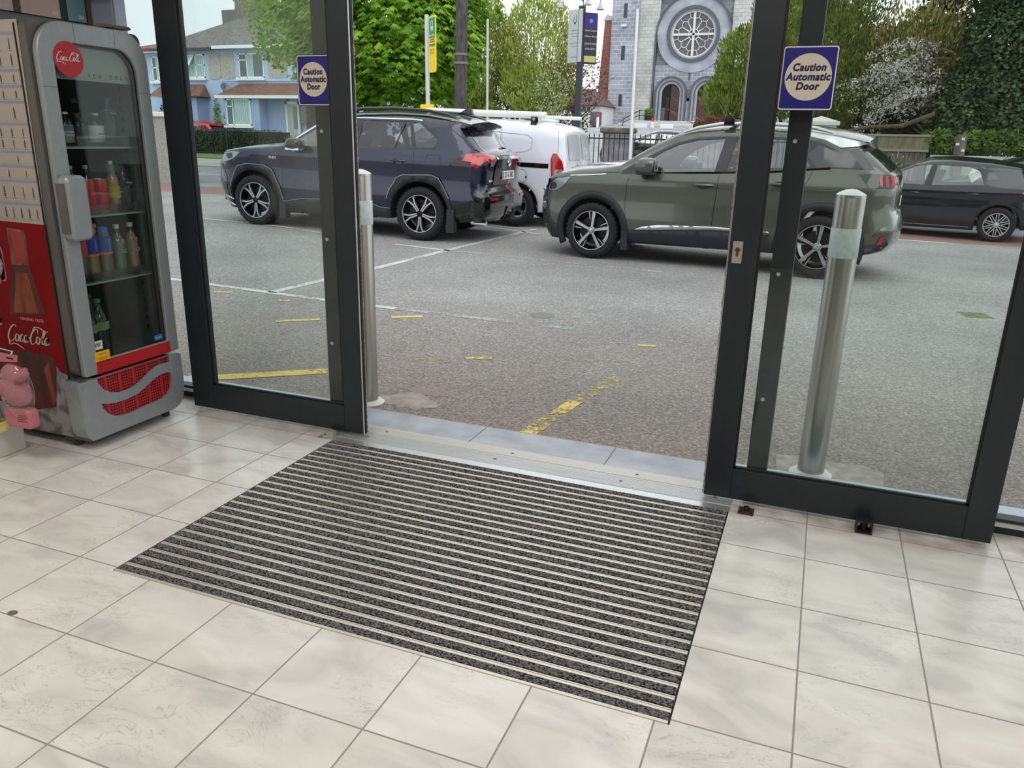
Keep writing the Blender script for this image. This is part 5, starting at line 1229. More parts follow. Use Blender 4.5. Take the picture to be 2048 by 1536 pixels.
V.line('panel_gap', [(1.35, 1.55), (1.38, 1.1), (1.4, .3)], MATS['grey_trim'], .01); V.line('panel_gap', [(2.38, 1.53), (2.40, 1.26), (2.36, 1.04), (2.34, .7)], MATS['grey_trim'], .008)
V.line('pressed_panel_edge', [(1.45, 1.505), (2.3, 1.49), (2.85, 1.46), (2.93, 1.41), (2.93, 1.26), (2.85, 1.21), (2.5, 1.155), (2.2, 1.12)], mat('pale_shadow_trim', (178, 184, 198), .5), .012, .003)
V.line('panel_gap', [(1.35, 1.57), (2.32, 1.56), (2.38, 1.53)], MATS['grey_trim'], .008)
V.patch('taillight', [(3.30, .80), (3.27, 1.12), (3.30, 1.20), (3.36, 1.20), (3.46, 1.08), (3.49, .98), (3.49, .80)], light_red, .012)
V.patch('reversing_light', [(3.36, .82), (3.34, .955), (3.475, .955), (3.475, .82)], light_clear, .018)
V.line('fuel_flap', [(2.78+.11*cos(a), .82+.11*sin(a)) for a in (2*pi*i/24 for i in range(25))], MATS['grey_trim'], .007); V.patch('flap_catch', [(2.87+.015*cos(a), .81+.02*sin(a)) for a in (2*pi*i/8 for i in range(8))], chrome, .01)
V.rpatch('rear_window_panel', rnd([(-.70, 1.10), (-.66, 1.49), (-.06, 1.50), (-.06, 1.10)], .06), mat('blank_panel', (196, 202, 206), .15, coat=.5), .008); V.rpatch('rear_window_panel', rnd([(.06, 1.10), (.06, 1.50), (.66, 1.49), (.70, 1.10)], .06), MATS['blank_panel'], .008)
V.rpatch('brake_light', [(-.12, 1.565), (-.12, 1.59), (.12, 1.59), (.12, 1.565)], light_red)
V.rpatch('bumper', [(-.80, .36), (-.80, .58), (.80, .58), (.80, .36)], plastic, .01)
eb = B(); prism(eb, [(-.05, -.05), (0, .05), (.05, -.05), (.03, -.06), (-.03, -.06)], 0, .008, at(REARM, V.rear_x(-.35, .99)+.01, -.30, .98)); V.part('emblem', eb, plastic)
rb = B(); tube(rb, [(0.9, -.52, 1.77), (3.02, -.46, 1.78)], .055, 14); V.part('roof_tube', rb, mat('tube_white', (232, 232, 228), .4))
for x in (1.0, 2.9): V.part('roof_bar', tube(B(), [(x, -.74, 1.71), (x, .74, 1.71)], .025), MATS['tube_white'])
rb = B(); tube(rb, [(.9, .55, 1.77), (3.35, .55, 1.77)], .03, 8); V.part('roof_ladder_rail', rb, MATS['tube_white'])
for x in (1.0, 2.9):
    for q in (-1, 1): V.part('roof_bar_foot', bx(x-.05, x+.05, q*.70-.04, q*.70+.04, 1.60, 1.75), gloss_black)
V.line('panel_gap', [(3.34, 1.56), (3.37, 1.42), (3.38, 1.20)], MATS['grey_trim'], .006)
for x in (0, 2.70):
    for sd in (-1, 1): wheel(V.root, x, sd*.80, .32, .215, .20, 'van', sd)
mirror(V, .55, 1.14, plastic, plastic, out=.14, w=.2, h=.25)

# ---------------------------------------------------------------- dark hatchbacks
def hatch(name, label, pm, R, F, kind='mesh', full=True):
    WH = [(.2, .83), (.4, .87), (.60, .885), (.75, .87), (.90, .885), (.96, .855), (1.3, .68), (1.46, .58)]
    o = [(-.60, .18, .15, .08, 'p', 0), (-.76, .27, .4, .28, 'p', 0), (-.80, .5, .4, .28, 'p', 0), (-.74, .70, .35, .22, 'p', 0), (-.5, .85, .14, .12, 'p', 0), (.05, .97, .1, .09, 'p', 0), (.32, 1.0, .06, .05, 'g', 0), (.60, 1.16, .06, .04, 'g', 0), (1.05, 1.365, .06, .05, 'g', 0), (1.30, 1.43, .08, .07, 'p', 0), (1.7, 1.45, .08, .07, 'p', 0), (2.3, 1.415, .08, .07, 'p', 0), (2.92, 1.32, .06, .05, 'p', 0), (2.93, 1.29, .05, .03, 'p', 0),
         (2.84, 1.27, .15, .1, 'k', 1), (3.14, .98, .2, .14, 'p', 1), (3.22, .93, .25, .16, 'p', 1), (3.22, .68, .25, .16, 'p', 1), (3.27, .60, .25, .16, 'p', 1), (3.26, .35, .25, .16, 'p', 1), (3.12, .25, .1, .05, 'u', 0)]
    o += under([(2.95, .24)]+archcut(2.56, .31, .365, .23)[1:-1]+[(2.20, .19), (.36, .185)]+archcut(0, .31, .365, .19)[1:-1]+[(-.36, .18)])
    c = Car(name, label, 2.56, o, WH, [(-.8, .9), (-.3, .98), (2.3, 1), (3.2, .95)], R, F, .87)
    hF = [(.42, 1.0), (.62, 1.13), (1.06, 1.325), (1.32, 1.355), (1.24, .985)]
    hR = [(1.42, 1.355), (1.95, 1.335), (2.13, 1.27), (2.25, 1.02), (1.38, .985)]
    c.body(pm, [hF, hR], [], {'g': ('windscreen', screen_m), 'k': ('rear_window', gloss_black), 'u': ('underbody', plastic)})
    c.patch('front_door_window', hF, side_glass_clear, -.006, grid=.2); c.patch('rear_door_window', hR, MATS['car_glass_clear'], -.006, grid=.2)
    c.patch('quarter_window', rnd([(2.16, 1.27), (2.34, 1.24), (2.47, 1.13), (2.26, 1.10)], .02), MATS['privacy_glass'], .003)
    c.patch('door_pillar_trim', [(1.27, .985), (1.34, 1.36), (1.40, 1.36), (1.36, .985)], gloss_black, .003)
    c.line('panel_gap', [(.36, .96), (.33, .7), (.36, .3)], gloss_black); c.line('panel_gap', [(1.33, .98), (1.33, .6), (1.33, .26)], gloss_black); c.line('panel_gap', [(2.26, 1.02), (2.26, .86), (2.16, .62)], gloss_black)
    c.line('shoulder_crease', [(.2, .86), (1.3, .865), (2.9, .895)], gloss_black, .01, .003); c.line('sill_strip', [(.40, .25), (2.12, .245)], MATS['grey_trim'], .012, .006)
    c.patch('taillight', [(2.86, .91), (2.90, .94), (3.18, .935), (3.20, .83), (3.08, .76)], light_red, .008)
    c.patch('headlight', [(-.62, .70), (-.5, .80), (-.22, .85), (-.4, .72)], light_clear, .006)
    handle(c, 1.0, 1.2, .835, pm); handle(c, 2.0, 2.2, .85, pm); mirror(c, .58, .985, pm, plastic, out=.12, w=.2, h=.13)
    ae = B(); tube(ae, [(2.42, 0, 1.42), (2.62, 0, 1.60)], .006, 6); c.part('aerial', ae, plastic)
    for x in (0, 2.56):
        for sd in (-1, 1): wheel(c.root, x, sd*.77, .315, .225, .20, kind, sd)
    if full: seats(c, 1.0, 1.85, .38); dash(c, .68, .93, .62)
    return c
pd = paint('black_blue_paint', (24, 27, 36), .3, .2)
H = hatch('dark_hatchback_car', 'black hatchback with silver mesh wheels seen through the right door glass', pd, (3.05, 17.0, -.262), (.53, 17.40, -.262))
# ================================================================== OUTSIDE GROUND
def sst(a, b, x):
    t = min(1, max(0, (x-a)/(b-a))); return t*t*(3-2*t)
def zg(x, y):
    r = x/max(y, 1)
    s = .0110+(.0151-.0110)*sst(-.62, -.40, r)
    return -.012+s*max(0, y-20)**1.3+.082*sst(-5.4, -7.9, x)*sst(8.2, 9.0, y)-.25*sst(-4, 2.2, x)*sst(8.8, 16, y)*(1-sst(24, 34, y))
def yw(x, y): return y+2.3*sst(-13, 3, x)*sst(8, 14.1, y)*(1-sst(18, 23.4, y))
def ground_mesh(bm, xs, ys, off=0, f=zg):
    g = [[bm.verts.new((x, yw(x, y), f(x, yw(x, y))+off)) for x in xs] for y in ys]
    for a, b in zip(g, g[1:]):
        for i in range(len(xs)-1): bm.faces.new((a[i], a[i+1], b[i+1], b[i]))
    return bm
def steps_(a, b, d): n = max(1, int(round((b-a)/d))); return [a+(b-a)*i/n for i in range(n+1)]
def asphalt(name, a, b, grain=1.0, brown=0.0):
    m = bpy.data.materials.new(name); m.use_nodes = True; n, l = m.node_tree.nodes, m.node_tree.links; p = n['Principled BSDF']
    t = n.new('ShaderNodeTexCoord')
    v = n.new('ShaderNodeTexVoronoi'); v.inputs['Scale'].default_value = 95; l.new(t.outputs['Object'], v.inputs['Vector'])
    x = n.new('ShaderNodeTexNoise'); x.inputs['Scale'].default_value = 60; x.inputs['Detail'].default_value = 3; l.new(t.outputs['Object'], x.inputs['Vector'])
    big = n.new('ShaderNodeTexNoise'); big.inputs['Scale'].default_value = .55; big.inputs['Detail'].default_value = 4; l.new(t.outputs['Object'], big.inputs['Vector'])
    s = n.new('ShaderNodeSeparateColor'); l.new(v.outputs['Color'], s.inputs[0])
    ad = n.new('ShaderNodeMath'); ad.operation = 'MULTIPLY_ADD'; ad.inputs[1].default_value = .5*grain; l.new(s.outputs[0], ad.inputs[0])
    a2 = n.new('ShaderNodeMath'); a2.operation = 'MULTIPLY_ADD'; a2.inputs[1].default_value = .5; a2.inputs[2].default_value = .25-.25*grain; l.new(x.outputs[0], a2.inputs[0]); l.new(a2.outputs[0], ad.inputs[2])
    r = n.new('ShaderNodeValToRGB'); e = r.color_ramp.elements; e[0].position = .12; e[0].color = lin(a)+(1,); e[1].position = .62; e[1].color = lin(b)+(1,)
    q = r.color_ramp.elements.new(.80); q.color = lin(tuple(min(255, c+34) for c in b))+(1,)
    l.new(ad.outputs[0], r.inputs[0])
    mr = n.new('ShaderNodeMapRange'); mr.inputs[1].default_value = .35; mr.inputs[2].default_value = .68; mr.inputs[3].default_value = .80; mr.inputs[4].default_value = 1.12; l.new(big.outputs[0], mr.inputs[0])
    mu = n.new('ShaderNodeMix'); mu.data_type = 'RGBA'; mu.blend_type = 'MULTIPLY'; mu.inputs['Factor'].default_value = 1
    ia = [i for i in mu.inputs if i.name == 'A' and i.type == 'RGBA'][0]; ib = [i for i in mu.inputs if i.name == 'B' and i.type == 'RGBA'][0]
    l.new(mr.outputs[0], ib); l.new([o_ for o_ in mu.outputs if o_.type == 'RGBA'][0], p.inputs['Base Color'])
    so = n.new('ShaderNodeSeparateXYZ'); l.new(t.outputs['Object'], so.inputs[0]); dy_ = n.new('ShaderNodeMapRange'); l.new(so.outputs[1], dy_.inputs[0])   # brown grit trodden in by the door
    dy_.inputs[1].default_value = 3.4; dy_.inputs[2].default_value = 6.5; dy_.inputs[3].default_value = brown; dy_.inputs[4].default_value = 0
    dn = n.new('ShaderNodeMath'); dn.operation = 'MULTIPLY'; l.new(dy_.outputs[0], dn.inputs[0]); l.new(big.outputs[0], dn.inputs[1])
    bm_ = n.new('ShaderNodeMix'); bm_.data_type = 'RGBA'; bm_.blend_type = 'MULTIPLY'; l.new(dn.outputs[0], bm_.inputs['Factor'])
    l.new(r.outputs[0], [i for i in bm_.inputs if i.name == 'A' and i.type == 'RGBA'][0]); [i for i in bm_.inputs if i.name == 'B' and i.type == 'RGBA'][0].default_value = (.86, .72, .60, 1)
    l.new([q for q in bm_.outputs if q.type == 'RGBA'][0], ia)
    p.inputs['Roughness'].default_value = .82; p.inputs['Specular IOR Level'].default_value = .35
    bu = n.new('ShaderNodeBump'); bu.inputs['Strength'].default_value = .6*grain; bu.inputs['Distance'].default_value = .004; l.new(ad.outputs[0], bu.inputs['Height']); l.new(bu.outputs[0], p.inputs['Normal'])
    return m
asp = asphalt('car_park_asphalt', (104, 102, 101), (162, 160, 158), .9, brown=1.5)
road_m = asphalt('road_asphalt', (110, 112, 116), (146, 148, 152), .4)
red_m = asphalt('red_lane', (128, 98, 94), (158, 126, 120), .5)
yard_m = asphalt('churchyard_asphalt', (150, 152, 154), (182, 184, 186), .3)
path_m = asphalt('footpath', (138, 134, 130), (168, 164, 160), .3)
bm = B(); ground_mesh(bm, steps_(-26, 12, .9), [3.30, 3.46]+steps_(4, 14.1, .6)[0:]); struct('car_park', bm, asp, 60)
bm = B(); ground_mesh(bm, steps_(-40, 16, 1.5), [14.1, 15, 16.0]); struct('red_lane', bm, red_m, 60)
bm = B(); ground_mesh(bm, steps_(-60, 30, 2), [16.0, 17, 18, 20, 22, 23.4]); struct('road', bm, road_m, 60)
bm = B(); ground_mesh(bm, steps_(-60, 40, 2), [23.4]+steps_(25, 110, 5), .0); struct('churchyard', bm, yard_m, 60)
bm = B(); ground_mesh(bm, steps_(-60, -15.5, 1.5), [23.4, 25, 27.6], .07); ground_mesh(bm, steps_(-60, -15.5, 1.5), [23.4, 23.42], 0, lambda x, y: zg(x, y)+(.07 if y > 23.41 else 0)); struct('footpath', bm, path_m)
grass_m = mat('grass', (78, 104, 52), .9, rgb2=(112, 132, 70), nscale=6)
bm = B(); ground_mesh(bm, steps_(-60, -13, 1.5), [27.6, 29, 31, 36, 40], .09); struct('verge', bm, grass_m)

# ------------------------------------------------------------------ worn paint
def paint_mat(name, rgb, lo, hi, sc=34):
    m = bpy.data.materials.new(name); m.use_nodes = True; n, l = m.node_tree.nodes, m.node_tree.links; p = n['Principled BSDF']; out = n['Material Output']
    p.inputs['Base Color'].default_value = lin(rgb)+(1,); p.inputs['Roughness'].default_value = .8
    t = n.new('ShaderNodeTexCoord'); x = n.new('ShaderNodeTexNoise'); x.inputs['Scale'].default_value = sc; x.inputs['Detail'].default_value = 4; x.inputs['Roughness'].default_value = .7; l.new(t.outputs['Object'], x.inputs['Vector'])
    y = n.new('ShaderNodeTexNoise'); y.inputs['Scale'].default_value = 2.2; l.new(t.outputs['Object'], y.inputs['Vector'])
    ad = n.new('ShaderNodeMath'); ad.operation = 'MULTIPLY_ADD'; ad.inputs[1].default_value = .5; l.new(y.outputs[0], ad.inputs[0]); 
    h = n.new('ShaderNodeMath'); h.operation = 'MULTIPLY'; h.inputs[1].default_value = .75; l.new(x.outputs[0], h.inputs[0]); l.new(h.outputs[0], ad.inputs[2])
    mr = n.new('ShaderNodeMapRange'); mr.inputs[1].default_value = lo; mr.inputs[2].default_value = hi; l.new(ad.outputs[0], mr.inputs[0])
    tr = n.new('ShaderNodeBsdfTransparent'); mx = n.new('ShaderNodeMixShader'); l.new(mr.outputs[0], mx.inputs[0]); l.new(tr.outputs[0], mx.inputs[1]); l.new(p.outputs[0], mx.inputs[2]); l.new(mx.outputs[0], out.inputs[0])
    return m
wpaint = paint_mat('white_line_paint', (206, 206, 204), .50, .60); wfaint = paint_mat('faint_white_paint', (186, 186, 186), .58, .72)
ypaint = paint_mat('yellow_line_paint', (226, 200, 104), .48, .60); yfaint = paint_mat('faint_yellow_paint', (206, 188, 120), .60, .74)
wroad = paint_mat('road_white_paint', (205, 208, 208), .30, .4)
def marking(pts, w, m, lab, cat='road marking', grp=None, wob=0):
    bm = B(); pr = None; rr = random.Random(int(pts[0][0]*100)); P_ = []
    for a, b in zip(pts, pts[1:]):
        L = sqrt((a[0]-b[0])**2+(a[1]-b[1])**2); k = max(1, int(L/.25)); P_ += [(a[0]+(b[0]-a[0])*i/k, a[1]+(b[1]-a[1])*i/k) for i in range(k)]
    P_.append(pts[-1]); N = len(P_)
    for i, p in enumerate(P_):
        a, b = P_[max(0, i-1)], P_[min(N-1, i+1)]; dx, dy = b[0]-a[0], b[1]-a[1]; L = sqrt(dx*dx+dy*dy); ww = w*(1+rr.uniform(-wob, wob))
        q = [bm.verts.new((p[0]-dy/L*ww/2*s, p[1]+dx/L*ww/2*s, zg(p[0], p[1])+.003)) for s in (1, -1)]
        if pr: bm.faces.new((pr[0], pr[1], q[1], q[0]))
        pr = q
    return tag(obj('painted_line', bm, m), lab, cat, grp)
marking([(-8.2, 6.13), (-5.917, 5.982), (-3.969, 5.80), (-3.3, 5.775)], .085, wpaint, 'nearest white bay line, running left behind the left glass door')
marking([(-3.3, 5.775), (-1.7, 5.73)], .085, wfaint, 'faded end of the nearest white line in the open doorway')
marking([(-9.2, 10.03), (-8.77, 9.965), (-6.697, 9.67), (-5.646, 9.489), (-4.44, 9.213)], .085, wpaint, 'white bay line under the navy SUV')
marking([(-4.44, 9.213), (-3.2, 9.06), (-1.6, 8.85)], .085, wfaint, 'faded white line running in front of the grey-green car')
marking([(-4.672, 5.87), (-4.631, 6.679), (-4.551, 7.525), (-4.496, 9.181), (-4.40, 11.0), (-4.34, 12.208)], .10, wpaint, 'long white line running away towards the white van')
marking([(-6.6, 12.65), (-5.152, 12.127), (-4.035, 11.588)], .08, wpaint, 'short white line beside the rear wheel of the white van')
marking([(-3.42, 3.47), (-3.276, 3.56), (-2.737, 3.975)], .11, ypaint, 'strong yellow line low behind the left glass door')
marking([(-2.42, 4.40), (-2.333, 4.456), (-2.10, 4.60)], .05, yfaint, 'very faint yellow line left in the doorway'); marking([(-2.10, 4.60), (-1.95, 4.69)], .06, ypaint, 'small yellow tip of the faint line in the doorway')
marking([(-1.24, 3.45), (-1.165, 4.041)], .085, paint_mat('worn_yellow_paint', (226, 204, 120), .53, .66), 'worn yellow line starting at the doorstep tiles', wob=.1); marking([(-1.165, 4.041), (-1.051, 4.635)], .09, yfaint, 'faint far end of the yellow line at the doorstep')
marking([(-1.12, 5.46), (-1.0, 5.50)], .05, ypaint, 'tiny yellow dash in the middle of the doorway')
marking([(-3.90, 4.93), (-3.634, 5.145)], .06, ypaint, 'yellow dash seen through the left door, above the strong yellow line'); marking([(-3.16, 5.46), (-2.957, 5.612)], .07, ypaint, 'yellow dash beside the left bollard')
marking([(-5.15, 5.66), (-4.98, 5.71)], .07, ypaint, 'leftmost yellow dash by the nearest white line'); marking([(-4.38, 5.60), (-4.29, 5.64)], .06, ypaint, 'small yellow dash touching the nearest white line')
marking([(-24, 21.2), (-19.4, 20.74), (-16.5, 20.5)], .12, wroad, 'white centre line on the road behind the navy SUV')
# drain covers and broken tarmac
def disc_on_ground(name, x, y, rx, ry, m, lab, cat, rot=0, jag=0, z=.004, n=20):
    rr = random.Random(int(x*37)); bm = B(); c = bm.verts.new((0, 0, z)); ring = []
    for i in range(n):
        a = 2*pi*i/n; k = 1+rr.uniform(-jag, jag); ring.append(bm.verts.new((rx*k*cos(a), ry*k*sin(a), .0005)))
    for i in range(n): bm.faces.new((c, ring[i], ring[(i+1) % n]))
    o = obj(name, bm, m, None, 40); o.location = (x, y, zg(x, y)+.001); o.rotation_euler.z = rot; return tag(o, lab, cat)
bm = B(); box(bm, -.12, .12, -.12, .12, 0, .003)
for k in range(5): box(bm, -.10, .10, -.10+k*.045, -.085+k*.045, .003, .008)
o = obj('drain_cover', bm, mat('mossy_iron', (112, 118, 92), .85, rgb2=(146, 150, 112), nscale=14)); o.location = (1.395, 7.87, zg(1.4, 7.9)); o.rotation_euler.z = .3; tag(o, 'small mossy drain grate seen through the right door glass', 'drain cover')
disc_on_ground('drain_cover', -2.08, 6.10, .11, .11, mat('worn_iron', (128, 126, 124), .8), 'small round grey cover in the tarmac, middle of the doorway', 'drain cover')
rb_m = mat('rubble_concrete', (150, 144, 136), .95, rgb2=(178, 170, 160), nscale=18, bump=.6, bscale=40)
disc_on_ground('broken_concrete', -2.02, 3.66, .16, .13, rb_m, 'broken patch of concrete beside the left bollard', 'broken concrete', 0, .25, .02)
disc_on_ground('broken_concrete', -2.0, 3.84, .12, .06, mat('pink_rubble', (158, 138, 132), .95, bump=.5), 'small pinkish broken patch behind the left bollard', 'broken concrete', 0, .3, .012)

# ------------------------------------------------------------------ bollards
steel = mat('stainless_steel', (178, 176, 170), .30, metal=.9, noise_amt=.06, nscale=5, stretch=(1, 1, .15))
refl_m = mat('reflective_band', (212, 226, 230), .35, rgb2=(232, 240, 242), nscale=60)
for x, y, lab in ((.103, 3.52, 'stainless steel bollard behind the right door glass'), (-2.215, 3.545, 'stainless steel bollard beside the edge of the left door')):
    t_ = thing('bollard', lab, 'bollard', (x, y, -.012))
    R0 = .0575
    obj('post', lathe(B(), [(R0, .0), (R0, 1.225), (R0-.001, 1.228)], seg=40), steel, t_, 40)
    obj('cap', lathe(B(), [(R0+.001, 1.222), (R0+.001, 1.232), (R0*.85, 1.240), (R0*.4, 1.252), (0, 1.256)], seg=40), mat('cap_steel', (214, 212, 206), .25, metal=.8), t_, 50)
    obj('reflective_band', lathe(B(), [(R0+.0005, .98), (R0+.0012, .981), (R0+.0012, 1.099), (R0+.0005, 1.10)], seg=40), refl_m, t_, 40)
    obj('base_collar', lathe(B(), [(R0*1.55, 0), (R0*1.6, .006), (R0*1.3, .018), (R0, .022)], seg=32), mat('white_collar', (222, 220, 212), .6), t_, 50)
bm = B(); rr = random.Random(4)
P_ = [(-.16, -.10), (-.17, .09), (-.05, .12), (.10, .10), (.22, .12), (.30, .05), (.29, -.12), (.1, -.13)]
prism(bm, P_, 0, .008); o = obj('concrete_footing', bm, rb_m, bevel=.003); o.location = (.115, 3.60, -.014); tag(o, 'rough concrete patch around the foot of the right bollard', 'concrete footing')

# ------------------------------------------------------------------ left garden wall and hedge
pebble = mat('pebble_dash', (138, 136, 132), .95, rgb2=(176, 174, 170), nscale=28, bump=.9, bscale=60)
g_ = thing('garden_wall', 'pebble-dashed garden wall with a white cap between the drinks fridge and the left door', 'wall', (-16.4, 16.6, zg(-16.4, 16.6)))
obj('wall_body', bx(-6, .70, -.15, .15, -.1, 1.66), pebble, g_); obj('cap', bx(-6.1, .78, -.22, .22, 1.66, 1.78), white_m, g_, bevel=.02)

def leafmat(name, a, b, tr=.35, sc=2.5, rough=.6):
    m = bpy.data.materials.new(name); m.use_nodes = True; n, l = m.node_tree.nodes, m.node_tree.links; p = n['Principled BSDF']; out = n['Material Output']
    t = n.new('ShaderNodeTexCoord'); x = n.new('ShaderNodeTexNoise'); x.inputs['Scale'].default_value = sc; x.inputs['Detail'].default_value = 6; l.new(t.outputs['Object'], x.inputs['Vector'])
    r = n.new('ShaderNodeValToRGB'); r.color_ramp.elements[0].position = .36; r.color_ramp.elements[0].color = lin(a)+(1,); r.color_ramp.elements[1].position = .64; r.color_ramp.elements[1].color = lin(b)+(1,)
    l.new(x.outputs[0], r.inputs[0]); l.new(r.outputs[0], p.inputs['Base Color']); p.inputs['Roughness'].default_value = rough; p.inputs['Specular IOR Level'].default_value = .3
    tl = n.new('ShaderNodeBsdfTranslucent'); l.new(r.outputs[0], tl.inputs[0]); mx = n.new('ShaderNodeMixShader'); mx.inputs[0].default_value = tr
    l.new(p.outputs[0], mx.inputs[1]); l.new(tl.outputs[0], mx.inputs[2]); l.new(mx.outputs[0], out.inputs[0]); return m
def leaves(name, blobs, size, m, parent, seed=1, kind='leaf', shell=.55, flat=.4):
    """blobs: (centre, radii, count); each leaf is a small folded blade"""
    rr = random.Random(seed); V_ = []; F_ = []
    def blade(c, d, up, L, w):
        d = d.normalized(); s = d.cross(up)
        if s.length < .01: s = d.cross(Vector((1, 0, 0)))
        s = s.normalized(); nn = s.cross(d); i = len(V_)
        V_.extend([c, c+d*L*.5+s*w-nn*w*.3, c+d*L, c+d*L*.5-s*w-nn*w*.3]); F_.append((i, i+1, i+2)); F_.append((i, i+2, i+3))
    for c, R, n_ in blobs:
        c = Vector(c)
        for _ in range(n_):
            while True:
                v = Vector((rr.uniform(-1, 1), rr.uniform(-1, 1), rr.uniform(-1, 1)))
                if v.length < 1: break
            k = v.length
            v = v.normalized()*(k**(1-shell)) if k > 0 else v
            p = c+Vector((v.x*R[0], v.y*R[1], v.z*R[2]))
            nz_ = noise.noise(p*.9)
            p += Vector((v.x*R[0], v.y*R[1], v.z*R[2]))*nz_*.22
            out = Vector((v.x, v.y, v.z*.6)).normalized()
            s = size*rr.uniform(.6, 1.25)
            if kind == 'palm':                            # drooping five-finger leaf
                base = (out+Vector((rr.uniform(-.5, .5), rr.uniform(-.5, .5), rr.uniform(-.2, .3)))).normalized()
                h = Vector((base.x, base.y, 0)); h = h.normalized() if h.length > .05 else Vector((1, 0, 0)); sd = h.cross(Vector((0, 0, 1)))
                for q in range(5):
                    a = (q-2)*.62; d = (h*cos(a)+sd*sin(a))*.75+Vector((0, 0, -.75+.18*rr.random()))
                    blade(p, d, Vector((0, 0, 1))+h*.4, s*(1-.12*abs(q-2)), s*.16)
            elif kind == 'twig':
                d = Vector((v.x*.7+rr.uniform(-.3, .3), v.y*.5+rr.uniform(-.3, .3), 1.2)).normalized(); blade(p, d, Vector((rr.uniform(-1, 1), rr.uniform(-1, 1), .3)), s*1.5, s*.27)
            elif kind == 'flower':
                for q in range(3):
                    d = Vector((rr.uniform(-1, 1), rr.uniform(-1, 1), rr.uniform(-1, 1))); blade(p, d, Vector((rr.uniform(-1, 1), rr.uniform(-1, 1), 1)), s, s*.4)
            else:
                d = (out*.6+Vector((rr.uniform(-1, 1), rr.uniform(-1, 1), rr.uniform(-1, .8)))).normalized(); blade(p, d, out+Vector((rr.uniform(-.5, .5), rr.uniform(-.5, .5), .5)), s, s*flat)
    me = bpy.data.meshes.new(name); me.from_pydata(V_, [], F_); me.materials.append(m)
    o = bpy.data.objects.new(name, me); COL.objects.link(o)
    if parent: o.parent = parent
    return o
bark = mat('bark', (96, 84, 70), .95, rgb2=(70, 62, 54), nscale=9, bump=.5, bscale=12)
def trunk(parent, base, h, r, branches, blen=1.0, m=None, seed=3, name='trunk'):
    rr = random.Random(seed); bm = B(); b = Vector(base)
    tube(bm, [b, b+Vector((.05*h*rr.uniform(-1, 1), 0, h*.5)), b+Vector((.08*h*rr.uniform(-1, 1), 0, h))], [r*1.25, r, r*.6], 10)
    for _ in range(branches):
        a = rr.uniform(0, 2*pi); z = h*rr.uniform(.25, .95); L = blen*h*rr.uniform(.35, .8); d = Vector((cos(a), sin(a), rr.uniform(.25, 1.0)))
        p0 = b+Vector((0, 0, z)); tube(bm, [p0, p0+d*L*.5+Vector((0, 0, .05)), p0+d*L+Vector((0, 0, .15*L))], [r*.45, r*.3, r*.08], 6)
    return obj(name, bm, m or bark, parent, 50)
def tree(name, lab, cat, base, blobs, size, m, tr=None, kind='leaf', seed=1, extra=None, **k):
    t_ = thing(name, lab, cat, base)
    if tr: trunk(t_, (0, 0, -.1), *tr, seed=seed)
    rel = [((c[0]-base[0], c[1]-base[1], c[2]-base[2]), R, n_) for c, R, n_ in blobs]
    leaves('foliage', rel, size, m, t_, seed, kind, **k)
    return t_
chest = leafmat('chestnut_leaf', (58, 116, 24), (168, 208, 72), .42, 2.2)
tree('horse_chestnut_tree', 'big bright green chestnut tree with drooping leaves behind the navy SUV', 'tree', (-13.4, 22.5, zg(-13.4, 22.5)),
     [((-12.9, 22.3, 6.2), (3.3, 3.0, 4.0), 7200), ((-12.2, 21.6, 4.0), (2.9, 2.4, 1.9), 2600), ((-11.3, 21.8, 5.4), (1.1, 1.8, 2.8), 1100)], .27, chest, (4.5, .33, 7, .22), 'palm', 11, shell=.6)
green2 = leafmat('lime_leaf', (92, 138, 44), (158, 190, 78), .45, 2)
tree('lime_tree', 'leafy green tree overhanging the blue house, left of the big chestnut', 'tree', (-18.6, 26.5, zg(-18, 26.5)),
     [((-18.6, 26.5, 6.6), (2.5, 2.3, 3.0), 3800), ((-17.6, 26.0, 4.2), (1.7, 1.5, 1.2), 900), ((-19.6, 26.3, 5.0), (1.2, 1.4, 1.3), 600)], .17, green2, (4.6, .2, 0, .3), 'leaf', 12, shell=.45)
yg = leafmat('yellow_green_twig', (112, 130, 52), (176, 184, 92), .3, 1.5)
def brushy(name, lab, base, blobs, m, seed, size=.16): 
    t_ = tree(name, lab, 'tree', base, blobs, size, m, (2.6, .16, 0), 'twig', seed, shell=.35)
    rr = random.Random(seed); bm = B(); c, R, _ = blobs[0]
    for _i in range(46):
        a = rr.uniform(0, 2*pi); k = rr.random()**.5; tp = Vector((c[0]-base[0]+R[0]*.95*k*cos(a), c[1]-base[1]+R[1]*k*sin(a), c[2]-base[2]+R[2]*(.95*sqrt(1-k*k*.8))))
        mid = Vector((tp.x*.62, tp.y*.62, tp.z*.45)); tube(bm, [Vector((0, 0, .6)), mid, tp], [.05, .03, .008], 5)
    obj('branch', bm, mat('pale_bark', (128, 116, 88), .9), t_); return t_
brushy('hornbeam_tree', 'yellow-green brushy tree right of the dark pole', (-20.4, 46, zg(-20.4, 46)), [((-20.4, 46, 6.0), (2.3, 2.0, 3.6), 9500), ((-20.6, 45.6, 3.0), (1.9, 1.5, 1.4), 3500)], leafmat('hornbeam_leaf', (104, 122, 40), (172, 178, 84), .3, 1.5), 21)
brushy('hornbeam_tree', 'taller pale yellow-green brushy tree left of the double sign', (-16.6, 46, zg(-16.6, 46)), [((-16.5, 46, 6.0), (2.5, 2.0, 3.3), 7500), ((-16.3, 45.5, 3.9), (2.2, 1.5, 1.6), 3500)], leafmat('fresh_leaf', (128, 146, 58), (190, 204, 104), .35, 1.5), 22)
cop = leafmat('copper_leaf', (92, 58, 62), (140, 96, 98), .3, 2)
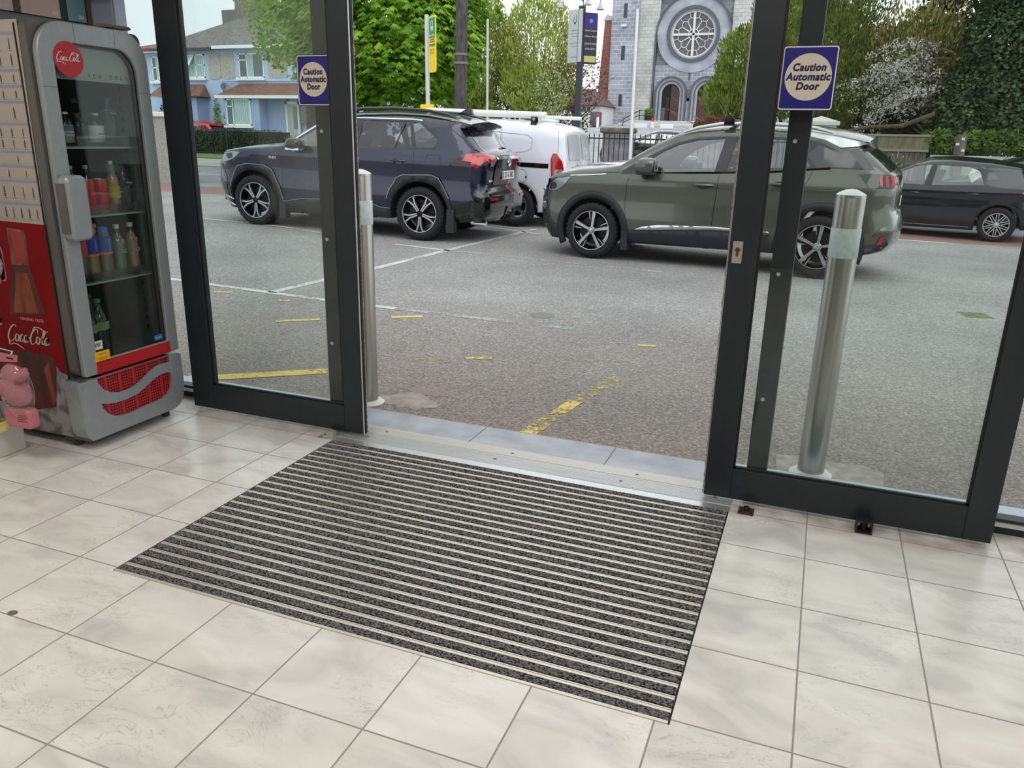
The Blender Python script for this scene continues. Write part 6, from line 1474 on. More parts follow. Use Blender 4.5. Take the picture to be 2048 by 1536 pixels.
tree('copper_tree', 'narrow purple-leaved tree between the two brushy trees', 'tree', (-18.9, 48, zg(-18.9, 48)), [((-18.9, 48, 5.6), (.9, 1.2, 2.4), 900)], .22, cop, (3, .12, 5), 'leaf', 23)
tree('copper_tree', 'thin purple-leaved tree behind the double sign', 'tree', (-14.2, 46, zg(-14.2, 46)), [((-14.2, 46, 4.6), (1.9, 1.4, 1.9), 1100), ((-14.4, 46, 5.9), (.9, 1, 1.3), 300)], .15, cop, (3.4, .10, 10), 'leaf', 24)
tree('blossom_bush', 'pale blossoming bush at the foot of the double sign', 'bush', (-15.0, 44, zg(-15, 44)), [((-15.0, 44, 3.9), (1.0, .9, 1.3), 600)], .10, leafmat('pale_blossom', (150, 160, 120), (222, 226, 214), .3, 3), (1.6, .07, 5), 'leaf', 25)
dk = leafmat('dark_evergreen', (22, 38, 26), (52, 70, 40), .1, 3)
for i, (x, y, rx, rz, lab) in enumerate(((-23.0, 50, 3.2, 1.7, 'dark low hedge behind the yellow-green brushy tree'), (-17.5, 50, 3.3, 1.5, 'dark low hedge behind the pale brushy tree'), (-12.6, 24.8, 4.6, 1.2, 'dark hedge under the chestnut tree'))):
    tree('hedge', lab, 'hedge', (x, y, zg(x, y)), [((x, y, zg(x, y)+rz*.75), (rx, .9, rz), 1900)], .17, dk, None, 'leaf', 30+i, shell=.5)

# ------------------------------------------------------------------ poles and signs on the street
def pole_obj(name, lab, cat, p0, p1, r0, r1, m, seg=18): 
    o = obj(name, cyl(B(), p0, p1, r0, r1, seg), m, None, 40); return tag(o, lab, cat)
tarred = mat('tarred_wood', (58, 54, 54), .85, rgb2=(92, 88, 86), nscale=14, stretch=(1, 1, .25), bump=.3, bscale=25)
t_ = thing('utility_pole', 'dark tarred wooden pole rising beside the chestnut tree', 'pole', (-8.88, 19, zg(-8.88, 19)))
obj('shaft', cyl(B(), (0, 0, -.1), (.10, 0, 8.2), .165, .135, 20), tarred, t_, 40)
bn = B()
for z in (1.85, 3.05, 3.25): lathe(bn, [(.168, z), (.172, z+.01), (.172, z+.05), (.166, z+.06)], (.01*z, 0, 0), seg=20)
obj('band', bn, mat('pale_band', (120, 116, 112), .7), t_)
b_ = thing('bus_stop_sign', 'yellow and green bus stop sign on a white pole', 'sign', (-8.22, 16, zg(-8.22, 16)))
galv = mat('pale_grey_post', (206, 206, 206), .5)
obj('post', cyl(B(), (0, 0, 0), (-.02, 0, 3.76), .045, .045, 14), galv, b_, 40)
mb_ = Matrix.Translation((.02, 0, 0)) @ Matrix.Rotation(radians(-38), 4, 'Z')
yel = mat('bus_yellow', (246, 214, 18), .5); grn = mat('bus_green', (22, 152, 92), .5)
obj('yellow_plate', prism(B(), rrect(.05, .36, 2.62, 3.72, .04, 4), -.012, .012, mb_ @ PY), yel, b_)
obj('green_panel', prism(B(), rrect(.065, .345, 3.29, 3.68, .02, 4), .012, .016, mb_ @ PY), grn, b_)
bi = B(); holed(bi, rrect(.15, .26, 3.45, 3.62, .03, 4), rrect(.165, .245, 3.51, 3.60, .015, 4), .016, .020, mb_ @ PY); 
for x in (.155, .235): prism(bi, rrect(x, x+.02, 3.42, 3.455, .004, 2), .016, .020, mb_ @ PY)
obj('bus_symbol', bi, white_m, b_)
text('lettering', 'Bus Stop', .075, white_m, b_, mb_ @ PY @ Matrix.Translation((.205, 3.345, .017)), bold=.03, depth=.001)
og = mat('orange_red_text', (190, 90, 30), .6)
for z, w in ((3.245, .24), (3.205, .26)): obj('text_line', prism(B(), rrect(.205-w/2, .205+w/2, z, z+.026, .003, 1), .012, .0125, mb_ @ PY), og, b_)
obj('green_strip', prism(B(), rrect(.07, .34, 3.13, 3.18, .005, 2), .012, .015, mb_ @ PY), grn, b_)
text('lettering', '208  216\n237  239', .06, mat('bus_olive_text', (120, 110, 20), .6), b_, mb_ @ PY @ Matrix.Translation((.19, 3.03, .013)), bold=.02, depth=.001)
obj('timetable_box', prism(B(), rrect(-.17, .13, 1.62, 1.99, .03, 3), -.03, .05, PY), yel, b_); obj('timetable', prism(B(), rrect(-.14, .10, 1.66, 1.86, .01, 2), .05, .054, PY), mat('timetable_green', (170, 200, 150), .5), b_)
s_ = thing('double_sign_board', 'grey post carrying a white board and a dark purple board', 'sign', (-8.48, 28, .54))
dg = mat('dark_grey_post', (70, 74, 80), .6)
obj('post', bx(-.11, .11, -.06, .06, -.45, 5.2), dg, s_)
z0 = zg(-8.48, 28)
mA = Matrix.Translation((.06, -.04, 0)) @ Matrix.Rotation(radians(-28), 4, 'Z'); mB_ = Matrix.Translation((.06, -.04, 0)) @ Matrix.Rotation(radians(38), 4, 'Z')
obj('white_board', prism(B(), rrect(-.62, 0, 3.42, 5.10, .01, 2), 0, .09, mA @ PY), mat('board_white', (226, 230, 238), .5), s_)
obj('dark_board', prism(B(), rrect(.02, .50, 3.36, 4.98, .01, 2), 0, .09, mB_ @ PY), mat('board_dark', (48, 46, 62), .5), s_); obj('cream_strip', prism(B(), rrect(.05, .47, 3.42, 3.62, .01, 2), .09, .095, mB_ @ PY), mat('strip_lime', (196, 200, 120), .6), s_)
obj('purple_panel', prism(B(), rrect(.03, .49, 4.5, 4.96, .01, 2), .09, .094, mB_ @ PY), mat('sign_purple', (66, 40, 130), .5), s_); sphere_b = B(); sphere(sphere_b, (0, 0, 0), .07, 8, 6, (1, 1, .2), mx=(mB_ @ PY).to_3x3()); o = obj('teal_star', sphere_b, mat('teal', (40, 190, 200), .5), s_); o.location = (mB_ @ PY @ Vector((.26, 4.72, .1)))
for s__, z, sz in (('Medi Centre', 4.42, .085), ('Wilton Road', 4.24, .085), ('DOCTORS', 4.0, .09), ('SURGERY', 3.84, .09)): text('lettering', s__, sz, white_m, s_, mB_ @ PY @ Matrix.Translation((.26, z, .096)), bold=.03, depth=.001)
nb = B(); stroke(nb, [(-.345, 4.86), (-.36, 4.74), (-.30, 4.64), (-.24, 4.74), (-.25, 4.92)], .022, mA @ PY, .0915, False); prism(nb, [(-.355, 4.71), (-.30, 4.60), (-.245, 4.71), (-.30, 4.68)], .09, .092, mA @ PY)
obj('nib_emblem', nb, mat('board_ink', (40, 44, 60), .6), s_)
for z, w, hh in ((4.42, .30, .035), (4.33, .46, .022), (4.24, .34, .022), (4.02, .42, .03), (3.92, .3, .022), (3.56, .36, .05)): obj('faint_text_line', prism(B(), rrect(-.31-w/2, -.31+w/2, z, z+hh, .004, 1), .09, .0915, mA @ PY), mat('faint_ink', (176, 182, 200), .6), s_)
lm = mat('lamp_shade_pale', (190, 194, 198), .5)
for i, (x, z, a, lab) in enumerate(((-9.2, 5.78, .45, 'leftmost of the three bell lamps hanging above the double sign'), (-8.22, 5.84, -.1, 'middle bell lamp above the double sign'), (-7.78, 5.68, -.45, 'rightmost bell lamp above the double sign'))):
    t_ = thing('sign_lamp', lab, 'lamp', (x, 27.75, z)); obj('shade', lathe(B(), [(.02, .12), (.04, .08), (.06, 0), (.13, -.10), (.135, -.12)], seg=14), lm, t_, 50)
    obj('arm', tube(B(), [(0, 0, .10), (0, 0, .30), (-8.45-x, .2, .42) if i else (.2, .1, .45), (-8.45-x, .25, .0 if i else .1)], .018, 6), mat('lamp_arm', (90, 94, 100), .5), t_)
t_ = pole_obj('flagpole', 'thin white flagpole between the brushy trees and the dark pole', 'flagpole', (-8.53, 20, .1), (-8.56, 20, 4.28), .035, .032, galv)
t_ = pole_obj('flagpole', 'tall thin white flagpole in front of the stone church', 'flagpole', (-5.56, 24, .3), (-5.63, 24, 4.98), .055, .045, mat('flagpole_white', (236, 236, 236), .4))
# overhead wires
wire_m = mat('wire', (60, 62, 66), .6)
for i, (a, b, s) in enumerate((((-8.78, 19, 5.0), (3, 34, 8.2), .6), ((-8.78, 19, 5.25), (3, 34, 8.5), .6), ((-8.78, 19, 4.9), (-46, 30, 9.0), .7), ((-8.78, 19, 5.1), (-46, 30, 9.35), .7), ((-8.78, 19, 5.8), (-40, 26, 8.9), .6), ((-8.78, 19, 6.2), (-46, 24, 9.6), .6))):
    a, b = Vector(a), Vector(b); o = obj('overhead_wire', tube(B(), [a.lerp(b, t/12)-Vector((0, 0, s*4*(t/12)*(1-t/12))) for t in range(13)], .012, 5), wire_m)
    tag(o, *(('thin overhead wire running from the dark pole towards the church', 'wire', 'overhead wires towards the church') if i < 2 else ('thin overhead wire running from the dark pole over the blue houses', 'wire', 'overhead wires over the blue houses')))

# ------------------------------------------------------------------ railings and piers in front of the church yard
iron = mat('black_iron', (26, 28, 32), .5)
f_ = thing('iron_railing', 'black spiked iron railing between the white van and the grey-green car', 'railing', (-7.0, 24, zg(-6, 24)))
o = obj('rail_bar', box(bx(-.6, 6.4, -.02, .02, 1.34, 1.38), -.6, 6.4, -.02, .02, .12, .16), iron, f_)
zb = 0
for i in range(44):
    bm = B(); x = -.5+i*.157; box(bm, x-.011, x+.011, -.011, .011, -.05, 1.43); 
    v_ = [bm.verts.new((x+dx, dy, 1.43)) for dx, dy in ((-.018, -.018), (.018, -.018), (.018, .018), (-.018, .018))]; tp = bm.verts.new((x, 0, 1.52))
    for k in range(4): bm.faces.new((v_[k], v_[(k+1) % 4], tp))
    bm.faces.new(v_[::-1]); obj('baluster', bm, iron, f_)
stone_p = mat('pier_stone', (128, 126, 132), .9, rgb2=(168, 166, 170), nscale=3.2, bump=.5, bscale=14)
capst = mat('weathered_cap', (92, 90, 84), .9, rgb2=(124, 120, 110), nscale=6)
for x, lab in ((-6.08, 'weathered stone gate pier behind the black railing'), (-3.35, 'stone gate pier partly hidden behind the roof of the grey-green car')):
    t_ = thing('stone_pier', lab, 'pier', (x, 24.45, zg(x, 24.4))); obj('shaft', bx(-.42, .42, -.3, .3, -.1, 1.50), stone_p, t_, bevel=.02); obj('cap', bx(-.50, .50, -.38, .38, 1.50, 1.66), capst, t_, bevel=.05)

# cars parked inside the church yard
def slope_car(fn, name, lab, pm, x, y, az, L=2.56, **k):
    d = Vector((cos(az), sin(az))); R_p = (x+d.x*L/2, y+d.y*L/2); F_p = (x-d.x*L/2, y-d.y*L/2)
    return fn(name, lab, pm, (R_p[0], R_p[1], zg(*R_p)+.012), (F_p[0], F_p[1], zg(*F_p)+.012), **k)
slope_car(hatch, 'black_car', 'black car behind the iron railing, its nose beside the stone pier', paint('black_paint', (14, 15, 18), .3, .2), -6.0, 29.6, .10, kind='plain', full=False)
slope_car(hatch, 'silver_car', 'silver car parked further up towards the church steps', paint('silver_paint', (150, 158, 168), .6, .3), -4.7, 43.5, .10, kind='plain', full=False)
slope_car(hatch, 'dark_car', 'dark car cut off by the right edge of the view', paint('slate_paint', (60, 66, 74), .4, .25), 3.85, 20.1, -.1, kind='plain', full=False)

# ------------------------------------------------------------------ right boundary
t_ = thing('white_gate_pier', 'white rendered gate pier with a pyramid cap behind the grey-green car', 'pier', (-.31, 22.2, -.30))
obj('shaft', bx(-.40, .38, -.38, .38, -.05, 2.18), mat('white_render', (196, 204, 212), .8), t_); zc = 2.18
bm = B(); box(bm, -.47, .45, -.45, .45, zc, zc+.08); v_ = [bm.verts.new((x, y, zc+.08)) for x, y in ((-.47, -.45), (.45, -.45), (.45, .45), (-.47, .45))]; tp = bm.verts.new((0, 0, zc+.22))
for k in range(4): bm.faces.new((v_[k], v_[(k+1) % 4], tp))
obj('cap', bm, mat('pale_cap', (206, 206, 198), .8), t_)
fm = mat('weathered_boards', (118, 112, 98), .9, rgb2=(78, 76, 66), nscale=4, stretch=(6, 1, .5))
t_ = thing('timber_fence', 'weathered timber fence right of the white pier', 'fence', (.2, 22.5, -.27))
rr = random.Random(8)
for i in range(16):
    x = i*.127; obj('board', bx(x, x+.118, -.01+rr.uniform(0, .012), .015, 0, 1.58+rr.uniform(-.01, .01)), fm, t_)
obj('capping_rail', box(bx(-.02, 2.06, -.05, -.012, 1.56, 1.62), -.02, 2.06, -.045, -.012, 1.92, 1.97), mat('rail_timber', (142, 136, 120), .85), t_)
obj('upper_boarding', bx(-.02, 2.06, -.02, .012, 1.62, 1.92), mat('mossy_boards', (128, 122, 96), .9, rgb2=(98, 96, 74), nscale=5, stretch=(4, 1, .6)), t_)
t_ = thing('white_wall', 'low white boundary wall behind the black hatchback', 'wall', (2.3, 22.3, -.27))
obj('wall_body', bx(0, 9, -.11, .11, -.05, 1.50), mat('whitewash', (200, 204, 202), .85, rgb2=(176, 180, 176), nscale=3), t_)
t_ = thing('wooden_post', 'grey wooden post with small white tags in front of the ivy', 'post', (2.86, 21.9, -.27)); obj('shaft', cyl(B(), (0, 0, -.05), (.0, 0, 1.98), .13, .12, 12), mat('grey_timber', (92, 88, 82), .9, rgb2=(120, 114, 104), nscale=10, stretch=(1, 1, .2)), t_, 40)
for z, x in ((1.88, .02), (1.76, -.08), (1.62, .05)): obj('white_tag', bx(x-.035, x+.035, -.145, -.13, z-.03, z+.03), white_m, t_)
bush = leafmat('bush_leaf', (78, 100, 38), (158, 172, 84), .35, 3)
tree('green_bush', 'bright green bush in front of the church, cut by the right door frame', 'bush', (-2.4, 28, zg(-2.4, 28)), [((-2.5, 28, 3.6), (1.35, 1.4, 1.5), 7000), ((-3.0, 27.6, 2.7), (1.1, 1.2, .95), 4000), ((-1.2, 28, 3.9), (1.5, 1.4, 2.2), 7500), ((-2.1, 28.2, 5.2), (.75, .9, .9), 1500)], .11, bush, (2.2, .1, 9), 'twig', 41, shell=.4)
bb = thing('bare_shrub', 'bare twiggy shrub in front of the church doors', 'shrub', (-3.05, 26.5, .47)); rr = random.Random(9); bm = B()
for i in range(26):
    a = rr.uniform(-1.2, .9); L = rr.uniform(1.2, 2.7); p = [Vector((rr.uniform(-.1, .1), 0, -.3)), Vector((rr.uniform(-.3, .3), 0, .9))]
    for k in range(5): p.append(p[-1]+Vector((sin(a)*L/5, rr.uniform(-.06, .06), cos(a)*L/5*.7+.02))); a += rr.uniform(-.3, .3)
    tube(bm, p, [.03, .022, .018, .013, .010, .007, .004], 5)
obj('branches', bm, mat('twig', (150, 138, 108), .9), bb)
leaves('brown_foliage', [((-.35, 0, 1.35), (.75, .4, .28), 1300)], .10, leafmat('rust_leaf', (112, 74, 60), (160, 112, 88), .2, 4), bb, 5, 'twig')
olive = leafmat('olive_leaf', (78, 90, 38), (140, 148, 70), .3, 2)
tree('olive_green_tree', 'feathery olive green tree behind the white gate pier', 'tree', (.5, 25, -.2), [((-.38, 25, 3.9), (1.1, 1.2, 2.5), 7500), ((.1, 25, 5.3), (1.1, 1.2, 1.7), 4500), ((1.85, 24.6, 3.5), (1.75, 1.0, 1.2), 8500), ((.55, 24.6, 3.05), (1.2, .9, 1.0), 4500)], .085, olive, (3.0, .1, 8, .4), 'twig', 42, shell=.3)
t_ = thing('blossom_tree', 'tree covered in small white blossom behind the right door sign', 'tree', (2.25, 23.6, .1))
trunk(t_, (0, 0, -.1), 2.2, .10, 5, .35, seed=6)
rr = random.Random(17); bm = B(); fl = []
for i in range(34):
    s0 = Vector((rr.uniform(-.4, .5), rr.uniform(-.3, .3), rr.uniform(2.2, 3.6))); a = rr.uniform(pi*.75, pi*1.1); L = rr.uniform(1.0, 2.1); p = [s0]; el = rr.uniform(.0, .75)
    for k in range(6):
        p.append(p[-1]+Vector((cos(a)*L/6, rr.uniform(-.08, .08), (el-.22*k)*L/6))); 
        if k > 0: fl.append((tuple(p[-1]), (.16, .16, .13), rr.randint(12, 28)))
    tube(bm, p, [.03, .025, .018, .014, .01, .007, .004], 5)
obj('branches', bm, bark, t_)
leaves('blossom', fl, .042, leafmat('white_blossom', (214, 208, 200), (240, 238, 236), .3, 5), t_, 18, 'flower', shell=.2)
leaves('foliage', [((-.4, .6, 3.7), (1.4, .6, 1.2), 1900)], .09, leafmat('straw_leaf', (140, 128, 78), (176, 164, 110), .3, 3), t_, 19, 'twig', shell=.2)
ivy = leafmat('ivy_leaf', (36, 62, 40), (104, 128, 84), .2, 3.2); ivy2 = leafmat('bright_ivy', (66, 98, 40), (124, 152, 66), .3, 4)
tree('evergreen_tree', 'tall dark ivy-clad evergreen tree at the right edge', 'tree', (4.6, 23.8, -.2), [((3.9, 23.8, 3.5), (1.3, .9, 2.2), 13000), ((5.4, 23.8, 4.0), (1.7, 1.1, 3.0), 14000), ((3.9, 23.8, 5.8), (1.3, 1.0, 1.7), 8500), ((6.6, 24.0, 5.8), (1.8, 1.2, 1.8), 2500), ((3.05, 23.6, 2.25), (.95, .6, 1.1), 4500)], .108, ivy, (4, .16, 6, .3), 'leaf', 51, shell=.5)
tree('evergreen_hedge', 'dark mass of shrubs closing the view behind the blossom tree', 'hedge', (2.6, 26.5, -.1), [((-.2, 26.5, 3.0), (1.2, .8, 2.2), 2600), ((1.7, 26.5, 2.9), (1.5, .8, 1.9), 3800), ((3.3, 26.5, 3.6), (1.7, .8, 2.9), 4800), ((5.6, 26.5, 3.8), (2.0, .8, 3.2), 4200)], .20, leafmat('shade_leaf', (46, 62, 34), (88, 104, 56), .15, 1.6), (2.4, .15, 0), 'leaf', 55, shell=.4)
tree('ivy', 'bright green ivy spilling over the low white wall', 'ivy', (3.4, 22.75, 1.0), [((2.45, 22.7, 1.50), (.42, .25, .33), 900), ((3.8, 22.75, 1.55), (1.0, .28, .30), 1600), ((5.3, 22.75, 1.75), (1.0, .3, .45), 1500)], .09, ivy2, None, 'leaf', 52)
tree('russet_shrub', 'russet and orange shrub at the far right edge', 'shrub', (5.2, 23.1, -.2), [((5.15, 23.1, 2.75), (.45, .22, 1.0), 900), ((5.3, 22.9, 4.4), (.45, .3, .6), 400)], .09, leafmat('russet_leaf', (130, 62, 24), (160, 120, 40), .25, 3), (1.5, .04, 3), 'leaf', 53)
bm = B(); tube(bm, [(.2, 22.8, 1.72), (.8, 22.8, 1.86), (1.6, 22.8, 1.90), (2.3, 23.0, 2.2)], [.035, .05, .055, .06], 8); tag(obj('fallen_branch', bm, bark), 'dark branch lying along the top of the timber fence', 'branch')
# ================================================================== BLUE HOUSES
def XZ(poly, y0, y1, bm=None): return prism(bm or B(), poly, y0, y1, Matrix(((1, 0, 0, 0), (0, 0, 1, 0), (0, 1, 0, 0), (0, 0, 0, 1))))
def poly3(bm, *ps):
    v = [bm.verts.new(p) for p in ps]; bm.faces.new(v); return bm
blue = mat('pale_blue_render', (158, 178, 216), .85, noise_amt=.05, nscale=1.2)
blue2 = mat('powder_blue_render', (176, 200, 228), .85, noise_amt=.04, nscale=1.5)
slate = mat('roof_slate', (78, 80, 82), .85, rgb2=(126, 124, 118), nscale=5, stretch=(1, 1, 6), detail=8)
rtile = mat('brown_roof_tile', (110, 78, 68), .85, rgb2=(136, 98, 84), nscale=3, stretch=(1, 1, 4))
wpvc = mat('window_white', (232, 236, 238), .4)
wglass = mat('house_glass', (88, 104, 106), .08, coat=.5)
curt = mat('net_curtain', (178, 208, 206), .6)
pebp = mat('pebble_panel', (172, 168, 162), .95, rgb2=(190, 186, 178), nscale=9)
chim = mat('grey_render', (110, 108, 106), .9, noise_amt=.08, nscale=2)
HY = 36.0
def window(parent, x0, x1, z0, z1, y, mull=(), trans=(), curtain=True, sill=True):
    f_ = B(); yy = y-.05; b = .06
    for q in ((x0, x1, z0, z0+b), (x0, x1, z1-b, z1), (x0, x0+b, z0, z1), (x1-b, x1, z0, z1)): box(f_, q[0], q[1], yy, yy+.08, q[2], q[3])
    for m_ in mull: box(f_, m_-b*.5, m_+b*.5, yy, yy+.08, z0, z1)
    for xa, xb, zt in trans: box(f_, xa, xb, yy, yy+.08, zt-b*.45, zt+b*.45)
    w = obj('window', f_, wpvc, parent); obj('pane', bx(x0+.02, x1-.02, yy+.03, yy+.04, z0+.02, z1-.02), wglass, w)
    if curtain:
        a, c_ = curtain if isinstance(curtain, tuple) else (x0+(x1-x0)*.30, x1-.08)
        cb_ = B(); n = 14
        for k in range(n):
            xa = a+(c_-a)*k/n; box(cb_, xa, xa+(c_-a)/n*.8, yy+.018-.004*(k % 2), yy+.028, z0+b, z1-b)
        obj('curtain', cb_, curt, w)
    if sill: obj('sill', bx(x0-.12, x1+.12, y-.20, y, z0-.13, z0), wpvc, w)
    return w
gz = zg(-30, HY)
h = thing('blue_house', 'pale blue semi-detached house with white gutter and brown porch roof', 'house', (-30.8, HY, gz)); 
def L(o): o.location = (30.8, -HY, -gz); return o
def hp(name, bm, m, par=None, **k):
    o = obj(name, bm, m, par or h, **k)
    if par is None: o.location = (30.8, -HY, -gz)
    return o
hp('wall', bx(-30.85, -23.0, HY, HY+9, gz-.3, 5.55), blue2)
hp('lower_wall', bx(-30.80, -27.95, HY-.04, HY, gz-.3, 4.0), blue)
for a, c_ in ((-27.78, -26.6), (-26.0, -25.0)): hp('pebble_panel', prism(B(), rrect(a, c_, 4.12, 5.32, .18, 4), 0, .03, at(PY, 0, HY, 0)), pebp)
hp('pebble_panel', prism(B(), rrect(-30.85, -29.95, 4.06, 5.34, .22, 4), 0, .03, at(PY, 0, HY, 0)), pebp)
hp('string_course', bx(-30.85, -23, HY-.06, HY, 3.96, 4.04), blue2)
rf = B(); e0, e1 = HY-.45, HY+9.4
poly3(rf, (-31.0, e0, 5.62), (-22.4, e0, 5.62), (-24.5, HY+4.5, 8.1), (-31.0, HY+4.5, 8.1)); poly3(rf, (-22.4, e0, 5.62), (-22.4, e1, 5.62), (-24.5, HY+4.5, 8.1)); poly3(rf, (-31.0, e1, 5.62), (-31.0, HY+4.5, 8.1), (-24.5, HY+4.5, 8.1), (-22.4, e1, 5.62)); poly3(rf, (-31, e0, 5.6), (-31, e1, 5.6), (-22.4, e1, 5.6), (-22.4, e0, 5.6))
hp('roof', rf, slate); hp('gutter', bx(-30.95, -22.6, e0-.06, e0+.06, 5.52, 5.68), wpvc)
ch = B(); box(ch, -32.6, -31.0, HY+3.6, HY+5.4, 7.0, 10.4); hp('chimney', ch, chim)
window(h, -29.64, -28.05, 4.12, 5.32, HY, (-29.12,), ((-29.64, -29.12, 5.0),), (-29.08, -28.7)).location = (30.8, -HY, -gz)
window(h, -29.93, -28.36, 1.72, 3.04, HY-.9, (-29.50,), ((-29.93, -29.5, 2.66),), (-29.42, -28.42)).location = (30.8, -HY, -gz)
window(h, -25.0, -23.5, 4.12, 5.32, HY, (-24.3,), ()).location = (30.8, -HY, -gz)
cn = B(); za, zb_ = 3.18, 3.86
poly3(cn, (-30.5, HY-1.05, za), (-22.9, HY-1.05, za), (-22.9, HY, zb_), (-29.6, HY, zb_)); poly3(cn, (-30.5, HY-1.05, za), (-29.6, HY, zb_), (-30.1, HY, za)); poly3(cn, (-30.5, HY-1.05, za-.02), (-30.1, HY, za-.02), (-22.9, HY, za-.02), (-22.9, HY-1.05, za-.02))
hp('porch_roof', cn, rtile); hp('porch_gutter', bx(-30.5, -22.9, HY-1.12, HY-1.0, za-.12, za+.03), wpvc)
hp('bay_wall', box(box(bx(-30.1, -29.95, HY-.9, HY, gz, 3.1), -28.34, -27.85, HY-.9, HY, gz, 3.1), -29.95, -28.34, HY-.9, HY, gz, 1.55), blue)
hp('porch_side_wall', bx(-27.85, -26.68, HY-.2, HY, gz, 3.1), blue)
d_ = B()
for q in ((-26.66, -26.56, .65, 2.95), (-25.92, -25.84, .65, 2.95), (-26.66, -25.84, 2.82, 2.95)): box(d_, q[0], q[1], HY-.3, HY-.2, q[2], q[3])
df = hp('front_door', d_, wpvc); obj('door_panel', bx(-26.56, -25.92, HY-.26, HY-.22, .65, 2.82), mat('door_pale', (176, 184, 180), .5), df); obj('door_glass', bx(-26.2, -25.98, HY-.28, HY-.26, 1.6, 2.7), wglass, df)
hp('porch_window', bx(-25.8, -24.6, HY-.22, HY-.18, 1.9, 2.85), wglass)
hp('doorstep', bx(-27.6, -25.0, HY-1.0, HY-.2, gz-.1, .65), chim)
sd = B(); lathe(sd, [(.0, .0), (.13, .02), (.22, .07), (.23, .08), (.13, .035), (0, .015)], (-30.35, HY-.45, 3.62), (.8, -.5, .35), 20); hp('satellite_dish', sd, mat('dish_grey', (120, 124, 128), .5), smooth=50)
sd = B(); tube(sd, [(-30.6, HY-.05, 3.4), (-30.5, HY-.35, 3.42), (-30.35, HY-.45, 3.6)], .03, 6); tube(sd, [(-30.35, HY-.45, 3.62), (-30.1, HY-.75, 3.72)], .02, 6); hp('dish_bracket', sd, iron)
leaves('climber', [((-31.3+30.8, -.12, 2.3-gz), (.12, .06, .9), 110), ((-30.6+30.8, -.12, 1.9-gz), (.10, .06, .5), 60)], .16, green2, h, 61)

h2 = thing('blue_house', 'left half of the blue pair, with dark gutter and an open top window', 'house', (-34, HY, gz)); hx = 34
def hp2(name, bm, m, **k): o = obj(name, bm, m, h2, **k); o.location = (hx, -HY, -gz); return o
hp2('wall', bx(-34.95, -30.87, HY, HY+9, gz-.3, 5.55), blue2)
hp2('pebble_panel', prism(B(), rrect(-31.68, -30.87, 4.06, 5.34, .22, 4), 0, .03, at(PY, 0, HY, 0)), pebp)
rf = B(); poly3(rf, (-35.3, e0, 5.60), (-31.0, e0, 5.60), (-31.0, HY+4.5, 8.1), (-31.2, HY+4.5, 8.1)); poly3(rf, (-35.3, e0, 5.6), (-31.2, HY+4.5, 8.1), (-35.3, e1, 5.6)); poly3(rf, (-31, e1, 5.6), (-35.3, e1, 5.6), (-31.2, HY+4.5, 8.1), (-31, HY+4.5, 8.1)); poly3(rf, (-35.3, e0, 5.58), (-35.3, e1, 5.58), (-31, e1, 5.58), (-31, e0, 5.58)); hp2('roof', rf, slate)
hp2('gutter', bx(-35.2, -31.0, e0-.06, e0+.06, 5.46, 5.60), mat('dark_gutter', (78, 62, 58), .6)); hp2('chimney', bx(-33.9, -32.9, HY+4, HY+5, 6.6, 8.1), chim)
w = window(h2, -33.5, -31.92, 4.14, 5.32, HY, (-32.5,), ((-33.5, -31.92, 4.78),), (-33.2, -32.0)); w.location = (hx, -HY, -gz)
ow = obj('open_sash', holed(B(), rrect(-.42, .42, -.34, .34, .01, 1), rrect(-.35, .35, -.27, .27, .01, 1), -.03, .03, Matrix.Rotation(radians(-38), 4, 'X') @ PY), wpvc, h2); ow.location = (hx-32.95, -.30, 5.02-gz); obj('open_sash_glass', prism(B(), rrect(-.36, .36, -.28, .28, .01, 1), -.01, .01, Matrix.Rotation(radians(-38), 4, 'X') @ PY), curt, ow)
w = window(h2, -33.6, -32.3, 1.72, 3.04, HY-.9, (-32.75,), ((-33.6, -32.3, 2.3),), (-33.5, -32.8)); w.location = (hx, -HY, -gz)
hp2('bay_wall', box(bx(-32.25, -31.9, HY-.9, HY, gz, 3.1), -34.3, -32.25, HY-.9, HY, gz, 1.6), blue)
cn = B(); poly3(cn, (-35, HY-1.15, 3.14), (-31.45, HY-1.15, 3.14), (-32.05, HY, 3.80), (-35, HY, 3.80)); poly3(cn, (-31.45, HY-1.15, 3.14), (-31.7, HY, 3.14), (-32.05, HY, 3.80)); poly3(cn, (-35, HY-1.15, 3.12), (-35, HY, 3.12), (-31.7, HY, 3.12), (-31.45, HY-1.15, 3.12)); hp2('porch_roof', cn, rtile)
leaves('wall_shrub', [((hx-33.2, -1.6, 1.9-gz), (.55, .4, .9), 700)], .12, dk, h2, 62)

h3 = thing('red_roofed_house', 'house with a red gutter and reddish roof at the far left, beside the blue pair', 'house', (-38, HY+.5, gz)); hx3 = 38
def hp3(name, bm, m): o = obj(name, bm, m, h3); o.location = (hx3, -HY-.5, -gz); return o
hp3('wall', bx(-42, -34.97, HY+.3, HY+9, gz-.3, 5.5), blue2); hp3('gutter', bx(-42, -35.1, HY-.2, HY, 5.5, 5.66), mat('red_gutter', (140, 52, 48), .6))
rf = B(); poly3(rf, (-42, HY-.1, 5.62), (-34.97, HY-.1, 5.62), (-34.97, HY+1.2, 6.15), (-38, HY+.8, 5.8), (-42, HY+.8, 5.75)); poly3(rf, (-34.97, HY-.1, 5.6), (-34.97, HY+3, 5.6), (-34.97, HY+1.2, 6.15)); hp3('roof', rf, rtile)
w = window(h3, -35.85, -35.02, 4.0, 5.28, HY+.3, (-35.4,), ((-35.85, -35.02, 4.7),), True); w.location = (hx3, -HY-.5, -gz)
w = window(h3, -37.6, -36.4, 4.0, 5.28, HY+.3, (-37,), ()); w.location = (hx3, -HY-.5, -gz)

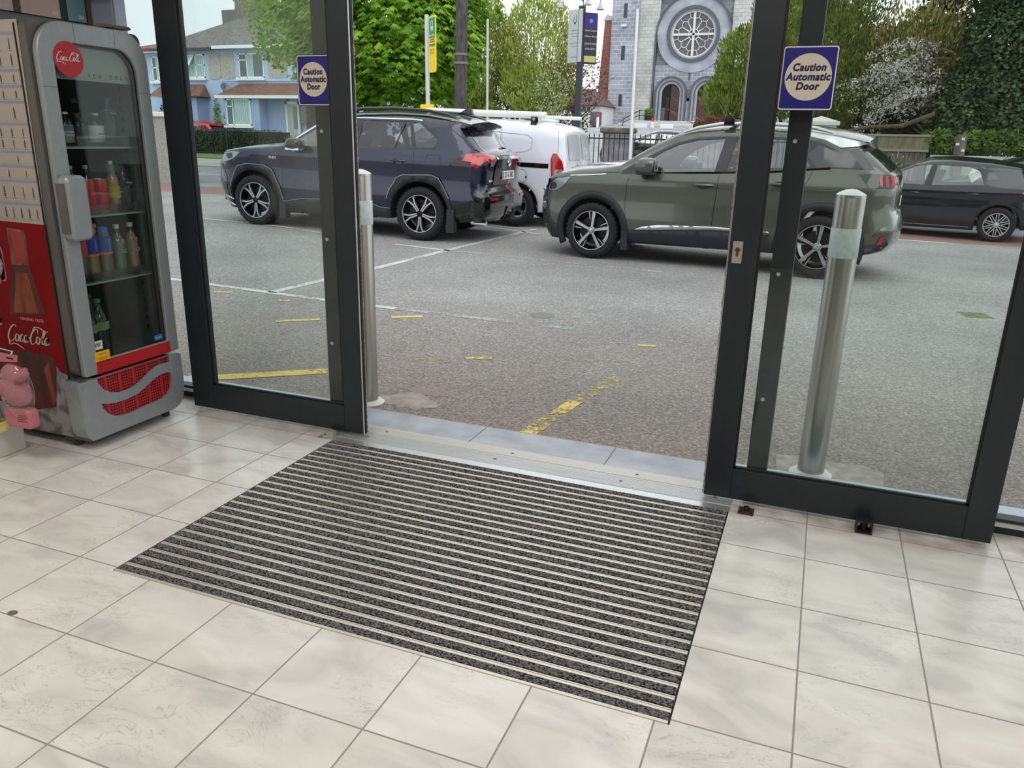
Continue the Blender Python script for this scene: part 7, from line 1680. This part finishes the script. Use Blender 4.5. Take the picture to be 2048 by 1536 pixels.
t_ = thing('garden_hedge', 'clipped dark green hedge with ivy in front of the blue houses', 'hedge', (-27.4, 31, zg(-27, 31)+.05))
leaves('foliage', [((-3.0, 0, .55), (1.7, .45, .64), 2300), ((-.9, -.05, .55), (1.8, .45, .66), 2300), ((1.2, -.05, .55), (1.8, .45, .64), 2300), ((3.2, 0, .52), (1.6, .42, .60), 1900)], .11, leafmat('hedge_leaf', (30, 52, 34), (84, 104, 62), .12, 4), t_, 63, 'leaf', shell=.5)
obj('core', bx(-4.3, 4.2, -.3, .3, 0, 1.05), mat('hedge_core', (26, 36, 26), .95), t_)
t_ = thing('garden_railing', 'thin green metal railing in front of the clipped hedge', 'railing', (-27.4, 30.4, zg(-27, 30.4)+.05)); gi = mat('green_iron', (34, 52, 44), .6)
obj('rail_bar', box(bx(-4.5, 3.2, -.015, .015, 1.10, 1.13), -4.5, 3.2, -.015, .015, .10, .13), gi, t_)
for i in range(52): x = -4.5+i*.15; th_ = .03 if i % 13 == 0 else .009; obj('baluster', bx(x-th_, x+th_, -th_, th_, 0, 1.16), gi, t_)
c_ = slope_car(hatch, 'red_car', 'red and dark car roofs glimpsed over the hedge in front of the blue houses', paint('red_paint', (190, 34, 34), .2, .3), -31.9, 33.9, .0, kind='plain', full=False)
t_ = thing('garden_wall', 'low pale wall with a small blue notice right of the hedge', 'wall', (-22.3, 31.75, zg(-22, 31))); obj('wall_body', bx(-.9, 3.2, -.12, .12, 0, 1.0), pebble, t_); obj('notice', bx(-.45, .15, -.15, -.12, .5, .95), mat('notice_blue', (112, 146, 172), .5), t_)

# ================================================================== CHURCH
def block_mat(name, a, b, mort, sx, sz, patch=.35):
    m = bpy.data.materials.new(name); m.use_nodes = True; n, l = m.node_tree.nodes, m.node_tree.links; p = n['Principled BSDF']
    t = n.new('ShaderNodeTexCoord'); mp = n.new('ShaderNodeMapping'); mp.inputs['Rotation'].default_value = (radians(90), 0, 0); l.new(t.outputs['Object'], mp.inputs[0])
    k = n.new('ShaderNodeTexBrick'); k.inputs['Scale'].default_value = 1; k.inputs['Brick Width'].default_value = sx; k.inputs['Row Height'].default_value = sz; k.inputs['Mortar Size'].default_value = .022; k.inputs['Mortar Smooth'].default_value = .3
    k.inputs['Color1'].default_value = lin(a)+(1,); k.inputs['Color2'].default_value = lin(b)+(1,); k.inputs['Mortar'].default_value = lin(mort)+(1,)
    l.new(mp.outputs[0], k.inputs['Vector'])
    x = n.new('ShaderNodeTexNoise'); x.inputs['Scale'].default_value = .45; x.inputs['Detail'].default_value = 7; l.new(t.outputs['Object'], x.inputs['Vector'])
    r = n.new('ShaderNodeMapRange'); r.inputs[1].default_value = .35; r.inputs[2].default_value = .65; r.inputs[3].default_value = 1-patch; r.inputs[4].default_value = 1.12; l.new(x.outputs[0], r.inputs[0])
    mu = n.new('ShaderNodeMix'); mu.data_type = 'RGBA'; mu.blend_type = 'MULTIPLY'; mu.inputs['Factor'].default_value = 1
    ia = [i for i in mu.inputs if i.name == 'A' and i.type == 'RGBA'][0]; ib = [i for i in mu.inputs if i.name == 'B' and i.type == 'RGBA'][0]
    l.new(k.outputs[0], ia); l.new(r.outputs[0], ib); l.new([o_ for o_ in mu.outputs if o_.type == 'RGBA'][0], p.inputs['Base Color']); p.inputs['Roughness'].default_value = .9
    return m
lime = block_mat('blue_limestone', (148, 152, 164), (172, 176, 186), (204, 208, 214), .66, .33, .22)
pale = block_mat('pale_limestone', (186, 188, 184), (206, 206, 200), (164, 164, 166), .55, .30, .2)
brick = block_mat('red_brick', (122, 64, 56), (146, 82, 70), (150, 118, 106), .34, .12, .2)
ashlar = mat('grey_ashlar', (156, 160, 172), .9, rgb2=(184, 188, 196), nscale=.8)
trac = mat('white_tracery', (224, 224, 218), .7); leaded = mat('leaded_glass', (92, 92, 98), .35, rgb2=(112, 112, 118), nscale=3)
CY = 75.0; cz = 3.0
ch = thing('stone_church', 'grey limestone church with a big rose window between white-mortared walls', 'church', (-12.5, CY, cz))
def cp(name, bm, m, par=None, **k):
    o = obj(name, bm, m, par or ch, **k)
    if par is None: o.location = (12.5, -CY, -cz)
    return o
def ring(cx, cz_, r0, r1, y0, y1, n=64, a0=0, a1=360, bm=None):
    bm = bm or B(); full = abs(a1-a0) >= 360; N = n if full else n+1
    L_ = [[bm.verts.new((cx+r*cos(radians(a0+(a1-a0)*i/n)), y, cz_+r*sin(radians(a0+(a1-a0)*i/n)))) for i in range(N)] for r, y in ((r0, y0), (r1, y0), (r1, y1), (r0, y1))]
    for q in range(4):
        A_, B_ = L_[q], L_[(q+1) % 4]
        for i in range(N if full else N-1):
            j = (i+1) % N; bm.faces.new((A_[i], A_[j], B_[j], B_[i]))
    if not full:
        bm.faces.new([l_[0] for l_ in L_]); bm.faces.new([l_[-1] for l_ in L_][::-1])
    return bm
cp('corner_tower', XZ([(-19.78, 2.4), (-17.3, 2.4), (-17.3, 17), (-19.78, 17)], CY-.4, CY+4), lime)
cp('pale_wall_left', XZ([(-17.3, 2.4), (-15.72, 2.4), (-15.72, 17), (-17.3, 17)], CY-.15, CY+4), pale)
cp('pale_wall_right', XZ([(-9.2, 2.4), (-3, 2.4), (-3, 17), (-9.2, 17)], CY-.15, CY+4), pale)
cp('brick_buttress', XZ([(-21.0, 2.4), (-19.8, 2.4), (-19.8, 11.7), (-20.5, 11.7)], CY-.1, CY+3), brick); cp('buttress_cap', XZ([(-20.6, 11.7), (-19.7, 11.7), (-19.7, 12.0), (-20.3, 12.2)], CY-.2, CY+3), ashlar)
cp('brick_band', bx(-21.0, -19.8, CY-.2, CY-.1, 6.0, 6.2), brick)
bk = cp('central_wall', XZ([(-15.72, 2.4), (-9.2, 2.4), (-9.2, 17), (-15.72, 17)], CY+.45, CY+4), lime)
rc = (-12.47, 10.42)
cp('great_arch', ring(rc[0], rc[1], 2.28, 3.16, CY-.1, CY+.45, 64, 0, 360), ashlar)
cp('great_arch_moulding', ring(rc[0], rc[1], 3.16, 3.30, CY-.3, CY+.45, 64, 0, 180), mat('dark_moulding', (96, 98, 106), .9))
sh = B()
for x in (-15.72, -9.2): box(sh, x-.08, x+.06, CY-.3, CY+.4, 2.5, 10.4)
cp('arch_shaft', sh, MATS['dark_moulding'])
cp('spandrel', box(bx(-15.72, -9.2, CY-.14, CY+.3, 13.5, 17), -15.72, -15.5, CY-.14, CY+.3, 10.4, 17), pale)
cp('lower_wall', bx(-15.64, -9.2, CY-.02, CY+.45, 2.4, 7.9), lime); 
cp('rose_frame', ring(rc[0], rc[1]-.02, 2.02, 2.30, CY-.25, CY+.4), MATS['dark_moulding'], smooth=40); cp('rose_inner_ring', ring(rc[0], rc[1]-.02, 1.88, 2.04, CY-.1, CY+.4), ashlar, smooth=40)
rw = cp('rose_window', cyl(B(), (rc[0], CY+.22, rc[1]-.02), (rc[0], CY+.3, rc[1]-.02), 1.9, seg=64), leaded)
tb_ = ring(rc[0], rc[1]-.02, 1.78, 1.90, CY+.02, CY+.2)
ring(rc[0], rc[1]-.02, .40, .47, CY+.05, CY+.2, 32, bm=tb_)
for k in range(12):
    a = radians(15+30*k); d = Vector((cos(a), 0, sin(a))); s = Vector((-sin(a), 0, cos(a))); c0 = Vector((rc[0], CY+.12, rc[1]-.02))
    pts = [c0+d*.46+s*.10, c0+d*1.02+s*.27]+[c0+d*1.08+d*.29*sin(t)+s*.29*cos(t) for t in (pi*i/8 for i in range(9))]+[c0+d*1.02-s*.27, c0+d*.46-s*.10]
    tube(tb_, pts, .035, 5); tube(tb_, [c0+d*1.36, c0+d*1.80], .035, 5)
obj('tracery', tb_, trac, rw)
cr = B(); c0 = Vector((rc[0], 0, rc[1]-.02))
XZ([(c0.x-.09, c0.z-1.85), (c0.x+.09, c0.z-1.85), (c0.x+.10, c0.z+1.7), (c0.x, c0.z+1.88), (c0.x-.10, c0.z+1.7)], CY-.02, CY+.18, cr); XZ([(c0.x-1.85, c0.z-.09), (c0.x+1.85, c0.z-.09), (c0.x+1.85, c0.z+.09), (c0.x-1.85, c0.z+.09)], CY-.02, CY+.18, cr); obj('white_cross', cr, trac, rw)
cp('rain_stain', XZ([(-12.62, 8.0), (-12.42, 8.0), (-12.48, 6.6), (-12.56, 6.6)], CY-.06, CY-.02), mat('black_stain', (70, 70, 78), .95))
oak = mat('church_door_brown', (78, 52, 52), .6); dkin = mat('dark_interior', (30, 32, 34), .9)
for cx, lab in ((-14.02, 'open'), (-10.85, 'shut')):
    arch_o = [(cx-.80, 3.15), (cx+.80, 3.15)]+[(cx+.80*cos(t), 5.52+.80*sin(t)) for t in (pi*i/16 for i in range(17))]
    dd = cp('door', XZ([(cx-.82, 3.15), (cx+.82, 3.15)]+[(cx+.82*cos(t), 5.52+.82*sin(t)) for t in (pi*i/16 for i in range(17))], CY-.10, CY-.03), dkin)
    if lab == 'open':
        obj('door_leaf', XZ([(cx+.02, 3.15), (cx+.74, 3.15), (cx+.74, 5.6), (cx+.55, 6.05), (cx+.02, 6.25)], CY-.22, CY-.12), oak, dd); obj('door_leaf', XZ([(cx-.40, 3.15), (cx-.1, 3.15), (cx-.1, 5.2), (cx-.40, 5.2)], CY-.14, CY-.11), mat('inner_door', (46, 30, 30), .6), dd)
        obj('glass_panel', XZ([(cx-.76, 3.15), (cx-.42, 3.15), (cx-.42, 4.3), (cx-.76, 4.3)], CY-.16, CY-.12), mat('grey_glass_panel', (92, 98, 98), .3), dd)
    else: obj('door_leaf', XZ([(cx-.76, 3.15), (cx+.76, 3.15), (cx+.76, 5.3), (cx-.76, 5.3)], CY-.18, CY-.11), oak, dd)
    for r0, r1, y0, m_ in ((.80, 1.0, .20, ashlar), (1.0, 1.10, .34, MATS['dark_moulding']), (1.10, 1.28, .30, ashlar), (1.28, 1.44, .42, MATS['dark_moulding'])):
        g_ = ring(cx, 5.52, r0, r1, CY-y0-.05, CY-.02, 24, 0, 180)
        for q in (-1, 1): a, b = sorted((cx+q*r0, cx+q*r1)); box(g_, a, b, CY-y0-.05, CY-.02, 3.1, 5.52)
        cp('door_moulding', g_, m_, smooth=30)
cp('niche_arch', ring(-12.45, 4.95, .16, .30, CY-.3, CY-.02, 16, 0, 180), MATS['dark_moulding']); cp('niche_pillar', bx(-12.65, -12.25, CY-.25, CY-.02, 3.1, 4.85), ashlar)
cp('niche_recess', XZ([(-12.60, 4.85), (-12.30, 4.85), (-12.30, 5.0), (-12.45, 5.12), (-12.60, 5.0)], CY-.2, CY-.04), dkin)
for x0, x1, z0, z1, ar in ((-18.72, -18.42, 11.85, 13.0, 0), (-18.75, -18.42, 8.35, 9.55, 0), (-18.76, -18.42, 4.42, 5.45, 1)):
    P_ = [(x0, z0), (x1, z0), (x1, z1-(.17 if ar else 0))]+([((x0+x1)/2+(x1-x0)/2*cos(t), z1-.17+.17*sin(t)) for t in (pi*i/8 for i in range(1, 8))] if ar else [])+[(x0, z1-(.17 if ar else 0))]
    cp('slit_window', XZ(P_, CY-.43, CY-.40), mat('slit_glass', (62, 64, 72), .4))
cp('stone_bracket', bx(-18.85, -18.4, CY-.7, CY-.4, 11.1, 11.3), trac)
for i in range(4): cp('step', bx(-17.5-.28*i, -9.0, CY-1.5-.42*i-.5, CY-.0 if i == 0 else CY-1.3-.42*i, 2.55, 3.12-.13*i), mat('step_stone', (190, 190, 190), .8)); 
for i in range(4): cp('step_nosing', bx(-17.5-.28*i, -9.0, CY-2.03-.42*i, CY-1.98-.42*i, 3.07-.13*i, 3.13-.13*i), wpvc)
hr = B(); tube(hr, [(-17.5, CY-3.3, 2.6), (-17.5, CY-3.3, 3.2), (-16.4, CY-1.7, 4.0), (-15.9, CY-1.7, 4.0), (-15.9, CY-1.7, 3.1)], .04, 6); tube(hr, [(-17.5, CY-3.3, 2.9), (-16.4, CY-1.7, 3.6), (-15.9, CY-1.7, 3.6)], .03, 6); tube(hr, [(-16.4, CY-1.7, 3.1), (-16.4, CY-1.7, 4.0)], .04, 6); cp('handrail', hr, iron)
t_ = thing('planter', 'dark planter with yellow flowers on the church steps by the left door', 'planter', (-15.75, CY-.9, 3.12)); obj('pot', lathe(B(), [(0, 0), (.28, 0), (.36, .45), (.32, .45), (0, .4)], seg=16), plastic, t_); leaves('plant', [((0, 0, .7), (.34, .3, .36), 160)], .2, green2, t_, 70)
# bungalow, yard details
bg_ = thing('white_bungalow', 'white house with a brown hipped roof between the double sign and the church', 'house', (-20.5, 70, 2.9))
def bp(name, bm, m): o = obj(name, bm, m, bg_); o.location = (20.5, -70, -2.9); return o
bp('wall', bx(-24.5, -19.15, 70, 76, 2.4, 4.3), mat('house_white', (226, 228, 228), .8))
rf = B(); poly3(rf, (-25, 69.6, 4.25), (-18.95, 69.6, 4.25), (-20.6, 72.5, 5.75), (-24, 72.5, 5.75)); poly3(rf, (-18.95, 69.6, 4.25), (-18.95, 76, 4.25), (-20.6, 72.5, 5.75)); poly3(rf, (-25, 69.6, 4.2), (-25, 76, 4.2), (-18.95, 76, 4.2), (-18.95, 69.6, 4.2)); poly3(rf, (-25, 69.6, 4.25), (-24, 72.5, 5.75), (-25, 76, 4.25)); bp('roof', rf, mat('roof_brown', (104, 88, 82), .9, noise_amt=.06, nscale=2))
w = window(bg_, -20.85, -20.0, 3.66, 4.2, 70, (-20.42,), (), False); w.location = (20.5, -70, -2.9)
w = window(bg_, -22.3, -21.5, 3.66, 4.2, 70, (-21.9,), (), False); w.location = (20.5, -70, -2.9)
bp('lean_to', XZ([(-19.9, 2.6), (-19.0, 2.6), (-19.0, 3.7), (-19.6, 3.7), (-19.9, 3.2)], 68.6, 70), mat('lean_to_grey', (96, 98, 104), .8))
t_ = thing('yard_cone', 'red and white traffic cone in the churchyard in front of the steps', 'cone', (-14.3, 69, zg(-14.3, 69))); obj('cone_body', lathe(B(), [(.0, 0), (.26, 0), (.26, .05), (.17, .06), (.10, .5)], seg=16), white_m, t_); obj('red_top', lathe(B(), [(.10, .5), (.06, .8), (0, .82)], seg=16), mat('cone_red', (220, 60, 50), .6), t_)
for x, lab in ((-15.3, 'pale road block left of the traffic cone'), (-13.1, 'pale road block right of the traffic cone')): tag(obj('road_block', bx(x-.55, x+.55, 69.0, 69.3, zg(x, 69)-.02, zg(x, 69)+.35), wpvc, bevel=.04), lab, 'barrier')
for x, r, hh, lab, m_ in ((-19.75, .27, 1.0, 'fat pale post on the churchyard kerb right of the double sign', mat('pale_post', (206, 204, 190), .7)), (-18.8, .12, .85, 'thin white post with a red top beside the brick buttress', wpvc)):
    t_ = thing('yard_post', lab, 'post', (x, 68, zg(x, 68))); obj('shaft', cyl(B(), (0, 0, -.1), (0, 0, hh), r, seg=14), m_, t_, 40)
    if r < .2: obj('red_band', cyl(B(), (0, 0, hh), (0, 0, hh+.25), r*1.1, seg=14), MATS['cone_red'], t_)
bpy.context.view_layer.update()
